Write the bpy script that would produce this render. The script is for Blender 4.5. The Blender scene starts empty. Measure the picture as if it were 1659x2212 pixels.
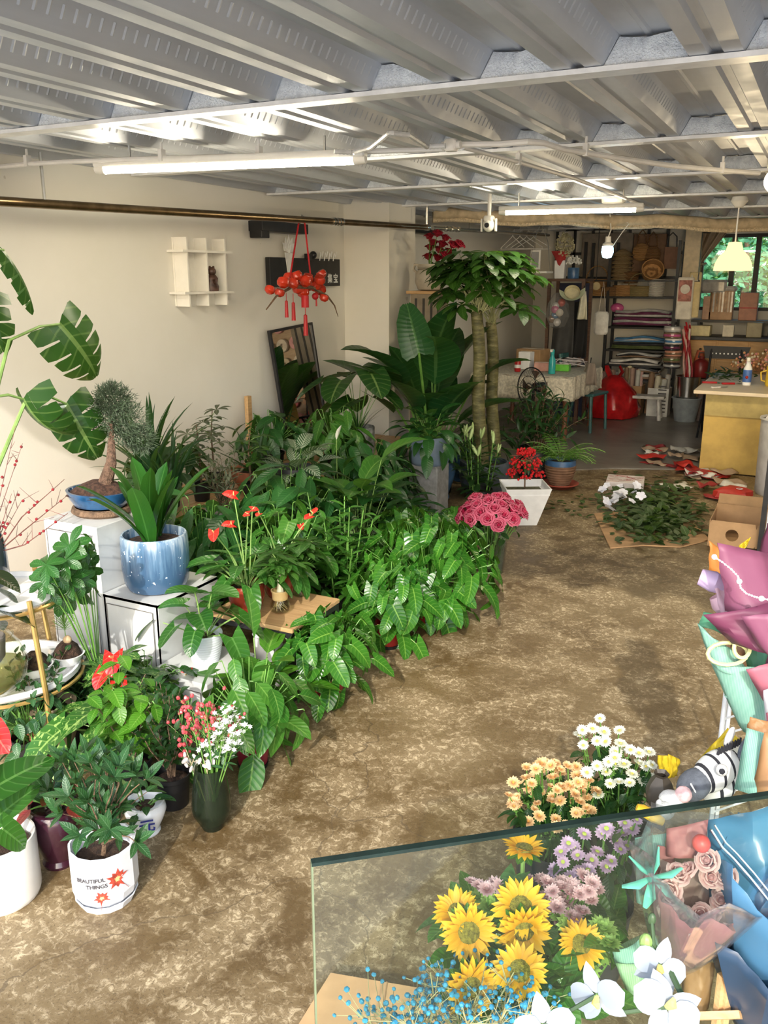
import bpy, math, random
from mathutils import Vector, Matrix, Euler
R = random.Random(7)
PI = math.pi
S = bpy.context.scene
COL = S.collection
# ------------------------------------------------------------------ camera
FPX, CX, CY, HY, CAMH = 1850.0, 829.5, 1106.0, 596.0, 1.7
PITCH = math.atan((CY - HY) / FPX)
YAW = math.atan((1800 - CX) / math.hypot(FPX, CY - HY))
cam = bpy.data.cameras.new('camera'); camo = bpy.data.objects.new('camera', cam); COL.objects.link(camo)
cam.sensor_fit = 'HORIZONTAL'; cam.sensor_width = 36.0; cam.lens = FPX / 1659 * 36.0
cam.clip_start = 0.05; cam.clip_end = 200
camo.location = (0, 0, CAMH); camo.rotation_euler = (PI / 2 - PITCH, 0, YAW)
S.camera = camo
# ------------------------------------------------------------------ world, sun, exposure
W = bpy.data.worlds.new('world'); S.world = W; W.use_nodes = True
nt = W.node_tree; nt.nodes.clear()
sk = nt.nodes.new('ShaderNodeTexSky'); sk.sky_type = 'NISHITA'; sk.sun_disc = False
sk.sun_elevation = math.radians(32); sk.sun_rotation = math.radians(163); sk.air_density = 1.0; sk.dust_density = 2.0
bg = nt.nodes.new('ShaderNodeBackground'); bg.inputs['Strength'].default_value = 0.36
wo = nt.nodes.new('ShaderNodeOutputWorld')
nt.links.new(sk.outputs[0], bg.inputs[0]); nt.links.new(bg.outputs[0], wo.inputs[0])
sl = bpy.data.lights.new('sun', 'SUN'); sl.energy = 2.5; sl.angle = 0.012; sl.color = (1.0, 0.96, 0.88)
so = bpy.data.objects.new('sun', sl); COL.objects.link(so)
SUND = Vector((-0.30, 1.0, -0.62)).normalized()
so.rotation_euler = SUND.to_track_quat('-Z', 'Y').to_euler(); so.location = (3, -8, 6)
vs = S.view_settings
vs.view_transform = 'Standard'; vs.look = 'None'; vs.exposure = 0.64; vs.gamma = 1.0; vs.use_curve_mapping = False
# ------------------------------------------------------------------ projection helpers (photo pixel -> point of the place)
Fv = Vector((-math.sin(YAW) * math.cos(PITCH), math.cos(YAW) * math.cos(PITCH), -math.sin(PITCH)))
Rv = Vector((math.cos(YAW), math.sin(YAW), 0)); Uv = Rv.cross(Fv)
CP = Vector((0, 0, CAMH))
def at(u, v, z=None, x=None, y=None):
    d = Fv + Rv * ((u - CX) / FPX) - Uv * ((v - CY) / FPX)
    t = (z - CAMH) / d.z if z is not None else (x / d.x if x is not None else y / d.y)
    return CP + d * t
def mpp(P): return (Vector(P) - CP).dot(Fv) / FPX        # metres per photo pixel at P
def zat(P, v):                                           # height at which the vertical through P shows at pixel row v
    P = Vector(P); lo, hi = -1.0, 3.0
    for _ in range(40):
        m = (lo + hi) / 2; q = Vector((P.x, P.y, m)) - CP
        if CY - FPX * q.dot(Uv) / q.dot(Fv) > v: lo = m
        else: hi = m
    return lo
# ------------------------------------------------------------------ materials
MATS = {}
def _new(name):
    m = bpy.data.materials.new(name); m.use_nodes = True; nt = m.node_tree; nt.nodes.clear()
    o = nt.nodes.new('ShaderNodeOutputMaterial'); b = nt.nodes.new('ShaderNodeBsdfPrincipled')
    nt.links.new(b.outputs[0], o.inputs[0]); MATS[name] = m
    return m, nt, b, o
def N(nt, t, **kw):
    n = nt.nodes.new(t)
    for k, v in kw.items(): setattr(n, k, v)
    return n
def mix(nt, fac, a, b, bt='MIX'):
    n = nt.nodes.new('ShaderNodeMix'); n.data_type = 'RGBA'; n.blend_type = bt
    for s, v in ((n.inputs[0], fac), (n.inputs[6], a), (n.inputs[7], b)):
        if hasattr(v, 'is_linked'): nt.links.new(v, s)
        else: s.default_value = v if not isinstance(v, tuple) else (*v[:3], 1)
    return n.outputs[2]
def math_(nt, op, a, b=0.0, c=0.0):
    n = nt.nodes.new('ShaderNodeMath'); n.operation = op
    for s, v in zip(n.inputs, (a, b, c)):
        if hasattr(v, 'is_linked'): nt.links.new(v, s)
        else: s.default_value = v
    return n.outputs[0]
def ramp(nt, fac, stops):
    n = nt.nodes.new('ShaderNodeValToRGB'); e = n.color_ramp.elements
    while len(e) < len(stops): e.new(0.5)
    for k, (p, c) in enumerate(stops): e[k].position = p; e[k].color = (*c, 1) if len(c) == 3 else c
    nt.links.new(fac, n.inputs[0]); return n.outputs[0]
def noise(nt, vec, scale, detail=4, rough=0.55, dist=0.0):
    n = nt.nodes.new('ShaderNodeTexNoise'); n.inputs['Scale'].default_value = scale
    n.inputs['Detail'].default_value = detail; n.inputs['Roughness'].default_value = rough; n.inputs['Distortion'].default_value = dist
    if vec is not None: nt.links.new(vec, n.inputs['Vector'])
    return n.outputs[0]
def bump(nt, b, h, strength, dist=0.01):
    n = nt.nodes.new('ShaderNodeBump'); n.inputs['Strength'].default_value = strength; n.inputs['Distance'].default_value = dist
    nt.links.new(h, n.inputs['Height']); nt.links.new(n.outputs[0], b.inputs['Normal'])
def pm(name, col, rough=0.5, metal=0.0, var=0.12, scale=14, bmp=0.0, rnd=0.0, trans=0.0, ior=1.45, coat=0.0, alpha=1.0, emit=0.0, sub=0.0):
    """plain procedural material: base colour with a soft noise variation, optional fine relief"""
    if name in MATS: return MATS[name]
    m, nt, b, o = _new(name)
    tc = N(nt, 'ShaderNodeTexCoord')
    nz = noise(nt, tc.outputs['Object'], scale)
    lo = tuple(max(0, c * (1 - var)) for c in col); hi = tuple(min(1, c * (1 + var)) for c in col)
    c = ramp(nt, nz, [(0.35, lo), (0.65, hi)])
    if rnd:
        oi = N(nt, 'ShaderNodeObjectInfo'); hs = N(nt, 'ShaderNodeHueSaturation')
        nt.links.new(math_(nt, 'MULTIPLY_ADD', oi.outputs['Random'], rnd, 1 - rnd / 2), hs.inputs['Value'])
        nt.links.new(c, hs.inputs['Color']); c = hs.outputs[0]
    nt.links.new(c, b.inputs['Base Color'])
    b.inputs['Roughness'].default_value = rough; b.inputs['Metallic'].default_value = metal
    b.inputs['IOR'].default_value = ior; b.inputs['Transmission Weight'].default_value = trans
    b.inputs['Coat Weight'].default_value = coat; b.inputs['Alpha'].default_value = alpha
    if emit: nt.links.new(c, b.inputs['Emission Color']); b.inputs['Emission Strength'].default_value = emit
    if bmp: bump(nt, b, noise(nt, tc.outputs['Object'], scale * 4, 3), bmp)
    if sub:
        t = N(nt, 'ShaderNodeBsdfTranslucent'); nt.links.new(c, t.inputs[0]); mx = N(nt, 'ShaderNodeMixShader'); mx.inputs[0].default_value = sub
        nt.links.new(b.outputs[0], mx.inputs[1]); nt.links.new(t.outputs[0], mx.inputs[2]); nt.links.new(mx.outputs[0], o.inputs[0])
    return m
def leafm(name, c1, c2, vein=(0.35, 0.5, 0.2), vs=0.5, rough=0.33, nv=8.0, slant=3.0, stripe=0.0, dark=None, rib=0.035, sub=0.22, spot=0.0):
    """leaf: colour per leaf between c1 and c2, pale midrib and side veins from the leaf's own uv"""
    if name in MATS: return MATS[name]
    if c1[1] > c1[0]: c1 = tuple(x * .78 for x in c1); c2 = tuple(x * .80 for x in c2)
    m, nt, b, o = _new(name); b.inputs['Specular IOR Level'].default_value = 0.38
    uv = N(nt, 'ShaderNodeUVMap'); uv.uv_map = 'UVMap'
    sp = N(nt, 'ShaderNodeSeparateXYZ'); nt.links.new(uv.outputs[0], sp.inputs[0])
    oi = N(nt, 'ShaderNodeObjectInfo'); geo = N(nt, 'ShaderNodeTexCoord')
    base = mix(nt, oi.outputs['Random'], c1, c2)
    nz = noise(nt, uv.outputs[0], 3.5, 3)
    base = mix(nt, math_(nt, 'MULTIPLY', nz, 0.35), base, tuple(x * 0.55 for x in c1))
    ua = math_(nt, 'ABSOLUTE', math_(nt, 'SUBTRACT', sp.outputs[0], 0.5))
    ph = math_(nt, 'SUBTRACT', math_(nt, 'MULTIPLY', sp.outputs[1], nv), math_(nt, 'MULTIPLY', ua, slant))
    sv = math_(nt, 'SINE', math_(nt, 'MULTIPLY', ph, 2 * PI))
    if stripe:
        st = math_(nt, 'SMOOTH_MIN', math_(nt, 'MAXIMUM', math_(nt, 'MULTIPLY_ADD', sv, 3.0, 0.6), 0.0), 1.0, 0.1)
        edge = math_(nt, 'LESS_THAN', ua, 0.43)
        base = mix(nt, math_(nt, 'MULTIPLY', math_(nt, 'MULTIPLY', st, edge), stripe), dark or c1, base)
    else:
        fine = math_(nt, 'MAXIMUM', math_(nt, 'MULTIPLY_ADD', sv, 6.0, -5.0), 0.0)
        base = mix(nt, math_(nt, 'MULTIPLY', fine, vs * 0.5), base, vein)
    if spot:
        n2 = noise(nt, uv.outputs[0], 7, 2)
        base = mix(nt, math_(nt, 'MULTIPLY', math_(nt, 'GREATER_THAN', n2, 0.58), spot), base, vein)
    mr = math_(nt, 'LESS_THAN', ua, rib)
    base = mix(nt, math_(nt, 'MULTIPLY', mr, vs), base, vein)
    nt.links.new(base, b.inputs['Base Color'])
    b.inputs['Roughness'].default_value = rough
    bump(nt, b, sv, 0.18, 0.002)
    t = N(nt, 'ShaderNodeBsdfTranslucent'); nt.links.new(mix(nt, 0.5, base, (0.25, 0.5, 0.05)), t.inputs[0])
    mx = N(nt, 'ShaderNodeMixShader'); mx.inputs[0].default_value = sub
    nt.links.new(b.outputs[0], mx.inputs[1]); nt.links.new(t.outputs[0], mx.inputs[2]); nt.links.new(mx.outputs[0], o.inputs[0])
    return m
def emitm(name, col, strength):
    m, nt, b, o = _new(name)
    e = N(nt, 'ShaderNodeEmission'); e.inputs[0].default_value = (*col, 1); e.inputs[1].default_value = strength
    nt.links.new(e.outputs[0], o.inputs[0]); return m
def glassm(name, col, rough=0.02, ior=1.45, thin=0.75, tint=None):
    """thin glass / clear film: mostly see-through with real reflections"""
    if name in MATS: return MATS[name]
    m, nt, b, o = _new(name)
    t = N(nt, 'ShaderNodeBsdfTransparent'); t.inputs[0].default_value = (*col, 1)
    g = N(nt, 'ShaderNodeBsdfGlossy'); g.inputs['Roughness'].default_value = rough
    lw = N(nt, 'ShaderNodeLayerWeight'); lw.inputs[0].default_value = 0.5
    fac = math_(nt, 'MULTIPLY_ADD', math_(nt, 'POWER', lw.outputs['Facing'], 4.0), thin, 0.04 * thin)
    mx = N(nt, 'ShaderNodeMixShader'); nt.links.new(fac, mx.inputs[0])
    nt.links.new(t.outputs[0], mx.inputs[1]); nt.links.new(g.outputs[0], mx.inputs[2])
    out = mx.outputs[0]
    if tint:
        d = N(nt, 'ShaderNodeBsdfDiffuse'); d.inputs[0].default_value = (*tint[:3], 1); m2 = N(nt, 'ShaderNodeMixShader'); m2.inputs[0].default_value = tint[3]
        nt.links.new(out, m2.inputs[1]); nt.links.new(d.outputs[0], m2.inputs[2]); out = m2.outputs[0]
    nt.links.new(out, o.inputs[0]); return m
# ------------------------------------------------------------------ mesh builder
class MB:
    def __init__(s): s.v = []; s.f = []; s.uv = []; s.mi = []; s.k = 0
    def add(s, vs, fs, uvs=None):
        o = len(s.v); s.v += [tuple(p) for p in vs]
        for i, f in enumerate(fs):
            s.f.append(tuple(o + j for j in f)); s.mi.append(s.k)
            s.uv.append([uvs[j] for j in f] if uvs else [(0.5, 0.0)] * len(f))
        return s
    def mat(s, k): s.k = k; return s
    def box(s, c, d, rz=0.0, top=None, bev=0.0, M=None):
        """box with centre c and size d; top=(sx,sy) scales the upper face; bev chamfers the corners"""
        x, y, z = d[0] / 2, d[1] / 2, d[2] / 2; tx, ty = top or (1, 1)
        if bev:
            b = min(bev, x, y, z); P = []; F = []
            def ring(zz, k, i): return [(sx * (x * kx - i) , sy * (y * ky - j), zz) for (sx, sy, i, j) in ((1, -1, i + 0, i + b), (1, 1, i, i + b), (1, 1, i + b, i), (-1, 1, i + b, i), (-1, 1, i, i + b), (-1, -1, i, i + b), (-1, -1, i + b, i), (1, -1, i + b, i)) for (kx, ky) in (k,)]
            rs = [ring(-z, (1, 1), b * .6), ring(-z + b, (1, 1), 0), ring(z - b, (tx, ty), 0), ring(z, (tx, ty), b * .6)]
            for r in rs: P += r
            for k in range(3):
                for j in range(8): F.append((k * 8 + j, k * 8 + (j + 1) % 8, k * 8 + 8 + (j + 1) % 8, k * 8 + 8 + j))
            F.append(tuple(range(7, -1, -1))); F.append(tuple(range(24, 32)))
        else:
            P = [(-x, -y, -z), (x, -y, -z), (x, y, -z), (-x, y, -z), (-x * tx, -y * ty, z), (x * tx, -y * ty, z), (x * tx, y * ty, z), (-x * tx, y * ty, z)]
            F = [(3, 2, 1, 0), (4, 5, 6, 7), (0, 1, 5, 4), (1, 2, 6, 5), (2, 3, 7, 6), (3, 0, 4, 7)]
        m = Matrix.Translation(Vector(c)) @ (M.to_4x4() if M else Matrix.Rotation(rz, 4, 'Z'))
        return s.add([m @ Vector(p) for p in P], F)
    def tube(s, path, r, n=6, cap=True, flat=1.0):
        path = [Vector(p) for p in path]; L = len(path); rs = r if isinstance(r, (list, tuple)) else [r] * L
        vs = []; fs = []; prev = None
        for i, p in enumerate(path):
            t = (path[min(i + 1, L - 1)] - path[max(i - 1, 0)])
            t = t.normalized() if t.length > 1e-9 else Vector((0, 0, 1))
            a = prev if prev is not None else (Vector((0, 0, 1)) if abs(t.z) < 0.9 else Vector((1, 0, 0)))
            a = (a - t * a.dot(t)); a = a.normalized() if a.length > 1e-6 else t.orthogonal().normalized(); prev = a; b = t.cross(a)
            for k in range(n):
                w = 2 * PI * k / n; vs.append(p + (a * math.cos(w) * flat + b * math.sin(w)) * rs[i])
        for i in range(L - 1):
            for k in range(n): fs.append((i * n + k, i * n + (k + 1) % n, (i + 1) * n + (k + 1) % n, (i + 1) * n + k))
        if cap: fs.append(tuple(range(n - 1, -1, -1))); fs.append(tuple((L - 1) * n + k for k in range(n)))
        return s.add(vs, fs)
    def lathe(s, prof, n=24, c=(0, 0, 0), sx=1.0, sy=1.0, sq=0.0, rot=0.0, wob=None, a0=0.0, a1=2 * PI):
        """revolve (r, z) points; sq>0 squares the section"""
        vs = []; fs = []; uvs = []; full = abs(a1 - a0 - 2 * PI) < 1e-6; m = n if full else n + 1
        for i, (r, z) in enumerate(prof):
            for k in range(m):
                w = a0 + (a1 - a0) * k / n; q = 1.0
                if sq: q = 1.0 / max(abs(math.cos(w)), abs(math.sin(w))) * sq + (1 - sq)
                rr = r * q * (wob(w, z) if wob else 1.0)
                ww = w + rot
                vs.append((c[0] + rr * math.cos(ww) * sx, c[1] + rr * math.sin(ww) * sy, c[2] + z)); uvs.append((k / n, i / max(1, len(prof) - 1)))
        for i in range(len(prof) - 1):
            for k in range(n):
                k2 = (k + 1) % m; fs.append((i * m + k, i * m + k2, (i + 1) * m + k2, (i + 1) * m + k))
        s.add(vs, fs, uvs)
        if full and prof[0][0] > 1e-4: s.f.append(tuple(len(s.v) - len(vs) + k for k in range(m - 1, -1, -1))); s.mi.append(s.k); s.uv.append([(0.5, 0)] * m)
        return s
    def ball(s, c, r, n=10, m=6, sc=(1, 1, 1), M=None):
        vs = []; fs = []
        for i in range(m + 1):
            th = PI * i / m
            for k in range(n):
                w = 2 * PI * k / n; p = Vector((r * sc[0] * math.sin(th) * math.cos(w), r * sc[1] * math.sin(th) * math.sin(w), r * sc[2] * math.cos(th)))
                vs.append(Vector(c) + (M @ p if M else p))
        for i in range(m):
            for k in range(n): fs.append((i * n + k, (i + 1) * n + k, (i + 1) * n + (k + 1) % n, i * n + (k + 1) % n))
        return s.add(vs, fs)
    def prism(s, poly, z0, z1, M=None, c=(0, 0, 0)):
        n = len(poly); M = M or Matrix.Identity(3)
        vs = [Vector(c) + M @ Vector((x, y, z0)) for x, y in poly] + [Vector(c) + M @ Vector((x, y, z1)) for x, y in poly]
        fs = [tuple(range(n - 1, -1, -1)), tuple(range(n, 2 * n))] + [(i, (i + 1) % n, n + (i + 1) % n, n + i) for i in range(n)]
        return s.add(vs, fs)
    def grid(s, fn, nu, nv, thick=0.0):
        vs = []; fs = []; uvs = []
        for i in range(nu + 1):
            for j in range(nv + 1): vs.append(Vector(fn(i / nu, j / nv))); uvs.append((i / nu, j / nv))
        for i in range(nu):
            for j in range(nv): fs.append((i * (nv + 1) + j, (i + 1) * (nv + 1) + j, (i + 1) * (nv + 1) + j + 1, i * (nv + 1) + j + 1))
        return s.add(vs, fs, uvs)
    def mesh(s, name, mats, smooth=True):
        me = bpy.data.meshes.new(name); me.from_pydata(s.v, [], s.f)
        uv = me.uv_layers.new(name='UVMap'); flat = [c for f in s.uv for p in f for c in p]
        uv.data.foreach_set('uv', flat)
        mats = mats if isinstance(mats, (list, tuple)) else [mats]
        for m in mats: me.materials.append(m)
        if len(mats) > 1: me.polygons.foreach_set('material_index', s.mi)
        if smooth: me.polygons.foreach_set('use_smooth', [True] * len(me.polygons)); me.set_sharp_from_angle(angle=math.radians(38))
        me.update(); return me
    def obj(s, name, mats, parent=None, loc=None, smooth=True, **kw):
        return put(name, s.mesh(name, mats, smooth), parent, loc, **kw)
def put(name, me, parent=None, loc=None, rot=None, scale=None, M=None):
    o = bpy.data.objects.new(name, me); COL.objects.link(o)
    if parent: o.parent = parent
    if M is not None: o.matrix_local = M
    if loc is not None: o.location = loc
    if rot is not None: o.rotation_euler = rot
    if scale is not None: o.scale = scale if isinstance(scale, tuple) else (scale,) * 3
    return o
def tag(o, label, cat, group=None, kind=None):
    o['label'] = label; o['category'] = cat
    if group: o['group'] = group
    if kind: o['kind'] = kind
    return o
def thing(name, label, cat, loc=(0, 0, 0), rz=0.0, group=None):
    o = bpy.data.objects.new(name, None); COL.objects.link(o); o.empty_display_size = 0.05
    o.location = loc; o.rotation_euler = (0, 0, rz); return tag(o, label, cat, group)
def struct(o): o['kind'] = 'structure'; return o
def thicken(o, t, off=0.0):
    m = o.modifiers.new('solid', 'SOLIDIFY'); m.thickness = t; m.offset = off; return o
def subd(o, n=1):
    m = o.modifiers.new('sub', 'SUBSURF'); m.levels = n; m.render_levels = n; return o
def orient(d, up=(0, 0, 1), loc=(0, 0, 0), sc=1.0):
    """matrix whose local +Y is d and local +Z is near up"""
    d = Vector(d).normalized(); u = Vector(up); x = d.cross(u)
    x = x.normalized() if x.length > 1e-5 else d.orthogonal().normalized(); z = x.cross(d)
    m = Matrix((x, d, z)).transposed().to_4x4()
    return Matrix.Translation(Vector(loc)) @ m @ Matrix.Scale(sc, 4)
def jit(a): return R.uniform(-a, a)
FONTS = {}
def text_mesh(txt, size, mat, ext=0.0004):
    c = bpy.data.curves.new('lettering', 'FONT'); c.body = txt; c.size = size; c.extrude = ext; c.align_x = 'CENTER'; c.align_y = 'CENTER'; c.resolution_u = 3; c.offset = size * 0.025
    o = bpy.data.objects.new('lettering', c); COL.objects.link(o)
    bpy.context.view_layer.update()
    me = bpy.data.meshes.new_from_object(o.evaluated_get(bpy.context.evaluated_depsgraph_get()))
    bpy.data.objects.remove(o); bpy.data.curves.remove(c)
    me.materials.clear(); me.materials.append(mat); me.name = 'lettering'; return me
# ------------------------------------------------------------------ common materials
M_white = pm('white_paint', (0.78, 0.76, 0.70), 0.45, var=0.05)
M_whiteg = pm('white_glaze', (0.82, 0.83, 0.84), 0.18, var=0.04, coat=0.4)
M_black = pm('black_metal', (0.015, 0.015, 0.017), 0.4, var=0.3)
M_blackp = pm('black_plastic', (0.012, 0.012, 0.013), 0.5, var=0.3)
M_soil = pm('soil', (0.055, 0.030, 0.018), 0.95, var=0.6, scale=60, bmp=1.0)
M_stemg = pm('green_stem', (0.12, 0.26, 0.05), 0.45, var=0.25)
M_stemp = pm('pale_stem', (0.20, 0.33, 0.09), 0.45, var=0.2)
M_bark = pm('brown_bark', (0.16, 0.10, 0.06), 0.85, var=0.4, scale=30, bmp=0.8)
M_steel = pm('steel', (0.62, 0.62, 0.60), 0.22, metal=1.0, var=0.08)
M_pvc = pm('white_conduit', (0.74, 0.72, 0.68), 0.4, var=0.05)
M_card = pm('cardboard', (0.42, 0.26, 0.13), 0.85, var=0.12, scale=8, bmp=0.15)
M_gold = pm('gold_paint', (0.62, 0.40, 0.14), 0.3, metal=0.7, var=0.12)
M_wood = None
def woodm(name, c1, c2, scale=3.0, rough=0.45, axis=0):
    if name in MATS: return MATS[name]
    m, nt, b, o = _new(name); tc = N(nt, 'ShaderNodeTexCoord'); mp = N(nt, 'ShaderNodeMapping')
    sc = [26.0, 26.0, 26.0]; sc[axis] = 2.2; mp.inputs['Scale'].default_value = sc
    nt.links.new(tc.outputs['Object'], mp.inputs[0])
    nz = noise(nt, mp.outputs[0], scale, 5, 0.6, 0.6)
    nt.links.new(ramp(nt, nz, [(0.3, c1), (0.7, c2)]), b.inputs['Base Color']); b.inputs['Roughness'].default_value = rough
    bump(nt, b, nz, 0.15); return m
M_wood = woodm('light_wood', (0.42, 0.25, 0.11), (0.60, 0.39, 0.19))
M_wooda = woodm('light_wood_along', (0.42, 0.25, 0.11), (0.60, 0.39, 0.19), axis=1)
# ================================================================== the room
def floor_mat():
    m, nt, b, o = _new('stained_concrete'); tc = N(nt, 'ShaderNodeTexCoord'); v = tc.outputs['Object']
    big = noise(nt, v, 0.9, 5, 0.6, 0.3); mid = noise(nt, v, 5.0, 6, 0.65, 0.5); fine = noise(nt, v, 38.0, 8, 0.78, 0.8); grit = noise(nt, v, 150.0, 3, 0.7)
    c = ramp(nt, big, [(0.32, (0.075, 0.044, 0.015)), (0.5, (0.125, 0.080, 0.031)), (0.68, (0.20, 0.145, 0.070))])
    c = mix(nt, ramp(nt, mid, [(0.42, (0, 0, 0)), (0.66, (1, 1, 1))]), c, (0.25, 0.185, 0.098))
    sc = math_(nt, 'MULTIPLY', math_(nt, 'SUBTRACT', fine, 0.50), 9.0)
    patch = ramp(nt, mid, [(0.40, (0.10, 0.10, 0.10)), (0.60, (1, 1, 1))])
    k = N(nt, 'ShaderNodeMix'); k.data_type = 'RGBA'; k.blend_type = 'MULTIPLY'; k.inputs[0].default_value = 1.0
    cl = N(nt, 'ShaderNodeClamp'); nt.links.new(sc, cl.inputs[0]); nt.links.new(cl.outputs[0], k.inputs[6]); nt.links.new(patch, k.inputs[7])
    c = mix(nt, math_(nt, 'MULTIPLY', k.outputs[2], 0.8), c, (0.60, 0.49, 0.31))
    dk = math_(nt, 'GREATER_THAN', grit, 0.60); c = mix(nt, math_(nt, 'MULTIPLY', dk, 0.5), c, (0.035, 0.022, 0.010))
    # thin meandering cracks
    w = N(nt, 'ShaderNodeTexVoronoi'); w.feature = 'DISTANCE_TO_EDGE'; w.inputs['Scale'].default_value = 0.7
    ad = N(nt, 'ShaderNodeVectorMath'); ad.operation = 'MULTIPLY_ADD'; nn = nt.nodes.new('ShaderNodeTexNoise'); nn.inputs['Scale'].default_value = 2.2; nn.inputs['Detail'].default_value = 5; nt.links.new(v, nn.inputs['Vector'])
    nt.links.new(nn.outputs['Color'], ad.inputs[0]); ad.inputs[1].default_value = (0.5, 0.5, 0.5); nt.links.new(v, ad.inputs[2]); nt.links.new(ad.outputs[0], w.inputs['Vector'])
    cr = math_(nt, 'LESS_THAN', w.outputs['Distance'], 0.0016); c = mix(nt, math_(nt, 'MULTIPLY', cr, 0.55), c, (0.08, 0.055, 0.03))
    nt.links.new(c, b.inputs['Base Color'])
    nt.links.new(ramp(nt, mid, [(0.3, (0.42,) * 3), (0.7, (0.7,) * 3)]), b.inputs['Roughness'])
    bump(nt, b, fine, 0.35, 0.004); return m
M_floor = floor_mat()
def tile_mat():
    m, nt, b, o = _new('grey_cement_floor'); tc = N(nt, 'ShaderNodeTexCoord'); v = tc.outputs['Object']
    a = noise(nt, v, 1.6, 6, 0.65, 1.2); c = ramp(nt, a, [(0.3, (0.13, 0.115, 0.095)), (0.7, (0.27, 0.25, 0.215))])
    nt.links.new(c, b.inputs['Base Color']); b.inputs['Roughness'].default_value = 0.38; bump(nt, b, noise(nt, v, 30, 4), 0.1, 0.003); return m
M_floor2 = tile_mat()
def wall_mat():
    m, nt, b, o = _new('cream_plaster'); tc = N(nt, 'ShaderNodeTexCoord'); v = tc.outputs['Object']
    a = noise(nt, v, 1.2, 5, 0.6); c = ramp(nt, a, [(0.3, (0.74, 0.71, 0.63)), (0.7, (0.80, 0.77, 0.70))])
    sp = noise(nt, v, 9.0, 2, 0.5); c = mix(nt, math_(nt, 'MULTIPLY', math_(nt, 'GREATER_THAN', sp, 0.76), 0.5), c, (0.45, 0.40, 0.32))
    nt.links.new(c, b.inputs['Base Color']); b.inputs['Roughness'].default_value = 0.75; bump(nt, b, noise(nt, v, 70, 3), 0.12, 0.003); return m
M_wall = wall_mat()
ZC, X0, YB = 2.25, -3.66, 11.8
fl = MB(); fl.box((-0.2, 6.2, -0.06), (7.4, 11.4, 0.12)); struct(fl.obj('floor', M_floor, smooth=False))
fl = MB(); fl.box((0, -6.75, -0.07), (30, 14.5, 0.12)); struct(fl.obj('ground_outside', pm('pale_bounce_ground', (.52, .52, .50), .85, var=.1, scale=2, bmp=.2), smooth=False))  # unseen ground, made pale so it bounces neutral light up to the ceiling
fl = MB(); fl.box((0, 21.9, -0.07), (40, 20, 0.12)); struct(fl.obj('ground_garden', pm('garden_soil', (.16, .17, .08), .95, var=.3, scale=2), smooth=False))
f2 = MB(); f2.prism([(-3.66, 7.35), (-2.1, 7.38), (-1.6, 7.75), (-0.9, 8.05), (3.2, 8.1), (3.2, 11.8), (-3.66, 11.8)], 0.0, 0.012)
fp = struct(f2.obj('floor_rear', M_floor2, smooth=False)); fp['label'] = 'smooth grey cement floor at the back of the shop'; fp['category'] = 'floor'
w = MB(); w.box((X0 - 0.1, 6.1, 1.3), (0.2, 11.6, 2.7)); struct(w.obj('wall_left', M_wall, smooth=False))
w = MB(); w.box(((X0 - 3.24) / 2, 6.75, 1.18), (0.42, 0.5, 2.36)); pil = struct(w.obj('wall_pier', M_wall, smooth=False))
w = MB(); w.box((3.3, 7.45, 1.3), (0.2, 9.0, 2.7)); struct(w.obj('wall_right', M_wall, smooth=False))
# back wall with a window opening
WX0, WX1, WZ0, WZ1 = -1.52, 1.4, 1.28, 2.2
w = MB()
for (xa, xb, za, zb) in ((X0, WX0, 0, 2.5), (WX1, 3.2, 0, 2.5), (WX0, WX1, 0, WZ0), (WX0, WX1, WZ1, 2.5)):
    w.box(((xa + xb) / 2, YB + 0.1, (za + zb) / 2), (xb - xa, 0.2, zb - za))
struct(w.obj('wall_back', M_wall, smooth=False))
M_wframe = pm('dark_window_frame', (0.03, 0.025, 0.02), 0.5)
wn = bpy.data.objects.new('window_1', None); COL.objects.link(wn); wn.location = (0, YB + 0.1, 0); struct(wn)
m = MB()
for x in (WX0 + 0.02, WX1 - 0.02): m.box((x, 0, (WZ0 + WZ1) / 2), (0.04, 0.08, WZ1 - WZ0))
for z in (WZ0 + 0.02, WZ1 - 0.02): m.box(((WX0 + WX1) / 2, 0, z), (WX1 - WX0, 0.08, 0.04))
m.obj('window_frame', M_wframe, wn, smooth=False)
for x in (-1.14, -0.86, -0.2, 0.5):
    m = MB(); m.box((x, 0, (WZ0 + WZ1) / 2), (0.06, 0.06, WZ1 - WZ0)); m.obj('mullion', M_wframe, wn, smooth=False)
M_pane = glassm('window_glass', (0.93, 0.97, 0.96))
for xa, xb in ((WX0, -1.14), (-1.14, -0.86), (-0.86, -0.2), (-0.2, 0.5), (0.5, WX1)):
    m = MB(); m.box(((xa + xb) / 2, 0.02, (WZ0 + WZ1) / 2), (xb - xa, 0.006, WZ1 - WZ0)); m.obj('pane', M_pane, wn, smooth=False)
# ---- ceiling: profiled steel deck between beams
def deck_mat():
    m, nt, b, o = _new('galvanised_deck'); tc = N(nt, 'ShaderNodeTexCoord'); v = tc.outputs['Object']
    mp = N(nt, 'ShaderNodeMapping'); mp.inputs['Scale'].default_value = (6, 0.7, 6); nt.links.new(v, mp.inputs[0])
    a = noise(nt, mp.outputs[0], 2.0, 4); c = ramp(nt, a, [(0.3, (0.50, 0.53, 0.58)), (0.7, (0.62, 0.65, 0.70))])
    nt.links.new(c, b.inputs['Base Color']); b.inputs['Metallic'].default_value = 0.5
    nt.links.new(ramp(nt, noise(nt, v, 12, 3), [(0.3, (0.40,) * 3), (0.7, (0.56,) * 3)]), b.inputs['Roughness'])
    return m
M_deck = deck_mat()
cl = bpy.data.objects.new('ceiling', None); COL.objects.link(cl); struct(cl)
PER = 0.368; XR = -0.53
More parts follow.
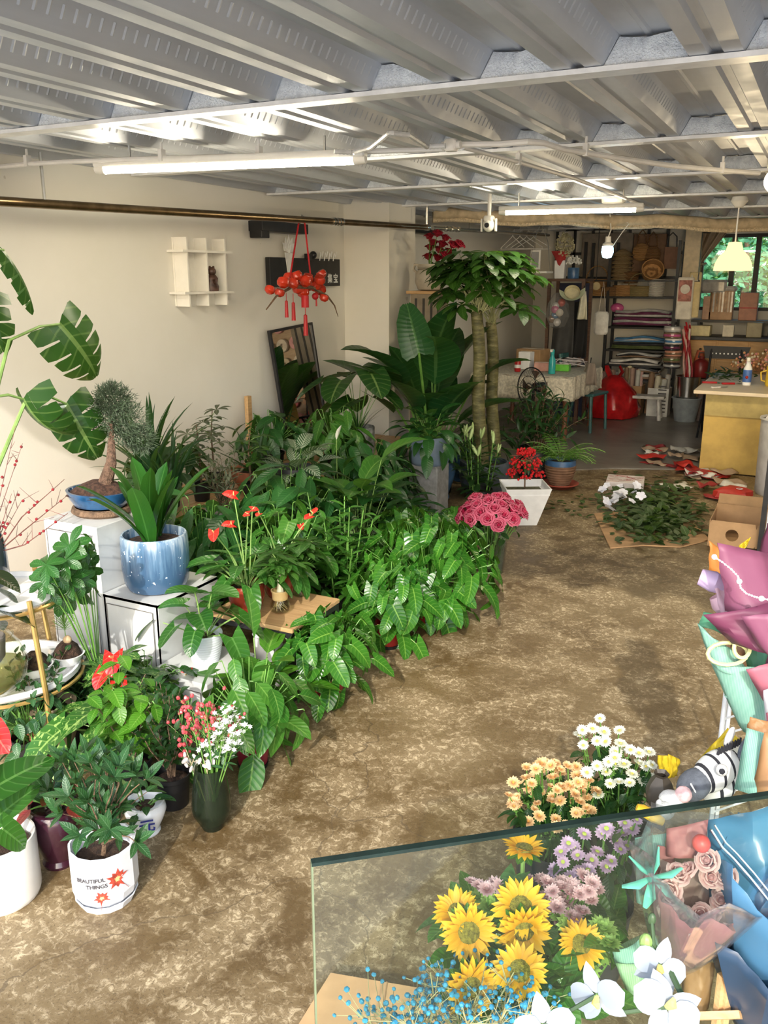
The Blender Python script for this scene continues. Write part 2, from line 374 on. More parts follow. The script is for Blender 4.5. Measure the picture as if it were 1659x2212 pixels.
prof = [(-.184, .011), (-.172, .011), (-.164, 0), (-.116, 0), (-.076, .076), (-.012, .076), (-.006, .071), (.006, .071), (.012, .076), (.076, .076), (.116, 0), (.164, 0), (.172, .011), (.184, .011)]
BEAM = [1.29, 2.66, 4.05, 5.41, 6.77, 8.13, 9.5, 10.87]
YF, YE = 0.9, 11.8
m = MB(); n = len(prof)
m.add([(x, y, z) for y in (YF, YE) for x, z in prof] + [(x, y, z + 0.006) for y in (YF, YE) for x, z in prof],
      [(i + 1, i, n + i, n + i + 1) for i in range(n - 1)] + [(2 * n + i, 2 * n + i + 1, 3 * n + i + 1, 3 * n + i) for i in range(n - 1)])
# pressed dimples along the sloping webs
for sx in (-1, 1):
    y = YF + 0.05
    while y < 7.5:
        cx_, cz_ = sx * .096, .038; nx, nz_ = -sx * .885, -.466
        a = Vector((cx_ + sx * .004, y, cz_ - .0076)); b_ = Vector((cx_ - sx * .0115, y, cz_ + .0219)); off = Vector((nx, 0, nz_)) * .0022
        m.add([a - Vector((0, .006, 0)), a + Vector((0, .006, 0)), b_ + Vector((0, .006, 0)), b_ - Vector((0, .006, 0)), a + off, b_ + off], [(0, 4, 5, 3), (4, 1, 2, 5), (0, 1, 4), (3, 5, 2)])
        y += 0.042
deck = m.mesh('deck_panel', M_deck, smooth=False)
x = XR + PER * 10
while x > X0 - 0.2:
    put('deck_panel', deck, cl, (x, 0, ZC + 0.016)); x -= PER
rf = MB(); rf.box((0, (YF + YE) / 2, ZC + 0.20), (7.6, YE - YF, 0.12)); rf.obj('roof_slab', pm('concrete', (0.35, 0.34, 0.32), 0.9), cl, smooth=False)
M_beam = pm('white_beam_paint', (0.78, 0.78, 0.77), 0.35, var=0.1)
M_fill = pm('rough_white_plaster', (0.84, 0.87, 0.90), 0.9, var=0.14, scale=40, bmp=1.0)
for y in BEAM:
    m = MB(); m.box((-0.2, y, ZC + 0.007), (6.9, 0.075, 0.014)); m.box((-0.2, y + 0.02, ZC + 0.05), (6.9, 0.01, 0.08)); m.obj('beam', M_beam, cl, smooth=False)
rr = random.Random(3); fills = []
for k in range(5):
    m = MB(); pts = [(-.114, .0), (.114, .0), (.078 + rr.uniform(-.012, .004), .070), (.035, .072 - rr.uniform(0, .012)), (.0, .066 + rr.uniform(-.012, .004)), (-.035, .072 - rr.uniform(0, .01)), (-.078 - rr.uniform(-.012, .004), .070)]
    A = [(x_, -0.055 + rr.uniform(-.006, .006), z_) for x_, z_ in pts]; B = [(x_, 0.0, z_) for x_, z_ in pts]; q = len(pts)
    m.add(A + B + [(0, -0.063, .03)], [(2 * q, (i) % q, (i + 1) % q) for i in range(q)] + [((i + 1) % q, i, q + i, q + (i + 1) % q) for i in range(q)])
    fills.append(m.mesh('plaster_infill', M_fill))
for y in BEAM[1:]:
    x = XR + PER * 4
    while x > X0:
        put('plaster_infill', rr.choice(fills), cl, (x, y + 0.035, ZC + 0.017)); x -= PER
# ---- lights on the ceiling
M_tube = emitm('tube_light_glow', (1.0, 0.88, 0.66), 54.0)
M_lampw = pm('lamp_white_plastic', (0.8, 0.78, 0.72), 0.4, var=0.03)
def batten(P, Q, label):
    P = Vector(P); Q = Vector(Q); t = thing('tube_light', label, 'light', (P + Q) / 2, math.atan2(Q.y - P.y, Q.x - P.x), 'ceiling tube lights')
    L = (Q - P).length
    m = MB(); m.box((0, 0, 0.034), (L, 0.06, 0.03), bev=0.006); m.obj('housing', M_lampw, t)
    m = MB(); m.tube([(-L / 2 + 0.05, 0, 0.012), (L / 2 - 0.05, 0, 0.012)], 0.021, 12); m.obj('diffuser', M_tube, t)
    for s in (-1, 1):
        m = MB(); m.tube([(s * (L / 2 - 0.05), 0, 0.012), (s * L / 2, 0, 0.014)], [0.024, 0.02], 12); m.obj('end_cap', M_lampw, t)
        m = MB(); m.tube([(s * L * 0.36, 0, 0.04), (s * L * 0.36, 0, ZC - t.location.z + 0.02)], 0.006, 6); m.obj('hanger', M_steel, t)
batten(at(208, 372, z=2.16), at(790, 350, z=2.16), 'long lit tube light on the ceiling left of the white conduit bend')
batten(at(1078, 462, z=2.13), at(1390, 455, z=2.13), 'lit tube light on the ceiling above the money tree, farther back')
def conduit(name, pts, r, label, cat='conduit', mat=None, clips=()):
    t = thing(name, label, cat); m = MB(); m.tube(pts, r, 8); m.obj('pipe', mat or M_pvc, t)
    for c in clips:
        q = MB(); q.box((c[0], c[1], c[2] + 0.012), (0.02, 0.03, 0.05)); q.tube([Vector(c) + Vector((0, 0, .02)), (c[0], c[1], ZC + 0.02)], 0.006, 6); q.obj('clip', M_pvc, t)
    return t
Zp = 2.205
c1 = [at(u, v, z=Zp) for u, v in ((-60, 366), (60, 354), (150, 349), (350, 342), (560, 336), (720, 330), (830, 326), (960, 322))]
conduit('conduit', c1, 0.011, 'straight white conduit running above the long tube light', clips=[c1[1], c1[3], c1[4]])
c2 = [at(u, v, z=Zp) for u, v in ((995, 312), (1080, 311), (1140, 306), (1175, 309), (1215, 322), (1265, 330), (1340, 342), (1450, 358), (1560, 368), (1640, 374))]
conduit('conduit', c2, 0.012, 'bent white conduit running from the junction box towards the right lamp', clips=[c2[5], c2[8]])
c3 = [at(u, v, z=Zp) for u, v in ((1000, 318), (1120, 350), (1240, 385), (1330, 420), (1390, 445))]
conduit('conduit', c3, 0.010, 'white conduit running back from the junction box to the round ceiling lamp', clips=[c3[1]])
hs = []
for k in range(60):
    q = k / 59; u = 722 + 240 * q; v = 305 + [22, 24, 14, -18, -14, 12, 10][min(6, int(q * 6))] * (1 - (q * 6) % 1) + [22, 24, 14, -18, -14, 12, 10][min(6, int(q * 6) + 1)] * ((q * 6) % 1)
    hs.append(at(u, v, z=2.19))
t = thing('flexible_conduit', 'grey ribbed flexible conduit looping into the junction box', 'conduit'); m = MB(); m.tube(hs, [0.011 if k % 2 else 0.0085 for k in range(60)], 8); m.obj('pipe', pm('grey_flex', (0.55, 0.55, 0.54), 0.4), t)
jb = at(975, 314, z=2.2)
t = thing('junction_box', 'white conduit junction box under the ceiling', 'junction box', jb); m = MB(); m.box((0, 0, 0), (0.05, 0.05, 0.045), bev=0.008); m.obj('body', M_pvc, t); m = MB(); m.tube([(-.04, 0, 0), (.04, 0, 0)], 0.016, 10); m.obj('sleeve', M_pvc, t)
# ================================================================== plants: leaves, pots, growth
def wprof(kind, t):
    if kind == 'heart': return (1 - t) ** 0.7 * (0.8 + 0.9 * t)
    if kind == 'lance': return math.sin(PI * min(1, t ** 0.85)) ** 0.9 if 0 < t < 1 else 0.05 * (1 - t)
    if kind == 'ovate': return max(0.0, math.sin(PI * t ** 0.7)) ** 0.8 if 0 < t < 1 else 0.06 * (1 - t)
    if kind == 'obov': return max(0.0, math.sin(PI * t ** 1.35)) ** 0.75 if 0 < t < 1 else 0.06 * (1 - t)
    if kind == 'strap': return min(1, 0.55 + 1.8 * t) * max(0.0, 1 - t ** 5) ** 0.5
    if kind == 'blade': return min(1, 0.5 + 2.5 * t) * (1 - t) ** 0.7
    if kind == 'round': return max(0.0, 1 - (2 * t - 1) ** 2) ** 0.5
    return 1.0
def blade(mb, path, W, kind, fold=0.18, wave=0.0, lat=(1, 0, 0), nu=2, seed=0):
    """leaf blade along a path in a plane; lat is the sideways axis"""
    path = [Vector(p) for p in path]; n = len(path) - 1; lat = Vector(lat); vs = []; uv = []; L = sum((path[i + 1] - path[i]).length for i in range(n))
    us = [k / nu for k in range(-nu, nu + 1)]
    for i, p in enumerate(path):
        t = i / n; tg = (path[min(i + 1, n)] - path[max(i - 1, 0)]).normalized(); nr = lat.cross(tg)
        w = wprof(kind, t) * W / 2
        for u in us:
            q = p + lat * (u * w) + nr * (fold * abs(u) * w + wave * W * abs(u) * math.sin(t * 11 + seed + (2 if u > 0 else 0)))
            if kind == 'heart': q -= tg * (0.26 * L * abs(u) ** 0.8 * (1 - t) ** 3)
            vs.append(q); uv.append((0.5 + 0.5 * u, t))
    m = 2 * nu + 1
    mb.add(vs, [(i * m + k, i * m + k + 1, (i + 1) * m + k + 1, (i + 1) * m + k) for i in range(n) for k in range(2 * nu)], uv)
LEAF = {}
def arc(e0, bend, L, n, start=(0, 0, 0)):
    """path in the y-z plane leaving at elevation e0, bending down by `bend` radians over its length"""
    p = Vector(start); out = [p.copy()]; a = e0
    for i in range(n):
        p = p + Vector((0, math.cos(a), math.sin(a))) * (L / n); out.append(p.copy()); a -= bend / n
    return out, a
def leafv(mat, kind, Lp, L, W, elevs, droop=0.9, pbend=0.5, fold=0.18, wave=0.0, n=7, stem=None, pr=0.0035, brk=0.4):
    """leaf variants (petiole and blade in one mesh) for a list of elevations in degrees"""
    key = (mat.name, kind, Lp, L, W, tuple(elevs), droop, fold, wave)
    if key in LEAF: return LEAF[key]
    out = []
    for k, (e, lm) in enumerate([(e, q) for e in elevs for q in ((1.0, 0.78, 0.55) if Lp > 0.04 else (1.0, 0.85))]):
        mb = MB(); a = math.radians(e); end = Vector((0, 0, 0))
        if Lp > 0:
            p, a = arc(a, pbend * (0.6 + 0.25 * (k % 3)), Lp * lm, 4); mb.mat(1); mb.tube(p, [pr, pr * .9, pr * .8, pr * .7, pr * .6], 4, cap=False); mb.mat(0); end = p[-1]; a -= brk
        p, _ = arc(a, droop * (0.75 + 0.2 * (k % 4)), L, n, end); blade(mb, p, W, kind, fold, wave, seed=k)
        out.append(mb.mesh('leaf', [mat, stem or M_stemg]))
    LEAF[key] = out; return out
def rosette(root, n, vars_, z=0.0, r0=0.012, az=None, sc=(0.8, 1.15), tilt=0.12, name='leaf', inner=True, pos=(0, 0)):
    """leaves around a centre, lowest variants first (outer), steepest last (inner)"""
    for i in range(n):
        q = i / max(1, n - 1); k = min(len(vars_) - 1, max(0, int(q * len(vars_) + jit(3.2)))) if inner else R.randrange(len(vars_))
        a = (i * 2.39996 + jit(0.35)) if az is None else R.uniform(*az)
        rr = r0 * R.uniform(0.3, 1)
        put(name, vars_[k], root, (pos[0] + rr * math.cos(a), pos[1] + rr * math.sin(a), z), (jit(tilt), jit(tilt * 1.5), a - PI / 2), R.uniform(*sc))
def dome(root, n, vars_, c, rx, rz, lo=-.15, sc=(.8, 1.15), down=.35, name='leaf', stemmat=None, base=None, fill=.5, tw=.85):
    """bushy growth: leaves set through a dome, each facing outwards, thin stalks running to the middle"""
    c = Vector(c); base = Vector(base) if base is not None else Vector((c.x, c.y, c.z - rz * .3)); m = MB()
    for i in range(n):
        a = i * 2.39996 + jit(.4); s = lo + (1 - lo) * ((i + .5) / n) ** .9; k = R.uniform(fill, 1.0); h = math.sqrt(max(0, 1 - s * s)); o = Vector((math.cos(a) * h, math.sin(a) * h, s)); p = c + Vector((o.x * rx, o.y * rx, o.z * rz)) * k
        d = Vector((o.x + jit(tw), o.y + jit(tw), -down * R.uniform(0, 1.5) + .5 * max(0, s) * R.random())); up = o + Vector((jit(.3), jit(.3), .7))
        put(name, R.choice(vars_), root, M=orient(d, up, p, R.uniform(*sc))); q = base + Vector((jit(.02), jit(.02), 0))
        m.tube([q, q.lerp(p, .5) + Vector((0, 0, .25 * rz * (1 - abs(s)))), p], [.0028, .0024, .0018], 3, cap=False)
    m.obj('stalks', stemmat or M_stemg, root)['kind'] = 'stuff'
def palmate(mat, nl, L, W, kind='obov', droop=0.7, elev=0.15, Lp=0.0, pe=50, spread=2 * PI, seed=0, fold=0.2):
    key = ('palm', mat.name, nl, L, W, droop, elev, Lp, pe, seed)
    if key in LEAF: return LEAF[key]
    mb = MB(); c = Vector((0, 0, 0)); r = random.Random(seed)
    if Lp > 0:
        p, a = arc(math.radians(pe), 0.5, Lp, 4); mb.mat(1); mb.tube(p, 0.0025, 4, cap=False); mb.mat(0); c = p[-1]
    for k in range(nl):
        a = spread * k / nl + r.uniform(-.15, .15); e = elev + r.uniform(-.2, .2)
        p, _ = arc(e, droop * r.uniform(.7, 1.2), L * r.uniform(.8, 1.1), 5); M = Matrix.Rotation(a - PI / 2, 3, 'Z')
        p = [c + M @ q for q in p]; blade(mb, p, W, kind, fold, 0.0, M @ Vector((1, 0, 0)), nu=1)
    LEAF[key] = mb.mesh('leaf', [mat, M_stemp]); return LEAF[key]
def monstera(mat, L=0.34, W=0.32, droop=0.8, cuts=5, seed=1, curl=0.25):
    """split leaf: a band along the midrib with separate lobes on both sides"""
    mb = MB(); r = random.Random(seed); n = cuts * 4; p, _ = arc(0.2, droop, L, n); vs = []
    def P(t, u):
        i = min(n - 1, int(t * n)); fr = t * n - i; c = p[i].lerp(p[i + 1], fr); tg = (p[i + 1] - p[i]).normalized(); nr = Vector((1, 0, 0)).cross(tg)
        w = wprof('heart', min(t, 0.97)) * W / 2
        q = c + Vector((1, 0, 0)) * u * w - nr * (curl * u * u * w) - tg * (0.30 * L * abs(u) ** 0.9 * (1 - t) ** 2.5 - 0.10 * L * abs(u))
        return q
    for s in (-1, 1):
        for i in range(n):   # band
            t0, t1 = i / n, (i + 1) / n
            mb.add([P(t0, 0), P(t1, 0), P(t1, s * .33), P(t0, s * .33)], [(0, 1, 2, 3) if s < 0 else (3, 2, 1, 0)], [(0.5, t0), (0.5, t1), (0.5 + s * .16, t1), (0.5 + s * .16, t0)])
        for c in range(cuts):
            t0 = c / cuts + 0.006; t1 = (c + 1) / cuts - 0.014
            if c == cuts - 1: t1 = 0.985
            g = 0.0 if c == 0 else r.uniform(0.0, 0.12); ru = [0.33, 0.55, 0.78, r.uniform(0.92, 1.06)]
            rows = [[(t0 + (t1 - t0) * (0.03 + 0.94 * q / 3) if k else t0 + (t1 - t0) * q / 3) for q in range(4)] for k in range(4)]
            rows[3] = [t0 + (t1 - t0) * (0.12 + 0.78 * q / 3) for q in range(4)]
            V = [P(rows[k][q], s * ru[k]) for k in range(4) for q in range(4)]; UVs = [(0.5 + s * ru[k] / 2, rows[k][q]) for k in range(4) for q in range(4)]
            F = [(k * 4 + q, k * 4 + q + 1, k * 4 + q + 5, k * 4 + q + 4) for k in range(3) for q in range(3)]
            mb.add(V, F if s < 0 else [tuple(reversed(f)) for f in F], UVs)
    return mb.mesh('leaf', mat)
# ---- pots
def pot(root, kind, r, h, mat, soil=True, rim=0.008, base=0.72, n=28, sub=None, zs=0.82, name='pot', soilmat=None):
    """hollow pots of several sections, standing at z=0; returns soil height"""
    m = MB(); t = max(0.004, r * 0.06)
    if kind == 'nursery':    # tapered with rolled rim
        P = [(r * base * .96, 0), (r * base, .004), (r * .93, h * .86), (r * .95, h * .86), (r, h * .88), (r, h), (r - t, h), (r - t * 1.4, h * .6), (0.001, h * .58)]
    elif kind == 'round':    # bellied glaze pot
        P = [(r * .62, 0), (r * .74, h * .04), (r * .90, h * .22), (r * .99, h * .5), (r, h * .8), (r * .97, h * .97), (r * .95, h), (r * .90, h), (r * .89, h * .7), (0.001, h * .66)]
    elif kind == 'tub':
        P = [(r * .76, 0), (r * .86, h * .03), (r * .95, h * .15), (r, h * .4), (r * 1.0, h * .8), (r * .98, h * .97), (r * .95, h), (r * .90, h), (r * .89, h * .7), (0.001, h * .66)]
    elif kind == 'cyl':
        P = [(r * .93, 0), (r * .96, h * .02), (r, h * .1), (r, h * .98), (r * .985, h), (r - t, h), (r - t, h * .7), (0.001, h * .68)]
    elif kind == 'bowl':
        P = [(r * .55, 0), (r * .62, h * .1), (r * .86, h * .5), (r * .97, h * .85), (r, h), (r * .93, h), (r * .86, h * .8), (0.001, h * .78)]
    elif kind == 'urn':
        P = [(r * .62, 0), (r * .66, h * .05), (r * .58, h * .12), (r * .85, h * .45), (r, h * .72), (r * .96, h * .86), (r * .84, h * .93), (r * .95, h), (r * .84, h), (r * .8, h * .9), (0.001, h * .82)]
    elif kind == 'ribbed':
        P = [(r * .66, 0), (r * .72, h * .03)]
        k = 12
        for i in range(k):
            q = (i + .5) / k; rr = r * (0.72 + 0.28 * math.sin(q * PI * .5) ** .8); P += [(rr, h * (i + .1) / k), (rr * 1.015, h * (i + .5) / k), (rr, h * (i + .85) / k)]
        P += [(r * .98, h), (r * .92, h), (r * .9, h * .85), (0.001, h * .84)]
    o = m.lathe(P, n).obj(name, mat, root)
    if soil:
        zz = h * zs; s = MB(); s.lathe([(r * .86, zz - .004), (r * .6, zz + .004), (0.001, zz + .009)], 20); s.obj('soil', soilmat or M_soil, root)
    return h * zs
def saucer(root, r, h, mat, z=0.0): MB().lathe([(r * .8, z), (r, z + h), (r * .96, z + h), (r * .8, z + .005), (.001, z + .005)], 28).obj('saucer', mat, root)
def potted(name, label, P, kind, r, h, mat, group=None, cat='potted plant', rz=None, **kw):
    t = thing(name, label, cat, P, R.uniform(0, 6.28) if rz is None else rz, group)
    z = pot(t, kind, r, h, mat, **kw); return t, z
def shrub(root, z, mat, nbr, H, spread, leaf, per, trunk=0.0, r=0.004, barkm=None, lsc=(0.8, 1.2), whorl=False, upward=0.5, jitter=0.3, name='leaf', e0=0.9, nl=5, pos=(0, 0), skip=0.25):
    """woody plant: a trunk, arching twigs, leaves set along them"""
    m = MB(); base = Vector((pos[0], pos[1], z)); top = base + Vector((jit(.01), jit(.01), trunk))
    if trunk > 0: m.tube([base, base.lerp(top, .5) + Vector((jit(.006), jit(.006), 0)), top], [r * 2.2, r * 1.9, r * 1.5], 6)
    ends = []
    for i in range(nbr):
        a = i * 2.39996 + jit(.3); q = (i + .5) / nbr; el = (e0 + (1.45 - e0) * (q ** 0.7)) * R.uniform(.85, 1.05)
        L = R.uniform(.75, 1.05); d = Vector((math.cos(a) * math.cos(el) * spread, math.sin(a) * math.cos(el) * spread, math.sin(el) * H)) * L
        s = base.lerp(top, R.uniform(.55, 1) if trunk else 0.0); pts = [s + d * k / 4 + Vector((jit(.01), jit(.01), (0.06 * math.sin(k / 4 * PI) * H))) for k in range(5)]
        m.tube(pts, [r, r * .85, r * .7, r * .5, r * .35], 4, cap=False); ends.append(pts)
    m.obj('stem', barkm or M_bark, root)
    lv = leaf if isinstance(leaf, list) else [leaf]
    for pts in ends:
        for k in range(per):
            q = skip + (1 - skip) * (k + R.random() * .6) / per; q = min(q, 1.0); i = min(3, int(q * 4)); p = pts[i].lerp(pts[i + 1], q * 4 - i)
            d = (pts[i + 1] - pts[i]).normalized(); a = k * 2.4 + R.uniform(0, .8); o1 = d.orthogonal().normalized(); o2 = d.cross(o1)
            if whorl and k >= per - 6: q = 1.0; p = pts[-1]; a = k * 1.05
            out = (o1 * math.cos(a) + o2 * math.sin(a)) * 1.0 + d * upward + Vector((jit(jitter), jit(jitter), jit(jitter)))
            put(name, R.choice(lv), root, M=orient(out, d + Vector((0, 0, .8)), p, R.uniform(*lsc)))
    return ends
# ---- leaf materials (the colour is the plant's own)
G_poth = leafm('pothos_leaf', (0.022, 0.125, 0.012), (0.06, 0.23, 0.022), (0.28, 0.50, 0.08), 0.45, 0.26)
G_peace = leafm('peace_lily_leaf', (0.015, 0.085, 0.018), (0.035, 0.14, 0.03), (0.08, 0.22, 0.06), 0.4, 0.28, nv=11)
G_lilyb = leafm('bright_leaf', (0.032, 0.15, 0.018), (0.075, 0.24, 0.03), (0.26, 0.45, 0.1), 0.4, 0.28)
G_dark = leafm('dark_leaf', (0.012, 0.055, 0.014), (0.03, 0.09, 0.022), (0.08, 0.16, 0.06), 0.35, 0.33)
G_mon = leafm('monstera_leaf', (0.010, 0.062, 0.010), (0.026, 0.10, 0.016), (0.22, 0.34, 0.10), 0.55, 0.33, nv=6)
G_cliv = leafm('clivia_leaf', (0.014, 0.095, 0.013), (0.034, 0.16, 0.02), (0.10, 0.30, 0.06), 0.3, 0.25, nv=0.0, slant=16.0)
G_cala = leafm('pinstripe_leaf', (0.42, 0.52, 0.36), (0.50, 0.58, 0.42), (0.55, 0.62, 0.45), 0.4, 0.4, nv=9, slant=5, stripe=1.0, dark=(0.012, 0.065, 0.02))
G_anth = leafm('anthurium_leaf', (0.022, 0.115, 0.016), (0.05, 0.19, 0.026), (0.15, 0.33, 0.08), 0.5, 0.25, nv=7)
G_scheff = leafm('schefflera_leaf', (0.018, 0.095, 0.016), (0.035, 0.145, 0.026), (0.12, 0.28, 0.08), 0.35, 0.3)
G_rub = leafm('rubber_leaf', (0.010, 0.018, 0.012), (0.02, 0.032, 0.018), (0.10, 0.06, 0.04), 0.4, 0.2, nv=14)
G_shrub = leafm('shrub_leaf', (0.022, 0.09, 0.032), (0.045, 0.15, 0.045), (0.20, 0.34, 0.18), 0.45, 0.35)
G_lime = leafm('young_leaf', (0.05, 0.20, 0.012), (0.10, 0.30, 0.02), (0.3, 0.5, 0.1), 0.35, 0.35)
G_olive = leafm('greyish_leaf', (0.10, 0.12, 0.075), (0.17, 0.19, 0.12), (0.3, 0.3, 0.2), 0.4, 0.5)
G_agave = leafm('agave_leaf', (0.015, 0.06, 0.02), (0.03, 0.09, 0.035), (0.05, 0.12, 0.06), 0.2, 0.35, nv=0.0, slant=10)
G_money = leafm('money_tree_leaf', (0.02, 0.088, 0.010), (0.055, 0.165, 0.02), (0.2, 0.34, 0.1), 0.4, 0.35)
G_var = leafm('variegated_leaf', (0.03, 0.14, 0.02), (0.06, 0.20, 0.03), (0.35, 0.52, 0.14), 0.55, 0.3, spot=0.7)
G_fern = leafm('fern_leaf', (0.06, 0.20, 0.02), (0.12, 0.30, 0.04), (0.2, 0.35, 0.08), 0.3, 0.45)
G_strel = leafm('strelitzia_leaf', (0.012, 0.075, 0.022), (0.03, 0.12, 0.03), (0.10, 0.22, 0.07), 0.55, 0.3, nv=13, slant=1.5)
M_red = leafm('red_spathe', (0.62, 0.015, 0.015), (0.78, 0.03, 0.02), (0.85, 0.15, 0.10), 0.5, 0.18, nv=5, sub=0.08)
M_spx = pm('spadix_yellow', (0.80, 0.58, 0.22), 0.6)
M_redpot = pm('red_plastic_pot', (0.30, 0.022, 0.022), 0.38, var=0.1)
M_magpot = pm('magenta_plastic_pot', (0.28, 0.018, 0.045), 0.38, var=0.1)
M_redglz = pm('red_glaze', (0.26, 0.035, 0.02), 0.2, var=0.15, coat=0.5)
M_terra = pm('terracotta', (0.42, 0.15, 0.08), 0.75, var=0.15)
def drip_mat():
    m, nt, b, o = _new('blue_drip_glaze'); tc = N(nt, 'ShaderNodeTexCoord'); v = tc.outputs['Object']
    mp = N(nt, 'ShaderNodeMapping'); mp.inputs['Scale'].default_value = (30, 30, 2.5); nt.links.new(v, mp.inputs[0])
    st = noise(nt, mp.outputs[0], 1.6, 4, 0.6); sp = N(nt, 'ShaderNodeSeparateXYZ'); nt.links.new(v, sp.inputs[0])
    up = math_(nt, 'MULTIPLY_ADD', sp.outputs[2], 2.6, -0.25); f = math_(nt, 'ADD', st, up)
    c = ramp(nt, f, [(0.48, (0.045, 0.10, 0.19)), (0.72, (0.10, 0.19, 0.31)), (0.95, (0.40, 0.50, 0.58))])
    dots = noise(nt, v, 55, 2); c = mix(nt, math_(nt, 'GREATER_THAN', dots, 0.69), c, (0.66, 0.72, 0.78))
    nt.links.new(c, b.inputs['Base Color']); b.inputs['Roughness'].default_value = 0.25; b.inputs['Coat Weight'].default_value = 0.3; return m
M_drip = drip_mat()
M_bluep = pm('dark_blue_glaze', (0.015, 0.07, 0.17), 0.15, var=0.4, coat=0.6)
M_bluem = pm('mid_blue_glaze', (0.05, 0.12, 0.25), 0.3, var=0.25)
def spathe_flower(root, base, d, L, size, bend=0.25, face=None):
    """red anthurium flower: stalk, heart-shaped spathe and spadix"""
    d = Vector(d).normalized(); b = Vector(base); tip = b + d * L; mid = b + d * L * .55 + Vector((0, 0, L * bend * .3))
    fl = MB().tube([b, mid, tip], [.003, .0027, .0022], 5).obj('flower', M_stemp, root)
    if 'sp' not in LEAF:
        mb = MB(); p, _ = arc(0.25, 0.5, 1.0, 7); blade(mb, p, 0.95, 'heart', 0.12, 0.03); LEAF['sp'] = mb.mesh('spathe', M_red)
        mb = MB(); mb.tube([(0, 0, 0), (0, .06, .2), (0, .1, .42)], [.05, .055, .03], 7); LEAF['sx'] = mb.mesh('spadix', M_spx)
    f = Vector(face) if face is not None else Vector((d.x + jit(.3), d.y + jit(.3), -.1)); M = orient(f, (0.2, -.7, .9), tip, size)
    put('spathe', LEAF['sp'], fl, M=M @ Matrix.Translation((0, -.12, 0))); put('spadix', LEAF['sx'], fl, M=M)
# ================================================================== left wall: cabinets, stand, table
M_cab = pm('white_cabinet_paint', (0.60, 0.61, 0.60), 0.35, var=0.04)
M_groove = pm('dark_groove', (0.10, 0.09, 0.08), 0.8)
def cabinet(name, label, x0, x1, y0, y1, z1, arch=False, grp=None):
    t = thing(name, label, 'cabinet', ((x0 + x1) / 2, (y0 + y1) / 2, 0), 0, grp); w, d = x1 - x0, y1 - y0
    if not arch: MB().box((0, 0, z1 / 2), (w, d, z1), bev=0.004).obj('body', M_cab, t, smooth=False)
    else:   # open-backed step with a rounded mouse-hole in its side
        m = MB(); pts = [(-d / 2, 0), (-.10, 0)] + [(-.10 + .09 - .09 * math.cos(k / 8 * PI), .02 + .13 * math.sin(k / 8 * PI) ** .6) for k in range(9)] + [(.08, 0), (d / 2, 0), (d / 2, z1), (-d / 2, z1)]
        M = Matrix(((0, 0, 1), (1, 0, 0), (0, 1, 0)))
        for xs in (-w / 2, w / 2 - .012): m.prism(pts, xs, xs + .012, M)
        m.box((0, 0, z1 - .007), (w, d, .012)); m.box((0, -d / 2 + .006, z1 / 2), (w - .004, .012, z1 - .004)); m.box((0, d / 2 - .006, z1 / 2), (w - .004, .012, z1 - .004)); m.obj('body', M_cab, t, smooth=False)
    m = MB(); g = .003; ii = .035; yf = -d / 2 - .0008
    dr = MB().box((0, -d / 2 - .004, z1 / 2), (w - .05, .008, z1 - .07), bev=.002).obj('door_panel', M_cab, t, smooth=False)
    for (cx_, cz_, sx, sz) in ((0, z1 - ii, w - 2 * ii + .02, g), (-(w / 2 - .024), z1 / 2, g, z1 - 2 * ii), ((w / 2 - .024), z1 / 2, g, z1 - 2 * ii)):
        m.box((cx_, -d / 2 - .0085, cz_), (sx, .001, sz))
    m.obj('groove', M_groove, dr, smooth=False); return t
cabinet('step_cabinet', 'tallest white step cabinet carrying the blue bonsai pot', -2.815, -2.52, 2.42, 2.80, .725, grp='white step cabinets')
cabinet('step_cabinet', 'middle white step cabinet under the large blue drip-glazed pot', -2.515, -2.225, 2.42, 2.80, .445, True, grp='white step cabinets')
cabinet('step_cabinet', 'lowest white step cabinet under the white ribbed pot', -2.22, -1.94, 2.34, 2.66, .20, grp='white step cabinets')
# low bench behind, along the wall
t = thing('plant_bench', 'low wooden bench along the cream wall behind the plants', 'bench', (-3.22, 4.75, 0))
for k in range(4): MB().box((-.285 + .19 * k, 0, .385), (.18, 3.3, .03), bev=.004).obj('plank', M_wooda, t, smooth=False)
for y in (-1.55, 0, 1.55):
    for x in (-.33, .33): MB().box((x, y, .185), (.05, .05, .37)).obj('leg', M_wooda, t, smooth=False)
# wooden-topped table with black frame
TX0, TX1, TY0, TY1, TZ = -2.19, -1.775, 2.69, 3.075, .325
t = thing('side_table', 'low black-framed table with a light wood top beside the white cabinets', 'table', ((TX0 + TX1) / 2, (TY0 + TY1) / 2, 0))
tw, td = TX1 - TX0, TY1 - TY0
MB().box((0, 0, TZ - .009), (tw, td, .018), bev=.002).obj('tabletop', M_wood, t, smooth=False)
m = MB()
for s in (-1, 1): m.box((0, s * (td / 2 - .012), TZ - .03), (tw - .05, .02, .024)); m.box((s * (tw / 2 - .012), 0, TZ - .03), (.02, td - .05, .024))
m.obj('apron', M_black, t, smooth=False)
for sx in (-1, 1):
    for sy in (-1, 1): MB().box((sx * (tw / 2 - .014), sy * (td / 2 - .014), (TZ - .018) / 2), (.022, .022, TZ - .018)).obj('leg', M_black, t, smooth=False)
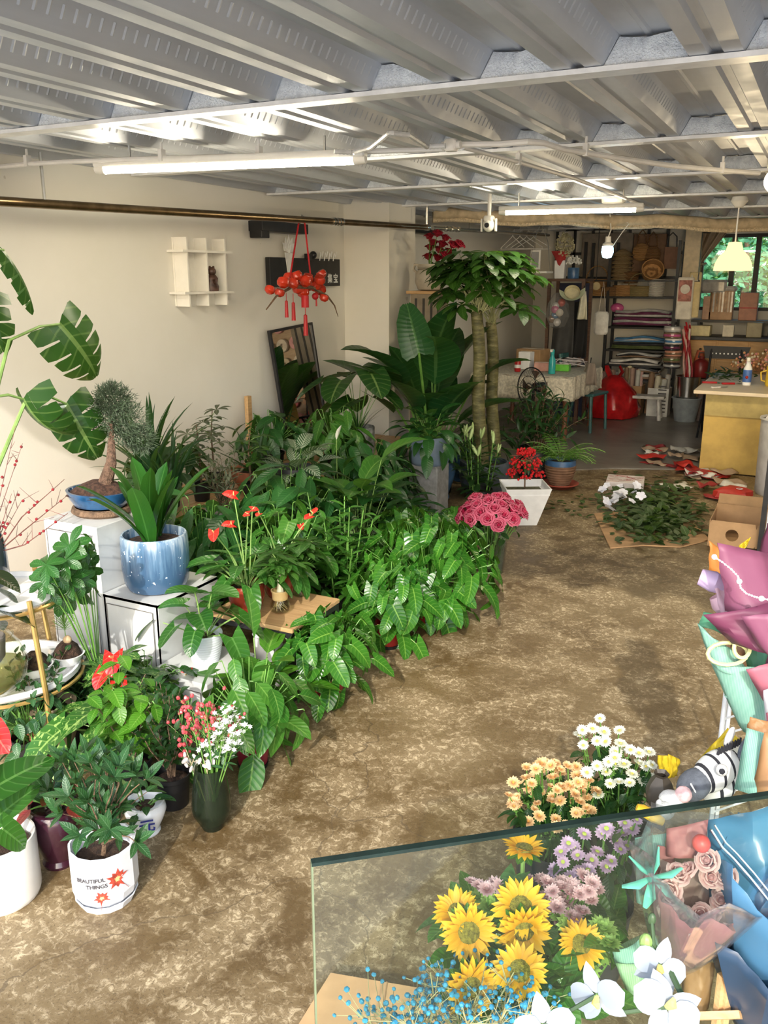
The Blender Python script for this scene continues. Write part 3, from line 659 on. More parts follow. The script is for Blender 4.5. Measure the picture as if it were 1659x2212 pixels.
# gold stand with white round trays
GX, GY = -2.50, 1.93
t = thing('plant_stand', 'gold two-tier plant stand with round white trays at the left edge', 'plant stand', (GX, GY, 0))
for z, r in ((.30, .245), (.60, .20)):
    tr = MB().lathe([(.001, z), (r - .012, z), (r, z + .012), (r, z + .03), (r - .01, z + .03), (r - .012, z + .012), (.001, z + .01)], 40).obj('tray', M_whiteg, t)
    MB().tube([(math.cos(a / 20 * PI) * (r + .006), math.sin(a / 20 * PI) * (r + .006), z - .004) for a in range(41)], .007, 6, cap=False).obj('ring', M_gold, tr)
for k in range(3):
    a = k * 2 * PI / 3 - .25; MB().tube([(math.cos(a) * .262, math.sin(a) * .262, 0), (math.cos(a) * .258, math.sin(a) * .258, .31), (math.cos(a) * .213, math.sin(a) * .213, .64)], .0095, 8).obj('leg', M_gold, t)
# ================================================================== plants on the left
def imgd(du, dv, dd): return Rv * du - Uv * dv + Fv * dd
CAMUP = -Fv + Vector((0, 0, .6))
# ---- large monstera at the left edge
mb_ = at(-150, 1010, x=-3.0)
t, z = potted('monstera', 'large split-leaf monstera reaching in from the left edge before the wall', (mb_.x, mb_.y, 0), 'round', .17, .34, pm('brown_glaze', (.10, .05, .03), .3), rz=0)
crown = Vector((0, 0, .45)); mons = [monstera(G_mon, .36, .36, 1.1, 5, 1, .55), monstera(G_mon, .36, .30, 1.2, 4, 2, .8), monstera(G_mon, .36, .34, 1.1, 4, 3, .5)] + [monstera(G_mon, .36, .15, .5, 5, 4, 1.2)]
st = MB()
def mleaf(u, v, x, tip, sc, mesh, up=CAMUP, via=None):
    p = at(u, v, x=x); b = p - t.location; q = at(tip[0], tip[1], x=x + tip[2]); d = q - p
    put('leaf', mesh, t, M=orient(d, up, b, d.length / .34 * sc))
    mid = crown.lerp(b, .55) + Vector((0, 0, .12)) if via is None else at(via[0], via[1], x=x) - t.location
    MB().tube([crown, crown.lerp(mid, .5) + Vector((0, 0, .03)), mid, mid.lerp(b, .6) + Vector((0, 0, .015)), b], [.011, .009, .007, .006, .005], 6).obj('petiole', M_stemp, t)
mleaf(8, 540, -2.85, (75, 662, .02), 1.0, mons[3], up=imgd(.9, -.5, .1), via=(-60, 560))
mleaf(128, 700, -2.9, (225, 815, .08), 1.05, mons[0], via=(20, 735))
mleaf(50, 862, -2.8, (130, 975, .05), 1.0, mons[1], up=imgd(-.5, -.3, -.8), via=(-30, 860))
mleaf(142, 872, -2.8, (200, 972, .08), 1.25, mons[2], via=(60, 855))
mleaf(-40, 640, -3.0, (-10, 740, .1), 1.1, mons[1], via=(-90, 700))
m = MB(); m.tube([(0, 0, .2), (.01, 0, .35), (0, .01, .5)], [.022, .02, .015], 8); m.obj('stem', M_stemg, t)
# ---- dry berry branches in a dark vase on the stand top
bp = Vector((GX - .06, GY + .02, .63))
t = thing('berry_branches', 'bare twigs with tiny dark red berries at the left edge', 'dried branches', bp)
va = thing('vase', 'dark glass vase holding the bare berry twigs', 'vase', bp)
MB().lathe([(.05, 0), (.062, .02), (.058, .16), (.045, .2), (.05, .21), (.043, .21), (.05, .16), (.055, .03), (.001, .02)], 24).obj('body', pm('dark_glass', (.03, .04, .045), .08, coat=.5), va)
M_twig = pm('twig', (.14, .055, .045), .7, var=.3); M_berry = pm('dark_red_berry', (.22, .015, .02), .3)
r = random.Random(5); bmesh_ = MB().ball((0, 0, 0), .0055, 6, 4).mesh('berry', M_berry)
for k in range(26):
    a = r.uniform(0, 6.28); sp = r.uniform(.02, .16) + (.1 if k > 20 else 0); H = r.uniform(.25, .52)
    pts = [Vector((0, 0, .06)), Vector((sp * .35 * math.cos(a), sp * .35 * math.sin(a), .06 + H * .45)), Vector((sp * math.cos(a) + r.uniform(-.02, .02), sp * math.sin(a), .06 + H))]
    if k > 22: pts = [Vector((.02, .02, .12)), Vector((.14, .04, .26 - .05 * (k - 23))), Vector((.30, .1, .40 - .06 * (k - 23)))]
    tw = MB().tube(pts, [.0028, .002, .001], 4, cap=False)
    for j in range(5):
        q = r.uniform(.35, 1); i = 0 if q < .5 else 1; p = pts[i].lerp(pts[i + 1], q * 2 - i); e = p + Vector((r.uniform(-.05, .05), r.uniform(-.05, .05), r.uniform(0, .06))); tw.tube([p, e], [.0014, .0007], 3, cap=False)
    o = tw.obj('twig', M_twig, t)
    for j in range(4):
        q = r.uniform(.4, 1); i = 0 if q < .5 else 1; put('berry', bmesh_, o, pts[i].lerp(pts[i + 1], q * 2 - i) + Vector((r.uniform(-.006, .006), r.uniform(-.006, .006), 0)))
# ---- bonsai with a feathery cloud of foliage on the tall cabinet
bz = .725
t = thing('bonsai', 'bonsai with feathery grey-green crown in a dark blue oval pot on the tall cabinet', 'bonsai', (-2.665, 2.60, bz))
MB().lathe([(.10, 0), (.115, .012), (.11, .03), (.10, .034)], 28, sx=1.15).obj('wooden_base', M_bark, t)
MB().lathe([(.085, .034), (.10, .04), (.122, .08), (.128, .105), (.118, .105), (.11, .09), (.001, .088)], 32, sx=1.15).obj('pot', M_bluep, t)
MB().lathe([(.125, .088), (.09, .118), (.04, .14), (.001, .146)], 20, sx=1.1, wob=lambda w, z: 1 + .08 * math.sin(5 * w)).obj('soil', pm('pebble_soil', (.09, .045, .03), .9, var=.6, scale=70, bmp=1.2), t)
fc = at(245, 880, x=-2.70) - t.location
MB().tube([(.03, 0, .12), (.06, .02, .22), fc * .6 + Vector((.0, .02, .04)), fc - Vector((.02, 0, .04))], [.032, .022, .014, .008], 8).obj('trunk', pm('shaggy_bark', (.20, .12, .08), .95, var=.5, scale=50, bmp=1.5), t)
m = MB(); r = random.Random(8)
for k in range(7000):
    c = r.choice([(0, 0, 0, .11), (.05, .02, -.07, .10), (-.05, .02, -.06, .085), (.09, .05, -.14, .07), (0, 0, .04, .07)]); d = Vector((r.gauss(0, 1), r.gauss(0, 1), r.gauss(0, .9))).normalized() * c[3] * r.uniform(.5, 1)
    p = fc + Vector(c[:3]) + d; e = p + d.normalized() * .014 + Vector((r.uniform(-.012, .012), r.uniform(-.012, .012), r.uniform(-.008, .01))); s = (e - p).orthogonal().normalized() * .0021
    m.add([p - s, p + s, e], [(0, 1, 2)])
m.obj('foliage', pm('fern_grey', (.055, .085, .045), .6, var=.4, scale=30), t)['kind'] = 'stuff'
# ---- clivia in the blue drip-glazed pot
t, z = potted('clivia', 'clivia with broad upright strap leaves in a large blue drip-glazed pot', (-2.37, 2.585, .445), 'tub', .138, .235, M_drip, zs=.86, n=40)
lv = leafv(G_cliv, 'strap', .0, .36, .088, (50, 64, 72, 78, 82, 86, 89), droop=.42, fold=.28, n=9)
rosette(t, 8, lv, z, .03, tilt=.1, sc=(.75, 1.05), pos=(-.045, .0)); rosette(t, 8, lv, z, .03, tilt=.1, sc=(.7, 1.1), pos=(.05, .01))
# ---- strappy dracaena behind
t, z = potted('dracaena', 'strappy dark dracaena against the wall behind the clivia', (-3.1, 3.40, .40), 'cyl', .10, .18, M_blackp)
lv = leafv(G_agave, 'blade', .0, .44, .044, (25, 38, 50, 60, 68, 76, 84, 88), droop=.6, fold=.3)
rosette(t, 44, lv, z + .10, .03, sc=(.75, 1.2)); rosette(t, 30, lv, z + .02, .03, sc=(.7, 1.0), pos=(.10, .08))
MB().tube([(0, 0, z - .02), (0, 0, z + .12)], .015, 6).obj('stem', M_bark, t)
# ---- greyish small-leaved shrub and young pachiras behind
t, z = potted('shrub', 'greyish narrow-leaved shrub between the clivia and the terracotta bowl', (-2.88, 3.72, .0), 'cyl', .11, .45, pm('grey_stone_pot', (.3, .3, .28), .7))
lv = leafv(G_olive, 'lance', .0, .055, .014, (10, 25), droop=.6, n=4)
shrub(t, z, G_olive, 17, .42, .26, lv, 12, r=.003, upward=.7)
for k, (x, y, H) in enumerate(((-3.22, 3.95, .46), (-3.3, 4.18, .52), (-2.95, 4.08, .40))):
    t, z = potted('pachira_sapling', ['thin pachira sapling by the wall behind the greyish shrub', 'tallest thin pachira sapling against the cream wall', 'short pachira sapling in front of the terracotta bowl'][k], (x, y, .40), 'nursery', .06, .11, M_blackp, group='pachira saplings by the wall')
    MB().tube([(0, 0, z), (.01, 0, z + H * .5), (0, .01, z + H * .8)], [.007, .005, .003], 6).obj('stem', M_bark, t)
    for j in range(7): put('leaf', palmate(G_olive if k < 2 else G_money, 6, .10, .032, Lp=.07, pe=35, seed=j), t, (0, 0, z + H * (.5 + .055 * j) - .06), (jit(.2), jit(.2), j * 2.4))
t, z = potted('agave', 'spiky dark agave in a shallow terracotta bowl by the wall', (-3.12, 4.36, .40), 'bowl', .17, .13, M_terra)
lv = leafv(G_agave, 'blade', .0, .27, .045, (18, 30, 42, 54, 64, 74, 82), droop=.25, fold=.45, n=5)
rosette(t, 26, lv, z, .03, sc=(.75, 1.1))
# ---- calathea
t, z = potted('calathea', 'calathea with silver pinstriped leaves below the leaning mirror', (-2.74, 4.24, 0), 'cyl', .12, .60, pm('charcoal_pot', (.05, .05, .055), .5))
lv = leafv(G_cala, 'ovate', .20, .20, .10, (10, 25, 38, 50, 62, 75, 85), droop=.8, pbend=.35)
rosette(t, 44, lv, z, .04, sc=(.8, 1.1))
# ---- mirror leaning on the wall
mt, mbm = Vector((-3.61, 5.62, 1.335)), Vector((-3.50, 5.62, .402))
t = thing('mirror', 'black-framed mirror leaning against the cream wall', 'mirror', mbm); up = (mt - mbm); Lm = up.length; up.normalize()
yv = Vector((0, 1, 0)); yv = (yv + up * .055).normalized(); nv = yv.cross(up).normalized()
if nv.x < 0: nv = -nv
up = nv.cross(yv); Mm = Matrix((yv, up, nv)).transposed()
MW = .60
mg, ntm, bb, oo = _new('mirror_silver'); bb.inputs['Base Color'].default_value = (.85, .86, .85, 1); bb.inputs['Metallic'].default_value = 1; bb.inputs['Roughness'].default_value = .015
MB().box(Mm @ Vector((0, Lm / 2, .008)), (MW - .03, Lm - .03, .004), M=Mm).obj('glass', mg, t, smooth=False)
for (cx_, cy_, sx, sy) in ((-MW / 2 + .01, Lm / 2, .02, Lm), (MW / 2 - .01, Lm / 2, .02, Lm), (0, .01, MW - .04, .02), (0, Lm - .01, MW - .04, .02)):
    MB().box(Mm @ Vector((cx_, cy_, .006)), (sx, sy, .022), M=Mm).obj('frame', M_black, t, smooth=False)
MB().box(Mm @ Vector((0, Lm / 2, -.008)), (MW - .01, Lm - .01, .006), M=Mm).obj('backing', M_blackp, t, smooth=False)
tag(MB().box((-3.60, 4.98, .64), (.03, .045, .48)).obj('wood_batten', M_wooda, smooth=False), 'short upright pale wooden batten against the wall left of the mirror', 'batten')
# ---- round-leaved young monstera in a grey stoneware pot
t, z = potted('monstera', 'young monstera with round uncut leaves in a grey stoneware pot beside the mirror', (-3.03, 5.55, .40), 'cyl', .13, .22, pm('mottled_stone', (.20, .20, .19), .6, var=.6, scale=20))
lv = leafv(G_mon, 'heart', .52, .27, .27, (60, 70, 76, 82, 86), droop=.35, pbend=.3, brk=1.4)
rosette(t, 13, lv, z, .03, sc=(.75, 1.05), tilt=.1)
lv = leafv(G_dark, 'blade', .0, .25, .012, (50, 65, 80), droop=.8)
rosette(t, 16, lv, z, .05)
# ---- peace lilies and other leafy pots on the floor, middle
def leafy(name, label, x, y, n, mat, kind, Lp, L, W, el, potm=None, pr=.09, ph=.18, group=None, zbase=0.0, droop=.9, sc=(.8, 1.15), r0=.03, pk='nursery', pbend=.5, tilt=.12, stem=None):
    t, z = potted(name, label, (x, y, zbase), pk, pr, ph, potm or M_blackp, group=group)
    rosette(t, n, leafv(mat, kind, Lp, L, W, el, droop=droop, pbend=pbend, stem=stem), z, r0, sc=sc, tilt=tilt); return t, z
PG = 'dark peace lilies in the middle of the display'
leafy('peace_lily', 'dark glossy peace lily just below the terracotta bowl', -2.62, 3.62, 46, G_peace, 'lance', .34, .24, .075, (25, 40, 52, 62, 70, 78, 85), group=PG)
leafy('peace_lily', 'dark glossy peace lily behind the wooden-topped table', -2.42, 4.0, 50, G_peace, 'lance', .36, .24, .075, (25, 40, 52, 62, 70, 78, 85), group=PG)
t, z = leafy('peace_lily', 'peace lily with one faded white spathe left of the tall canna-like plant', -2.6, 4.55, 46, G_peace, 'lance', .38, .25, .08, (25, 40, 52, 62, 70, 78, 85), group=PG)
MB().tube([(0, 0, z), (.02, -.02, .5), (.02, -.02, .72)], [.004, .003, .003], 5).obj('flower_stalk', M_stemp, t); mb = MB(); p, _ = arc(1.2, .4, .12, 6, (.02, -.02, .72)); blade(mb, p, .03, 'lance', .4); mb.obj('spathe', pm('cream_spathe', (.75, .76, .66), .5), t)
leafy('peace_lily', 'dense green peace lily in front of the grey concrete stand', -2.35, 4.85, 54, G_peace, 'lance', .16, .17, .07, (15, 30, 45, 58, 70, 80), group=PG)
leafy('peace_lily', 'low peace lily between the white round pot and the rose vase', -2.1, 4.7, 44, G_peace, 'lance', .17, .16, .06, (5, 25, 40, 55, 70, 80), group=PG)
def bush(name, label, x, y, n, mat, kind, L, W, rx, rz, zc, potm=None, pr=.09, ph=.16, group=None, **kw):
    t, z = potted(name, label, (x, y, 0), 'nursery', pr, ph, potm or M_blackp, group=group); dome(t, n, leafv(mat, kind, .02, L, W, (0, 12, 25), droop=.55), (0, 0, zc), rx, rz, base=(0, 0, z), **kw); return t
bush('peace_lily', 'dark leafy clump left of the table behind the clivia pot', -2.62, 3.2, 70, G_peace, 'lance', .2, .07, .26, .26, .42, group=PG)
bush('peace_lily', 'dark leafy clump below the greyish shrub', -2.85, 3.40, 60, G_peace, 'lance', .2, .07, .24, .20, .34, group=PG)
bush('peace_lily', 'dark leafy clump right below the pinstriped calathea', -2.5, 3.75, 90, G_peace, 'lance', .21, .075, .32, .30, .46, group=PG)
bush('peace_lily', 'dark leafy clump in front of the grey stoneware pot', -2.72, 5.0, 80, G_peace, 'ovate', .2, .08, .32, .26, .42, group=PG)
bush('peace_lily', 'dark leafy clump just left of the concrete pedestal foot', -2.62, 5.2, 70, G_dark, 'ovate', .15, .06, .24, .20, .28, group=PG)
for k, (x, y, lab) in enumerate(((-3.28, 4.80, 'leafy green plant on the wooden bench left of the mirror foot'), (-3.3, 3.75, 'leafy green plant on the wooden bench behind the dracaena'), (-2.98, 5.12, 'leafy green plant on the wooden bench before the mirror'))):
    t, z = potted('bench_plant', lab, (x, y, .40), 'nursery', .08, .14, M_blackp, group='leafy plants on the wooden bench'); dome(t, 60, leafv([G_peace, G_dark, G_lilyb][k], 'ovate', .02, .16, .07, (0, 12, 25), droop=.55), (0, 0, .24), .22, .20, base=(0, 0, z), lo=-.4)
bush('philodendron', 'light green leafy clump behind the anthuriums', -2.25, 3.35, 70, G_lilyb, 'heart', .12, .085, .24, .22, .42)
leafy('philodendron', 'green philodendron seen above the anthuriums behind the table', -2.3, 3.40, 40, G_lilyb, 'heart', .32, .15, .10, (20, 38, 52, 64, 74, 84))
# tall stems in a white round pot
t, z = potted('canna', 'tall broad-leaved plant with pale upright stems in a white round pot', (-2.24, 4.12, 0), 'round', .15, .27, M_whiteg)
lv = leafv(G_lilyb, 'ovate', .48, .28, .14, (72, 78, 82, 85, 88), droop=.8, pbend=.25, stem=M_stemp, brk=.5)
rosette(t, 13, lv, z, .05, sc=(.7, 1.1), tilt=.07)
lv = leafv(G_peace, 'ovate', .36, .22, .11, (60, 70, 78, 85), droop=.9, pbend=.3, stem=M_stemp)
rosette(t, 12, lv, z, .05, sc=(.7, 1.0))
# ---- strelitzia
t, z = potted('strelitzia', 'tall strelitzia with huge paddle leaves in front of the wall pier', (-2.72, 6.22, 0), 'cyl', .17, .32, M_blackp)
lv = leafv(G_strel, 'ovate', .60, .58, .33, (62, 70, 76, 82, 86), droop=.75, pbend=.2, fold=.3, n=9, pr=.011, brk=.15)
rosette(t, 18, lv, z, .06, sc=(.85, 1.15), tilt=.12)
p = at(905, 762, x=-2.55) - t.location
put('leaf', monstera(G_strel, .36, .30, .3, 1, 9, .25), t, M=Matrix.Rotation(-t.rotation_euler.z, 4, 'Z') @ orient(imgd(-.25, -1, .15), -Fv, Matrix.Rotation(0, 3, 'Z') @ p, 1.0))
MB().tube([Vector((0, 0, z)), Matrix.Rotation(-t.rotation_euler.z, 3, 'Z') @ p], [.012, .009], 6).obj('petiole', M_stemg, t)
# ---- concrete stand with a blue-grey pot of syngonium
t = thing('concrete_stand', 'grey concrete pedestal beside the blue-grey pot', 'pedestal', (-2.42, 5.50, 0)); MB().box((0, 0, .21), (.22, .22, .40), bev=.008).obj('column', pm('concrete_block', (.24, .24, .235), .85, var=.25, bmp=.3), t, smooth=False); MB().box((0, 0, .012), (.28, .28, .024), bev=.005).obj('foot', MATS['concrete_block'], t, smooth=False)
leafy('syngonium', 'bushy dark green plant in a blue-grey pot on the concrete pedestal', -2.42, 5.50, 90, G_peace, 'ovate', .17, .15, .068, (-10, 12, 30, 48, 62, 76, 86), potm=pm('blue_grey_glaze', (.14, .19, .26), .35), pr=.14, ph=.2, zbase=.41, pk='cyl', droop=.8, sc=(.75, 1.25))
# ---- blue glazed pots behind
for k, (u, v, rr_, hh, lab) in enumerate(((962, 1085, .13, .30, 'dark blue glazed urn on the floor right of the concrete pedestal'), (1012, 1045, .12, .24, 'blue-grey glazed urn behind the lily buds'))):
    P = at(u, v, z=0); t, z = potted('glazed_urn', lab, (P.x - .1, P.y + .1, 0), 'urn', rr_, hh, M_bluem, group='blue glazed urns on the floor')
    rosette(t, 26, leafv(G_dark, 'lance', .2, .16, .05, (20, 40, 55, 68, 80), droop=.8), z, .03)
leafy('croton', 'dark brownish pot plant between the strelitzia and the money tree', -2.55, 6.95, 60, G_dark, 'lance', .25, .2, .05, (10, 30, 45, 60, 75, 85), pr=.12, ph=.3)
# ---- money tree
P = at(1046, 1010, x=-2.32); t, z = potted('money_tree', 'tall money tree with two bare trunks and a domed crown', (P.x, P.y, 0), 'round', .2, .27, pm('slate_glaze', (.07, .09, .12), .35), rz=0)
M_tr = pm('green_grey_trunk', (.24, .22, .11), .7, var=.4, scale=18, bmp=.8)
def trunk_mat():
    m, nt, b, o = _new('ringed_trunk'); tc = N(nt, 'ShaderNodeTexCoord'); mp = N(nt, 'ShaderNodeMapping'); mp.inputs['Scale'].default_value = (9, 9, 34); nt.links.new(tc.outputs['Object'], mp.inputs[0])
    a = noise(nt, mp.outputs[0], 1.0, 5, .7); c = ramp(nt, a, [(.35, (.05, .05, .018)), (.55, (.13, .12, .045)), (.74, (.30, .27, .14))]); nt.links.new(c, b.inputs['Base Color']); b.inputs['Roughness'].default_value = .6; bump(nt, b, a, .6, .01); return m
M_tr = trunk_mat()
tops = []
for (u0, u1, vt, x) in ((1040, 1031, 672, -2.30), (1066, 1062, 695, -2.38)):
    a = at(u0, 1000, x=x) - t.location; b_ = at(u1, vt, x=x) - t.location; a.z = .2
    pts = [a.lerp(b_, k / 8) + Vector((.008 * math.sin(k * 1.3), .006 * math.cos(k), 0)) for k in range(9)]
    MB().tube(pts, [.060, .055, .051, .050, .048, .047, .046, .045, .042], 12).obj('trunk', M_tr, t); tops.append(b_)
pm6 = [palmate(G_money, n_, .19, .066, 'obov', .75, .05, Lp=0, seed=n_ * 3 + s) for n_ in (6, 7) for s in (0, 1, 2)]
M_pet = pm('pale_petiole', (.42, .44, .24), .5)
cc = at(1048, 600, x=-2.35) - t.location
for k in range(84):
    a = k * 2.39996; q = (k + .5) / 84; el = 1.5 * (1 - q) - .42; rad = .31 * R.uniform(.75, 1.08); tip = cc + Vector((math.cos(a) * math.cos(el) * rad * 1.08, math.sin(a) * math.cos(el) * rad * 1.08, math.sin(el) * rad * .72 - .02))
    if k >= 66: tip = cc + Vector((math.cos(a) * .34 * R.uniform(.8, 1.1), math.sin(a) * .34 * R.uniform(.8, 1.1), R.uniform(-.24, -.06)))
    tip += Vector((jit(.04), jit(.04), jit(.04)))
    b_ = tops[k % 2] + Vector((jit(.03), jit(.03), -.02)); pet = MB().tube([b_, b_.lerp(tip, .5) + Vector((0, 0, .06)), tip], [.003, .0026, .0022], 4, cap=False).obj('petiole', M_pet, t)
    d = tip - cc; put('leaf', R.choice(pm6), t, M=orient(Vector((d.x, d.y, -.35 * q * .3)), d * .7 + Vector((0, 0, .22)), tip, R.uniform(.85, 1.2)))
# ---- pedestal with stone jar of red roses
P = Vector((-3.0, 6.78, 0)); zj = zat(P, 628)
t = thing('pedestal', 'tall narrow pedestal with a wooden top against the wall pier', 'pedestal', P); MB().box((0, 0, zj - .012), (.30, .30, .024), bev=.004).obj('top', M_wood, t, smooth=False); MB().box((0, 0, (zj - .024) / 2), (.24, .24, zj - .024)).obj('column', pm('cream_column', (.26, .21, .15), .6), t, smooth=False)
for k in range(3): MB().box((-.07 + .07 * k, -.121, zj * .5), (.02, .004, zj - .12)).obj('flute', pm('dark_flute', (.05, .045, .04), .7), t, smooth=False)
t = thing('stone_jar', 'beige stone jar with a loop handle on the tall pedestal', 'vase', P + Vector((0, 0, zj)))
M_jar = pm('beige_stoneware', (.40, .36, .29), .75, var=.12)
MB().lathe([(.07, 0), (.10, .01), (.125, .07), (.12, .14), (.095, .17), (.09, .18), (.105, .20), (.10, .215), (.08, .215), (.08, .17), (.1, .1), (.001, .06)], 28).obj('body', M_jar, t)
for k in range(3): MB().lathe([(.098 + .004 * k, .166 + .011 * k), (.106, .171 + .011 * k), (.098 + .004 * k, .176 + .011 * k)], 28).obj('ring', M_jar, t)
for s in (-1, 1): MB().tube([(s * .115, 0, .14), (s * .15, 0, .17), (s * .14, 0, .21), (s * .098, 0, .205)], .012, 8).obj('handle', M_jar, t)
# ---- roses
def rose_mesh(mat, npet=16, seed=0, open_=1.0):
    r = random.Random(seed); mb = MB()
    mb.tube([(0, 0, -.4), (0, 0, 0), (0, 0, .35), (0, 0, .5)], [.12, .26, .2, .03], 8)
    for k in range(npet):
        q = k / npet; a = k * 2.39996; rad = .12 + .62 * q; h0 = .62 - .30 * q; wd = .8 + .25 * q; tilt = (.1 + .9 * q) * open_; M = Matrix.Rotation(a, 3, 'Z')
        def fn(u, v, rad=rad, h0=h0, wd=wd, tilt=tilt, M=M):
            w = (u - .5) * 2; b = (w * wd) * (0.5 + .5 * math.sin(v * PI * .62)); rr = rad * (.55 + .45 * v) + tilt * .35 * max(0, v - .45); zz = -.25 + (h0 + .25) * math.sin(v * PI * .5) - tilt * .55 * max(0, v - .72) - .12 * w * w * v
            return M @ Vector((rr * math.cos(b * .9), rr * math.sin(b * .9), zz))
        mb.grid(fn, 4, 4)
    return mb.mesh('bloom', mat)
def rosem(name, c, edge):
    m, nt, b, o = _new(name); uv = N(nt, 'ShaderNodeUVMap'); sp = N(nt, 'ShaderNodeSeparateXYZ'); nt.links.new(uv.outputs[0], sp.inputs[0]); oi = N(nt, 'ShaderNodeObjectInfo')
    f = math_(nt, 'POWER', sp.outputs[1], 4.0); cc_ = mix(nt, math_(nt, 'MULTIPLY', f, .75), mix(nt, math_(nt, 'MULTIPLY', oi.outputs['Random'], .5), c, tuple(x * .7 for x in c)), edge); nt.links.new(cc_, b.inputs['Base Color']); b.inputs['Roughness'].default_value = .5
    t_ = N(nt, 'ShaderNodeBsdfTranslucent'); nt.links.new(cc_, t_.inputs[0]); mx = N(nt, 'ShaderNodeMixShader'); mx.inputs[0].default_value = .25
    nt.links.new(b.outputs[0], mx.inputs[1]); nt.links.new(t_.outputs[0], mx.inputs[2]); nt.links.new(mx.outputs[0], o.inputs[0]); return m
M_rpink = rosem('hot_pink_petal', (.60, .018, .09), (.90, .30, .42)); M_rred = rosem('dark_red_petal', (.28, .008, .02), (.42, .02, .05))
ros_p = [rose_mesh(M_rpink, 18, s) for s in range(3)]; ros_r = [rose_mesh(M_rred, 18, s) for s in range(2)]
roseleaf = leafv(G_dark, 'ovate', .02, .06, .035, (10, 30), droop=.5)
def cut_rose(name, label, group, base, tip, d, size, meshes, leaves=1):
    t = thing(name, label, 'flower', base, 0, group); v = Vector(tip) - Vector(base)
    MB().tube([(0, 0, 0), v * .6 + Vector((0, 0, .01)), v], [.003, .003, .003], 5).obj('stem', M_stemg, t)
    put('bloom', R.choice(meshes), t, M=Matrix.Translation(v) @ Vector(d).to_track_quat('Z', 'Y').to_matrix().to_4x4() @ Matrix.Rotation(R.uniform(0, 6), 4, 'Z') @ Matrix.Scale(size, 4))
    for k in range(leaves): put('leaf', R.choice(roseleaf), t, v * R.uniform(.6, .9), (jit(.4), jit(.4), R.uniform(0, 6.28)), 1.0)
J = P + Vector((0, 0, zj))
for k, (u, v) in enumerate(((928, 512), (945, 505), (962, 515), (978, 530), (992, 528), (930, 535), (948, 540), (925, 555), (945, 558), (962, 552), (936, 525), (970, 545), (955, 528))):
    q = at(u, v, y=6.78 + jit(.08)); cut_rose('red_rose', 'dark red rose in the beige stone jar', 'red roses in the stone jar', J + Vector((jit(.03), jit(.03), .08)), q, q - J - Vector((0, 0, .05)), .062, ros_r)
# ---- pink roses in the tapered glass vase
P = at(1062, 1232, z=0); ht = zat(P, 1130)
t = thing('glass_vase', 'tapered square clear glass vase on the floor holding pink roses', 'vase', P, .25)
M_gl = glassm('clear_glass', (.86, .90, .90)); M_water = glassm('vase_water', (.62, .68, .50), tint=(.12, .13, .06, .25))
MB().lathe([(.070, .002), (.098, ht), (.092, ht), (.066, .012), (.001, .012)], 32, sq=.75).obj('glass', M_gl, t)
MB().lathe([(.064, .014), (.080, ht * .62), (.001, ht * .62)], 24, sq=.7).obj('water', M_water, t)
cc = at(1062, 1105, y=P.y)
for k in range(34):
    a = k * 2.39996; q = (k + .5) / 34; el = math.asin(1 - .98 * q); rad = .178
    d = Vector((math.cos(a) * math.cos(el), math.sin(a) * math.cos(el), math.sin(el)))
    tip = cc + Vector((0, 0, -.04)) + Vector((d.x * rad, d.y * rad, d.z * rad * .68)) * R.uniform(.86, 1.1)
    b_ = P + Vector((jit(.035), jit(.035), .02)); cut_rose('pink_rose', 'hot pink rose in the dense bunch in the glass vase', 'pink roses in the glass vase', b_, tip, d + Vector((jit(.3), jit(.3), .3)), R.uniform(.050, .062), ros_p)
# ================================================================== front rows of the plant display
def fat(u, v): return at(u, v, z=0)
# ---- white tapered square pot with red-berried plant
P = fat(1130, 1128); hp = zat(P, 1046)
t = thing('ardisia', 'red-berried plant in a tall white tapered square pot', 'potted plant', P, .5)
r1, r0_ = .225, .115
m = MB(); m.lathe([(r0_, 0), (r1, hp), (r1 - .012, hp), (r1 - .016, hp - .05), (.001, hp - .05)], 4, rot=PI / 4); m.obj('pot', pm('white_matt_pot', (.74, .75, .74), .55, var=.05), t, smooth=False)
MB().lathe([(r1 * .82, hp - .05), (.05, hp - .035), (.001, hp - .03)], 4, rot=PI / 4).obj('soil', pm('grassy_soil', (.08, .08, .04), .9, var=.6, scale=50), t)
bt = zat(P, 985)
MB().tube([(0, 0, hp - .05), (0, .005, hp + .08), (.005, 0, bt + .02)], [.006, .005, .003], 6).obj('stem', M_bark, t)
bm = MB().ball((0, 0, 0), .0095, 7, 5).mesh('berry', pm('bright_red_berry', (.45, .012, .015), .2))
for k in range(230):
    lay = k % 3; a = R.uniform(0, 6.28); rr = [.14, .11, .06][lay] * R.uniform(.55, 1.05); put('berry', bm, t, (rr * math.cos(a), rr * math.sin(a), [bt - .12, bt - .05, bt + .03][lay] + jit(.022)))
m = MB()
for k in range(30): a = k * 2.4; rr = .11; m.tube([(0, 0, bt - .06 + .004 * k % .1), (rr * math.cos(a), rr * math.sin(a), bt - .1 + .05 * (k % 3))], .0012, 3, cap=False)
m.obj('berry_stalks', pm('red_stalk', (.3, .06, .04), .5), t)['kind'] = 'stuff'
rosette(t, 14, leafv(G_dark, 'lance', .03, .09, .03, (5, 20, 35), droop=.6), bt - .04, .01)
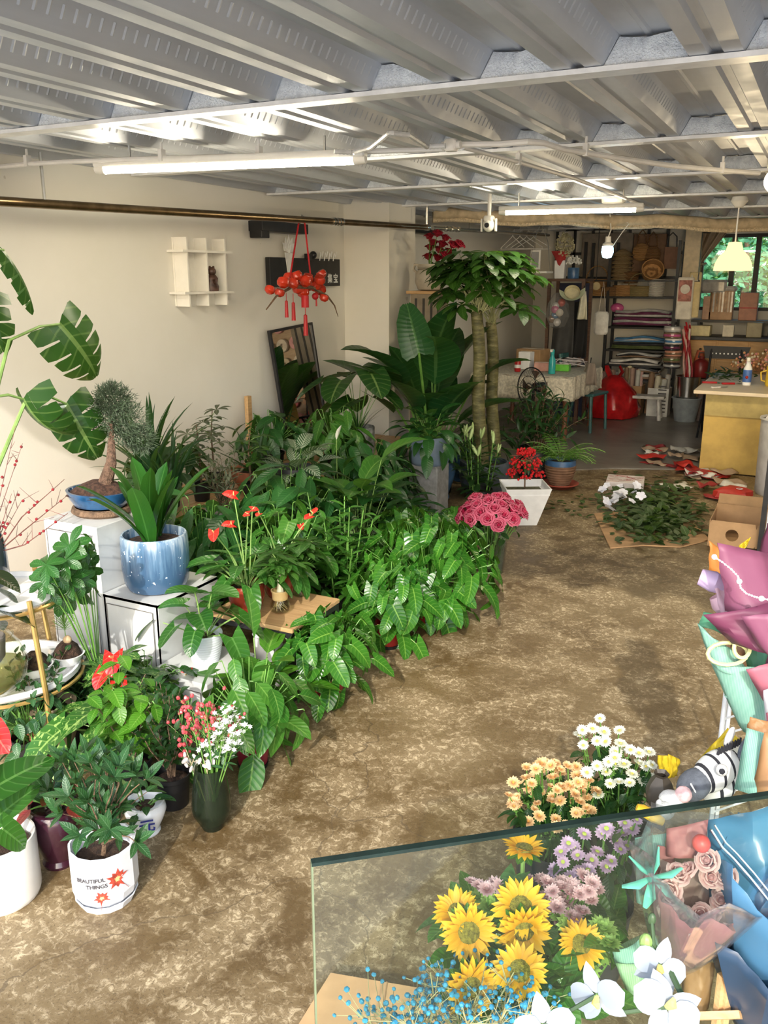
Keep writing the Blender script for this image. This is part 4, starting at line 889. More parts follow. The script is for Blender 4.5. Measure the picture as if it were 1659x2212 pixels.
# ---- fern in a ribbed blue and brown pot with red saucer
P = fat(1208, 1052); hp = zat(P, 992)
t = thing('fern', 'fern in a ribbed blue-rimmed brown pot on a red saucer', 'potted plant', P)
M_saucer = pm('red_clay_saucer', (.34, .07, .045), .5)
MB().lathe([(.10, .0), (.15, .035), (.158, .035), (.158, .042), (.145, .042), (.10, .012), (.001, .012)], 28).obj('saucer', M_saucer, t)
pf = [(.072, .014)]
for k in range(8): q = k / 8; rr = .078 + .045 * math.sin(q * 1.9); pf += [(rr, .02 + hp * .75 * q), (rr + .008, .02 + hp * .75 * (q + .06)), (rr, .02 + hp * .75 * (q + .115))]
MB().lathe(pf, 28).obj('pot', pm('brown_ribbed_clay', (.20, .11, .065), .6, var=.2), t)
MB().lathe([(.119, hp * .77), (.128, hp * .82), (.125, hp), (.11, hp), (.108, hp * .9), (.001, hp * .9)], 28).obj('rim', M_bluem, t)
MB().lathe([(.1, hp * .9), (.001, hp * .93)], 20).obj('soil', M_soil, t)
fr = []
for s in range(4):
    mb = MB(); p, _ = arc(1.15 - .12 * s, 1.5, .38, 12); mb.mat(1); mb.tube(p, .002, 3, cap=False); mb.mat(0)
    for i in range(2, 13):
        L = .075 * math.sin(PI * (i / 13.5) ** .8) + .01
        for sd in (-1, 1):
            d = Vector((sd, .35, -.15)).normalized(); q = [p[i] + d * L * k / 2 for k in range(3)]; blade(mb, q, .018, 'lance', .1, lat=(p[i] - p[i - 1]).normalized(), nu=1)
    fr.append(mb.mesh('frond', [G_fern, M_stemp]))
rosette(t, 22, fr, hp * .92, .02, name='frond', sc=(.6, 1.05))
# ---- bushy narrow-leaved shrub beside the money tree
t, z = potted('shrub', 'bushy narrow-leaved dark shrub right of the money tree', (-2.12, 7.18, 0), 'cyl', .17, .26, M_blackp)
shrub(t, z, G_dark, 26, .60, .46, leafv(G_dark, 'lance', .0, .13, .03, (0, 15, 30), droop=1.0, n=5), 11, r=.005, e0=.25, upward=.35)
# ---- lilies in bud
P = fat(1035, 1100); t, z = potted('lily', 'lilies in green bud left of the red-berried plant', (P.x, P.y, 0), 'nursery', .10, .16, M_blackp)
bud = MB().tube([(0, 0, 0), (0, 0, .03), (0, 0, .07), (0, 0, .095)], [.006, .013, .012, .003], 6).mesh('bud', pm('pale_green_bud', (.34, .46, .18), .45))
ll = leafv(G_lilyb, 'lance', .0, .12, .022, (0, 15, 30), droop=.7, n=5); lld = leafv(G_dark, 'lance', .0, .13, .040, (0, 15, 30), droop=.7, n=5)
for k in range(9):
    a = k * 2.4; x, y = .07 * math.cos(a), .07 * math.sin(a); H = R.uniform(.30, .46); tp = Vector((x * 1.8, y * 1.8, z + H)); MB().tube([(x, y, z), tp], [.004, .003], 5).obj('stem', M_stemg, t)
    for j in range(14): q = (j + 1) / 15; put('leaf', R.choice(lld), t, Vector((x, y, z)).lerp(tp, q), (jit(.2), jit(.2), j * 2.4), R.uniform(.8, 1.1) * (1.2 - .5 * q))
    for j in range(2): put('bud', bud, t, tp - Vector((0, 0, .01)), (jit(.5), jit(.5), 0), R.uniform(.7, 1))
# ---- pot plants in red plastic pots along the aisle
def redpot(name, label, u, v, n, L, W, Lp, el, potr, poth, mat=G_poth, kind='heart', pm_=M_redpot, group='pothos in red pots along the aisle', sc=(.75, 1.15), droop=.7, extra=None, pbend=.7, dm=None):
    P = fat(u, v); t, z = potted(name, label, (P.x, P.y, 0), 'nursery', potr, poth, pm_, group=group)
    if dm: dome(t, int(n * 1.5), leafv(mat, kind, .015, L, W, (0, 12, 25), droop=.55, fold=.14, wave=.03), (0, 0, z + dm[1] * dm[2]), dm[0], dm[1], base=(0, 0, z), sc=(sc[0] * .82, sc[1] * .88), down=.42, lo=-.25)
    rosette(t, n if not dm else n // 4, leafv(mat, kind, Lp, L, W, el, droop=droop, pbend=pbend, stem=M_stemp, fold=.14, wave=.02), z, .03, sc=sc, tilt=.2)
    b_ = MB().lathe([(potr * .76, 0), (potr * .80, .016), (potr * .74, .016)], 24).obj('base_band', M_blackp, t); return t, z
redpot('pothos', 'pothos in a dark red pot nearest the bare floor, third pot from the left', 710, 1518, 60, .125, .09, .13, (-8, 5, 18, 30, 45, 60, 75, 85), .068, .125, dm=(.20, .18, .75))
redpot('pothos', 'pothos in a dark red pot behind the nearest pothos, leaves spreading low', 840, 1395, 60, .125, .09, .15, (-5, 8, 18, 30, 45, 60, 75, 85), .066, .125, dm=(.22, .19, .75))
redpot('pothos', 'large bushy pothos spilling furthest into the aisle', 918, 1345, 150, .135, .095, .26, (-15, -2, 10, 22, 32, 45, 58, 70, 82), .07, .13, sc=(.75, 1.2), dm=(.36, .30, .55))
redpot('pothos', 'upright pothos standing behind the bushy aisle pothos', 872, 1270, 100, .13, .09, .22, (10, 25, 38, 50, 60, 70, 80, 86), .075, .13, dm=(.27, .26, .45))
redpot('pothos', 'small pothos in a red pot left of the pink rose vase', 995, 1222, 44, .10, .075, .15, (-10, 10, 30, 45, 60, 75, 85), .06, .105, dm=(.17, .17, .8))
t, z = redpot('aglaonema', 'broad-leaved plant in a magenta pot beside the vase of pink berries', 547, 1652, 46, .17, .082, .13, (-20, -5, 10, 25, 42, 58, 72, 84), .07, .13, G_lilyb, 'ovate', M_magpot, None, droop=.6, dm=(.20, .18, .8))
# tall dieffenbachia leaf standing behind it
t, z = potted('dieffenbachia', 'plant with one tall upright paddle leaf behind the magenta pot', (fat(560, 1560).x, fat(560, 1560).y, 0), 'nursery', .06, .11, M_blackp)
rosette(t, 9, leafv(G_lime, 'ovate', .17, .19, .095, (40, 55, 68, 80), droop=.5, pbend=.3, stem=M_stemp), z, .02, sc=(.8, 1.1))
put('leaf', leafv(G_lilyb, 'obov', .26, .20, .13, (89,), droop=.15, pbend=.05, stem=M_stemp, brk=.0)[0], t, (0, 0, z), (0, 0, -t.rotation_euler.z + 2.6), 1.05)
# slender lily-like plant with many small leaves
P = fat(770, 1368); t, z = potted('bamboo_lily', 'upright stems densely set with small narrow leaves left of the bushy pothos', (P.x - .15, P.y + .12, 0), 'nursery', .10, .16, M_blackp)
lb = leafv(G_lilyb, 'lance', .0, .115, .04, (0, 15, 30, 45), droop=.6, n=5)
for k in range(15):
    a = k * 2.4; rr = .02 + .018 * (k % 6); x, y = rr * math.cos(a), rr * math.sin(a); H = R.uniform(.30, .52); tp = Vector((x * 2.2, y * 2.2, z + H)); MB().tube([(x, y, z), tp], [.0045, .003], 5).obj('stem', M_stemg, t)
    for j in range(19): q = (j + 1) / 19; put('leaf', R.choice(lb), t, Vector((x, y, z)).lerp(tp, q), (jit(.2), jit(.2), j * 2.4 + k), R.uniform(.7, 1.05) * (1.15 - .4 * q))
# ---- on the wooden table: anthuriums in red pots, pachiras in bottles
def anthurium(label, P, potm, pr, ph, nl, L, fl, pk='round', zs=.85, el=(32, 42, 52, 62, 72, 82), Lp=.16, group=None, mat=G_anth):
    t, z = potted('anthurium', label, P, pk, pr, ph, potm, group=group, rz=0, zs=zs)
    rosette(t, nl, leafv(mat, 'heart', Lp, L, L * .68, el, droop=.6, stem=M_stemp, brk=.7), z, .03, sc=(.75, 1.2), tilt=.15)
    for (u, v, sz, face) in fl:
        q = at(u, v, x=P[0] + R.uniform(-.02, .06)) - t.location; b_ = Vector((jit(.02), jit(.02), z)); d = q - b_; spathe_flower(t, b_, d, d.length, sz, face=face)
    return t, z
FC = imgd(.2, .5, -.6)
anthurium('red anthurium in a deep red pot on the table edge beside the glass bottle', (-2.075, 2.80, TZ), M_redglz, .078, .115, 26, .115, ((505, 1070, .055, imgd(-.9, -.1, -.3)), (462, 1150, .055, imgd(.1, .8, -.6)), (500, 1133, .05, imgd(-.8, .1, -.4)), (545, 1100, .035, None), (536, 1110, .035, None)), group='anthuriums on the table')
anthurium('red anthurium in a red pot at the back of the table', (-2.03, 2.985, TZ), M_redglz, .07, .12, 26, .10, ((650, 1135, .04, FC), (676, 1108, .05, imgd(.5, -.3, -.5)), (670, 1115, .045, imgd(-.5, .3, -.5)), (560, 1110, .035, None)), group='anthuriums on the table')
M_gl2 = glassm('bottle_glass', (.93, .94, .90)); M_gold2 = pm('gold_paper_band', (.62, .46, .22), .35, metal=.5)
for k, (u, v, lab) in enumerate(((606, 1322, 'small pachira rooted in a glass bottle nearest the table corner'), (650, 1286, 'small pachira rooted in a glass bottle farther back on the table'))):
    P = at(u, v, z=TZ); t = thing('bottle_pachira', lab, 'potted plant', P, k * 1.3, 'pachiras in glass bottles')
    MB().lathe([(.03, .001), (.042, .01), (.045, .03), (.036, .055), (.031, .07), (.034, .092), (.037, .098), (.034, .098), (.029, .07), (.04, .03), (.001, .006)], 28).obj('bottle', M_gl2, t)
    MB().lathe([(.036, .008), (.041, .028), (.034, .046), (.001, .046)], 20).obj('water', glassm('clear_water', (.90, .93, .88)), t)
    MB().lathe([(.0325, .06), (.0345, .09), (.038, .096), (.038, .101), (.033, .101)], 24).obj('collar', M_gold2, t)
    m = MB()
    for j in range(10): a = j * .63; m.tube([(0, 0, .06), (.015 * math.cos(a), .015 * math.sin(a), .04), (.03 * math.cos(a + 1), .03 * math.sin(a + 1), .015)], .0011, 3, cap=False)
    m.obj('roots', pm('root_fibre', (.55, .42, .22), .7), t)
    MB().tube([(0, 0, .055), (.003, 0, .09), (0, .003, .13), (0, 0, .17)], [.018, .016, .011, .007], 8).obj('stem', pm('pale_trunk', (.42, .40, .28), .6), t)
    for j in range(13): put('leaf', palmate(G_money, 5 + j % 2, .10, .034, Lp=.06, pe=20 + 12 * (j % 5), seed=20 + j, elev=.1), t, (0, 0, .15 + .006 * j), (jit(.2), jit(.2), j * 2.4), R.uniform(.8, 1.1))
# ---- white ribbed pot with philodendron on the lowest step
t, z = potted('philodendron', 'heart-leaved philodendron in a white ribbed pot on the lowest step', (-2.08, 2.515, .20), 'ribbed', .072, .125, pm('white_ribbed_glaze', (.72, .77, .82), .25, var=.04))
rosette(t, 15, leafv(G_anth, 'heart', .20, .125, .105, (32, 42, 52, 62, 70, 78, 86), droop=.5, stem=M_stemp, brk=.9), z, .025, sc=(.8, 1.15), tilt=.15)
# ---- empty white pots under the table
for k, (x, y, zb, lab) in enumerate(((-1.97, 2.80, 0, 'lower white fluted pot of the stack under the table'), (-1.97, 2.80, .115, 'upper white fluted pot of the stack under the table'), (-1.88, 2.93, 0, 'white empty pot under the table beside the black leg'))):
    t = thing('empty_pot', lab, 'pot', (x, y, zb), 0, 'empty pots under the table'); pot(t, 'cyl', .062, .13 if k < 2 else .2, M_whiteg, soil=False, name='pot_wall'); MB().lathe([(.064, .11), (.068, .115), (.064, .12)], 28).obj('rim', M_whiteg, t)
# ---- schefflera and rubber plant on the left
t, z = potted('schefflera', 'schefflera with fans of rounded leaflets before the tall cabinet', (-2.30, 2.16, 0), 'nursery', .075, .26, M_blackp, rz=0)
for k in range(16):
    q = at(*[(205, 1185), (150, 1180), (120, 1240), (175, 1250), (190, 1225), (140, 1210), (110, 1275), (160, 1280), (100, 1220), (185, 1200), (130, 1290), (165, 1215), (95, 1255), (150, 1250), (180, 1270), (200, 1250)][k], x=-2.30 + jit(.07)) - t.location
    MB().tube([(0, 0, z), q.lerp(Vector((0, 0, z)), .4) + Vector((0, 0, .03)), q], [.003, .0025, .002], 4, cap=False).obj('petiole', M_stemg, t)
    put('leaf', palmate(G_scheff, 7, .075, .032, 'obov', .5, -.05, seed=40 + k % 4), t, M=orient(Vector((q.x, q.y, -.2)), imgd(jit(.4), -.9, -.6), q, R.uniform(.85, 1.15)))
gb = Vector((GX + .115, GY - .155, .33))
t = thing('rubber_plant', 'dark-leaved rubber plant rooted in a round glass bowl on the stand', 'potted plant', gb)
MB().lathe([(.04, 0), (.075, .012), (.108, .06), (.115, .11), (.10, .165), (.075, .195), (.078, .205), (.072, .203), (.096, .16), (.11, .11), (.103, .06), (.07, .016), (.001, .008)], 32).obj('bowl', M_gl2, t)
MB().lathe([(.068, .016), (.10, .06), (.108, .095), (.001, .095)], 28).obj('water', glassm('bowl_water', (.72, .72, .5), tint=(.25, .23, .1, .25)), t)
MB().lathe([(.03, .11), (.045, .13), (.052, .2), (.048, .205), (.001, .19)], 20).obj('basket', pm('mesh_basket', (.2, .18, .16), .6), t)
MB().tube([(0, 0, .15), (.01, 0, .28), (0, 0, .46)], [.008, .007, .004], 6).obj('stem', pm('rubber_stem', (.10, .05, .035), .6), t)
rl = leafv(G_rub, 'ovate', .03, .17, .085, (15, 35, 55, 72), droop=.5)
for k in range(9): put('leaf', rl[k % 4], t, (0, 0, .24 + .026 * k), (0, 0, k * 2.4 + .6), .9)
# little pines and bulbs in white dishes
for k, (u, v, lab) in enumerate(((82, 1418, 'white dish of soil on the lower gold-rimmed tray, nearest'), (92, 1392, 'tiny pine seedling in a white dish on the gold-rimmed tray'))):
    P = Vector((GX + .135 + .03 * k, GY + .0 + .12 * k, .33)); t = thing('bonsai_dish', lab, 'potted plant', P, 0, 'little dishes on the gold stand')
    MB().lathe([(.035, 0), (.05, .02), (.062, .04), (.056, .04), (.046, .022), (.001, .02)], 24).obj('dish', M_whiteg, t); MB().lathe([(.054, .034), (.04, .065), (.02, .085), (.001, .09)], 16, wob=lambda w, z: 1 + .1 * math.sin(4 * w + 30 * z)).obj('soil', M_soil, t)
    if k == 1:
        MB().ball((.008, 0, .095), .016, 8, 6).obj('bulb', pm('bulb_tan', (.5, .35, .2), .6), t); MB().tube([(0, 0, .08), (0, 0, .17)], .002, 4).obj('stem', M_stemg, t)
        m = MB()
        for j in range(70): a = j * 2.4; e = .2 + 1.2 * (j / 70); m.tube([(0, 0, .13 + .0006 * j), (.045 * math.cos(a) * math.cos(e), .045 * math.sin(a) * math.cos(e), .14 + .05 * math.sin(e) + .0006 * j)], .0008, 3, cap=False)
        m.obj('needles', G_lilyb, t)['kind'] = 'stuff'
# ---- lower left: anthuriums, shrubs and pots
P = fat(262, 1655); anthurium('red anthurium with three spathes in front of the white cabinets', (P.x, P.y, 0), M_blackp, .08, .15, 20, .17, ((245, 1420, .085, imgd(.1, .9, -.5)), (222, 1455, .07, imgd(-.3, .9, -.4)), (258, 1480, .075, imgd(.3, .8, -.5)), (404, 1455, .06, imgd(.1, .9, -.2)), (362, 1505, .045, None)), Lp=.24, zs=.8, pk='nursery', mat=G_var, el=(15, 30, 42, 55, 66, 76, 84))
P = Vector((-2.2, 2.16, 0)); t, z = potted('pachira', 'small variegated plant in a dark pot right before the middle cabinet', P, 'nursery', .06, .16, M_blackp)
MB().tube([(0, 0, z), (0, 0, z + .14)], [.008, .005], 6).obj('stem', M_bark, t)
for j in range(9): put('leaf', palmate(G_var, 5, .095, .042, Lp=.07, pe=25 + 10 * (j % 4), seed=60 + j), t, (0, 0, z + .1 + .006 * j), (jit(.2), jit(.2), j * 2.4))
P = Vector((-2.33, 2.02, 0)); t, z = potted('dracaena', 'dark arching strap-leaved plant below the gold stand tray', P, 'nursery', .07, .12, M_blackp)
rosette(t, 34, leafv(G_agave, 'blade', .0, .33, .022, (25, 40, 52, 64, 74, 84), droop=1.5, fold=.3), z, .03)
P = fat(268, 1760); t, z = potted('murraya', 'bright green round-leaved young tree behind the small white pots', (P.x - .05, P.y + .1, 0), 'nursery', .07, .14, M_blackp)
shrub(t, z, G_lime, 11, .40, .20, leafv(G_lime, 'ovate', .012, .065, .042, (10, 30), droop=.4, n=5), 11, r=.003, upward=.3, e0=.7)
P = fat(120, 1735); t, z = potted('ficus', 'fine-leaved green shrub under the left stand', (P.x - .25, P.y + .18, 0), 'nursery', .08, .16, M_terra)
shrub(t, z, G_shrub, 20, .32, .22, leafv(G_shrub, 'ovate', .0, .032, .018, (10, 30), droop=.3, n=4), 13, r=.003, upward=.3, e0=.5)
P = fat(180, 1650); t = thing('ceramic_pot', 'beige ceramic pot with a rough rim behind the bright green young tree', 'pot', (P.x - .12, P.y + .0, 0)); pot(t, 'urn', .085, .22, pm('beige_ceramic', (.46, .36, .24), .7, var=.12), soil=True, name='pot_wall', zs=.86)
P = fat(376, 1735); t, z = potted('murraya', 'fine-leaved shrub in a black nursery pot left of the glass vase', (P.x, P.y, 0), 'nursery', .062, .118, M_blackp, base=.8)
shrub(t, z, G_dark, 22, .34, .17, leafv(G_dark, 'ovate', .0, .036, .02, (10, 30), droop=.3, n=4), 12, r=.003, upward=.3, e0=.6)
P = fat(318, 1795); t, z = potted('bonsai', 'small white lobed pot with a blue mark behind the lettered pot', (P.x, P.y, 0), 'urn', .065, .11, M_whiteg, cat='potted plant', rz=0)
rosette(t, 10, leafv(G_shrub, 'ovate', .05, .05, .03, (20, 50, 70), droop=.4), z, .02)
gm = text_mesh('元', .05, pm('cobalt_print', (.03, .04, .22), .4)); put('blue_mark', gm, t, M=Matrix.Translation((0, 0, .062)) @ (Matrix.Rotation(YAW, 4, 'Z') @ Matrix.Translation((.022, -.0655, 0)) @ Matrix.Rotation(.32, 4, 'Z') @ Matrix.Rotation(PI / 2 + .12, 4, 'X')))
P = fat(130, 1860); t, z = potted('coleus', 'plant with dark red leaves in a deep purple glazed jar', (P.x, P.y, 0), 'urn', .075, .20, pm('purple_glaze', (.035, .008, .018), .18, coat=.5), rz=0)
M_rl = leafm('dark_red_leaf', (.16, .012, .02), (.3, .03, .03), (.4, .1, .08), .4, .4)
shrub(t, z, G_shrub, 10, .18, .15, leafv(G_shrub, 'ovate', .0, .05, .028, (10, 30), droop=.3, n=4), 8, r=.003, e0=.6)
rosette(t, 12, leafv(M_rl, 'ovate', .06, .06, .035, (20, 45, 65, 80), droop=.4), z + .04, .03)
# far-left white pot with large anthurium leaves
P = fat(18, 1935); t, z = potted('anthurium', 'anthurium with huge glossy leaves in a white pot cut by the left edge', (P.x - .02, P.y, 0), 'cyl', .105, .19, pm('white_ivory_pot', (.70, .67, .62), .35, var=.04), rz=0)
big = leafv(G_anth, 'heart', .0, .20, .155, (0,), droop=.35, fold=.1)[0]; big2 = leafv(G_anth, 'heart', .0, .16, .12, (0,), droop=.5, fold=.1)[0]
for (u, v, tip, mesh, x) in ((-10, 1700, (120, 1625), big, -1.75), (0, 1760, (85, 1690), big, -1.80), (5, 1790, (80, 1845), big2, -1.72), (-40, 1740, (-60, 1650), big, -1.8)):
    a = at(u, v, x=x) - t.location; b_ = at(tip[0], tip[1], x=x + .03) - t.location; put('leaf', mesh, t, M=orient(b_ - a, imgd(-.1, -.7, -.7), a, (b_ - a).length / .2))
    MB().tube([(0, 0, z), a * .5 + Vector((0, 0, z * .6)), a], [.004, .0035, .003], 5).obj('petiole', M_stemp, t)
q = at(5, 1610, x=-1.75) - t.location; spathe_flower(t, (0, 0, z), q, (q - Vector((0, 0, z))).length, .085, face=imgd(.6, .5, -.4))
for k, (u, v, n_, mt, kd, L_, W_, rx, rz, lab) in enumerate(((60, 1700, 80, G_shrub, 'ovate', .06, .035, .17, .15, 'low bushy green plant behind the far left white pot'), (150, 1610, 70, G_dark, 'lance', .14, .05, .18, .15, 'dark leafy plant on the floor below the gold stand'), (318, 1610, 60, G_anth, 'ovate', .10, .055, .15, .14, 'green leafy plant between the anthurium and the black pot shrub'), (30, 1580, 60, G_dark, 'ovate', .08, .045, .17, .13, 'dark leafy plant at the left edge under the tray'))):
    P = fat(u, v); t, z = potted('leafy_plant', lab, (P.x - .08, P.y + .1, 0), 'nursery', .07, .13, M_blackp, group='leafy plants on the floor at the left'); dome(t, n_, leafv(mt, kd, .02, L_, W_, (0, 12, 25), droop=.5), (0, 0, z + rz * .5), rx, rz, base=(0, 0, z), lo=-.3)
# ---- lettered white pot
P = fat(232, 1935); rp, hp = .092, zat(fat(232, 1935), 1815)
t = thing('lettered_pot_shrub', 'small-leaved shrub in a white faceted pot lettered BEAUTIFUL THINGS', 'potted plant', P, 0)
M_wp = pm('white_printed_glaze', (.70, .73, .78), .2, var=.03)
pf = [(rp * .72, .012), (rp * .93, .035), (rp, .06), (rp, hp - .008), (rp * .985, hp), (rp * .93, hp), (rp * .91, hp * .72), (.001, hp * .7)]
MB().lathe(pf, 14, rot=.2).obj('pot', M_wp, t, smooth=False)
MB().lathe([(rp * .82, 0), (rp * .95, .026), (rp * .91, .026), (rp * .76, .008), (.001, .008)], 14, rot=.2).obj('saucer', M_wp, t, smooth=False)
MB().lathe([(rp * .88, hp * .72), (.03, hp * .74), (.001, hp * .75)], 18).obj('soil', M_soil, t)
M_ink = pm('dark_ink', (.05, .045, .05), .5); M_maple = pm('maple_red', (.36, .05, .03), .5, var=.4, scale=60); M_mapley = pm('maple_yellow', (.7, .45, .2), .5)
def wrap(me, r, a0, z0, tilt=0.0, dr=.0008):
    for v in me.vertices:
        x, y = v.co.x * math.cos(tilt) - v.co.y * math.sin(tilt), v.co.x * math.sin(tilt) + v.co.y * math.cos(tilt); a = a0 + x / r; v.co = Vector(((r + dr + v.co.z) * math.cos(a), (r + dr + v.co.z) * math.sin(a), z0 + y))
    return me
ac = -PI / 2 + YAW * .55   # direction towards the camera
for txt, sz, da, z0 in (('BEAUTIFUL', .0165, .12, hp * .66), ('THINGS', .0165, .30, hp * .56)):
    put('lettering', wrap(text_mesh(txt, sz, M_ink, .0002), rp * 1.012, ac + da, z0, .06), t)
def maple(s):
    pts = []
    for k in range(20):
        a = 2 * PI * k / 20; rr = s * (1.0 if k % 4 == 1 else (.78 if k % 2 == 1 else .55)) * (.6 if k in (14, 15, 16) else 1); pts.append((rr * math.cos(a), rr * math.sin(a)))
    return pts
for (da, z0, s, tl) in ((.42, hp * .36, .024, .5), (.92, hp * .62, .034, 1.2)):
    mb = MB(); mp_ = maple(s); mb.add([(0, 0, 0)] + [(x, y, 0) for x, y in mp_], [(0, 1 + k, 1 + (k + 1) % 20) for k in range(20)]); mb.tube([(-.2 * s, -.3 * s, 0), (-.9 * s, -1.3 * s, 0)], .0006, 3); me = mb.mesh('maple_leaf_print', M_maple); put('maple_leaf_print', wrap(me, rp * 1.0, ac + da, z0, tl), t)
    mb = MB(); mb.add([(0, 0, .0003)] + [(x * .34, y * .34, .0003) for x, y in mp_], [(0, 1 + k, 1 + (k + 1) % 20) for k in range(20)]); put('maple_leaf_print', wrap(mb.mesh('maple_leaf_print', M_mapley), rp * 1.0, ac + da, z0, tl), t)
lv = leafv(G_shrub, 'lance', .0, .056, .021, (5, 20, 35), droop=.35, n=5)
shrub(t, hp * .72, G_shrub, 24, .25, .19, lv, 10, trunk=.07, r=.0035, whorl=True, upward=.6, e0=.3, lsc=(.8, 1.35))
# ---- tall dark glass vase with pink berries and white flowers
P = fat(460, 1785); hv = zat(P, 1655)
t = thing('tall_vase', 'tall dark green glass vase holding pink berries and white sprays', 'vase', P)
M_dg = glassm('smoky_green_glass', (.52, .58, .46), tint=(.05, .07, .05, .16))
MB().lathe([(.033, 0), (.036, .008), (.060, .055), (.063, .075), (.058, hv * .6), (.046, hv), (.043, hv), (.055, hv * .6), (.059, .075), (.056, .055), (.03, .012), (.001, .012)], 32).obj('glass', M_dg, t)
MB().lathe([(.030, .014), (.054, .056), (.057, .075), (.055, .10), (.001, .10)], 28).obj('water', glassm('green_water', (.45, .50, .28), tint=(.10, .12, .03, .4)), t)
M_pb = pm('pink_berry', (.46, .07, .08), .25, var=.3, rnd=.5); pb = MB().tube([(0, 0, 0), (0, 0, .005), (0, 0, .011), (0, 0, .014)], [.003, .0062, .005, .001], 6).mesh('berry', M_pb)
M_wf = pm('white_floret', (.85, .86, .82), .6, var=.05)
mb = MB()
for k in range(6): a = k * PI / 3; p, _ = arc(.5, .6, .010, 2); Mz = Matrix.Rotation(a, 3, 'Z'); blade(mb, [Mz @ q for q in p], .006, 'obov', .1, lat=Mz @ Vector((1, 0, 0)), nu=1)
wf = mb.mesh('floret', M_wf)
def sprig(name, label, group, base, tip, mesh, n, spread, partname, stemm=M_stemg, leaf=None, nl=3):
    base = Vector(base); v = Vector(tip) - base; t = thing(name, label, 'flower stem', base, 0, group); m = MB(); m.tube([(0, 0, 0), v * .75, v], [.0022, .0018, .001], 4, cap=False); o = None; pts = []
    for k in range(n):
        q = R.uniform(.78, 1.0); e = v * q + Vector((R.gauss(0, spread), R.gauss(0, spread), R.gauss(.0, spread * .6))); m.tube([v * (q - .1), e], .0007, 3, cap=False); pts.append(e)
    m.obj('stem', stemm, t)
    for e in pts: put(partname, mesh, t, e, (jit(.8), jit(.8), R.uniform(0, 6)), R.uniform(.8, 1.25))
    if leaf:
        for k in range(nl): put('leaf', R.choice(leaf), t, v * R.uniform(.5, .9), (jit(.3), jit(.3), R.uniform(0, 6.28)), R.uniform(.7, 1.1))
sl_ = leafv(G_shrub, 'lance', .0, .05, .014, (10, 30, 50), droop=.4, n=4)
for k, (u, v) in enumerate(((385, 1535), (405, 1505), (430, 1510), (415, 1540), (445, 1525), (400, 1575), (425, 1570), (460, 1500), (470, 1535), (395, 1595), (515, 1530), (440, 1560))):
    sprig('pink_berry_spray', 'stem of small pink berries in the tall dark glass vase', 'pink berry stems in the tall vase', P + Vector((jit(.02), jit(.02), .03)), at(u, v, y=P.y + jit(.06)), pb, 11, .016, 'berry', leaf=sl_)
for k, (u, v) in enumerate(((490, 1530), (510, 1545), (480, 1560), (505, 1575), (465, 1580), (450, 1595), (520, 1570), (490, 1600), (475, 1545), (500, 1515))):
    sprig('white_spray', 'spray of tiny white flowers in the tall dark glass vase', 'white sprays in the tall vase', P + Vector((jit(.02), jit(.02), .03)), at(u, v, y=P.y + jit(.06)), wf, 20, .015, 'floret', leaf=sl_)
for k, (u, v) in enumerate(((402, 1620), (415, 1640), (440, 1640))):
    sprig('dried_spray', 'pale dried stem drooping over the rim of the tall dark vase', 'dried stems in the tall vase', P + Vector((jit(.02), jit(.02), .03)), at(u, v, y=P.y + jit(.04)), MB().ball((0, 0, 0), .007, 6, 4, (1, 1, 2)).mesh('catkin', pm('silver_catkin', (.7, .66, .62), .7)), 7, .012, 'catkin', stemm=pm('straw', (.5, .42, .25), .7))
M_dw = woodm('dark_wood', (.06, .03, .02), (.14, .07, .04))
# ================================================================== pole, wall things, back of the shop
M_brass = pm('brown_steel_pipe', (.20, .14, .075), .28, metal=.9, var=.2)
a, b_ = at(-80, 430, x=-3.42), at(922, 491, x=-3.10)
t = thing('hanging_pole', 'long brown metal pole running along the left wall', 'pole'); MB().tube([a, b_], .022, 12).obj('pipe', M_brass, t)
c = at(612, 470, x=-3.22 - .0); q = a.lerp(b_, .68); d = (b_ - a).normalized()
for s in (-.05, -.02, .02, .06): MB().tube([q + d * s, q + d * (s + .018)], .028, 12).obj('coupling', M_steel, t)
MB().tube([b_, b_ + Vector((0, 0, ZC - b_.z + .01))], .012, 8).obj('hanger_rod', M_steel, t)
MB().tube([b_ - d * .02, b_ + d * .03], .026, 12).obj('end_joint', M_steel, t)
for yy in (3.0,):
    p = a.lerp(b_, .1); MB().tube([p, (p.x, p.y, ZC + .01)], .008, 6).obj('hanger_rod', M_steel, t)
a2, b2 = b_ + Vector((.0, .12, 0)), at(1185, 508, x=-3.05)
t = thing('clothes_rail', 'chrome clothes rail continuing from the brown pole towards the back', 'rail'); MB().tube([a2, b2], .018, 10).obj('pipe', M_steel, t)
for s in (.08, .12, .16): MB().tube([a2.lerp(b2, s), a2.lerp(b2, s + .012)], .025, 10).obj('coupling', M_steel, t)
for q in (.25, .98): MB().tube([a2.lerp(b2, q), Vector((a2.lerp(b2, q).x, a2.lerp(b2, q).y, ZC))], .006, 6).obj('hanger_rod', M_steel, t)
def bracket(name, label, y0, y1, z): # black box section on the wall
    t = thing(name, label, 'bracket', (X0, (y0 + y1) / 2, z)); MB().box((.06, 0, 0), (.12, y1 - y0, .07), bev=.004).obj('arm', M_black, t, smooth=False); MB().box((.06, -(y1 - y0) / 2 + .05, -.055), (.10, .10, .05), bev=.004).obj('plate', M_black, t, smooth=False)
bracket('wall_bracket', 'black box bracket on the wall under the pole coupling', 5.15, 5.75, at(600, 490, x=-3.55).z)
bracket('wall_bracket', 'black bracket on the wall behind the red roses', 7.35, 8.3, at(960, 500, x=-3.5).z)
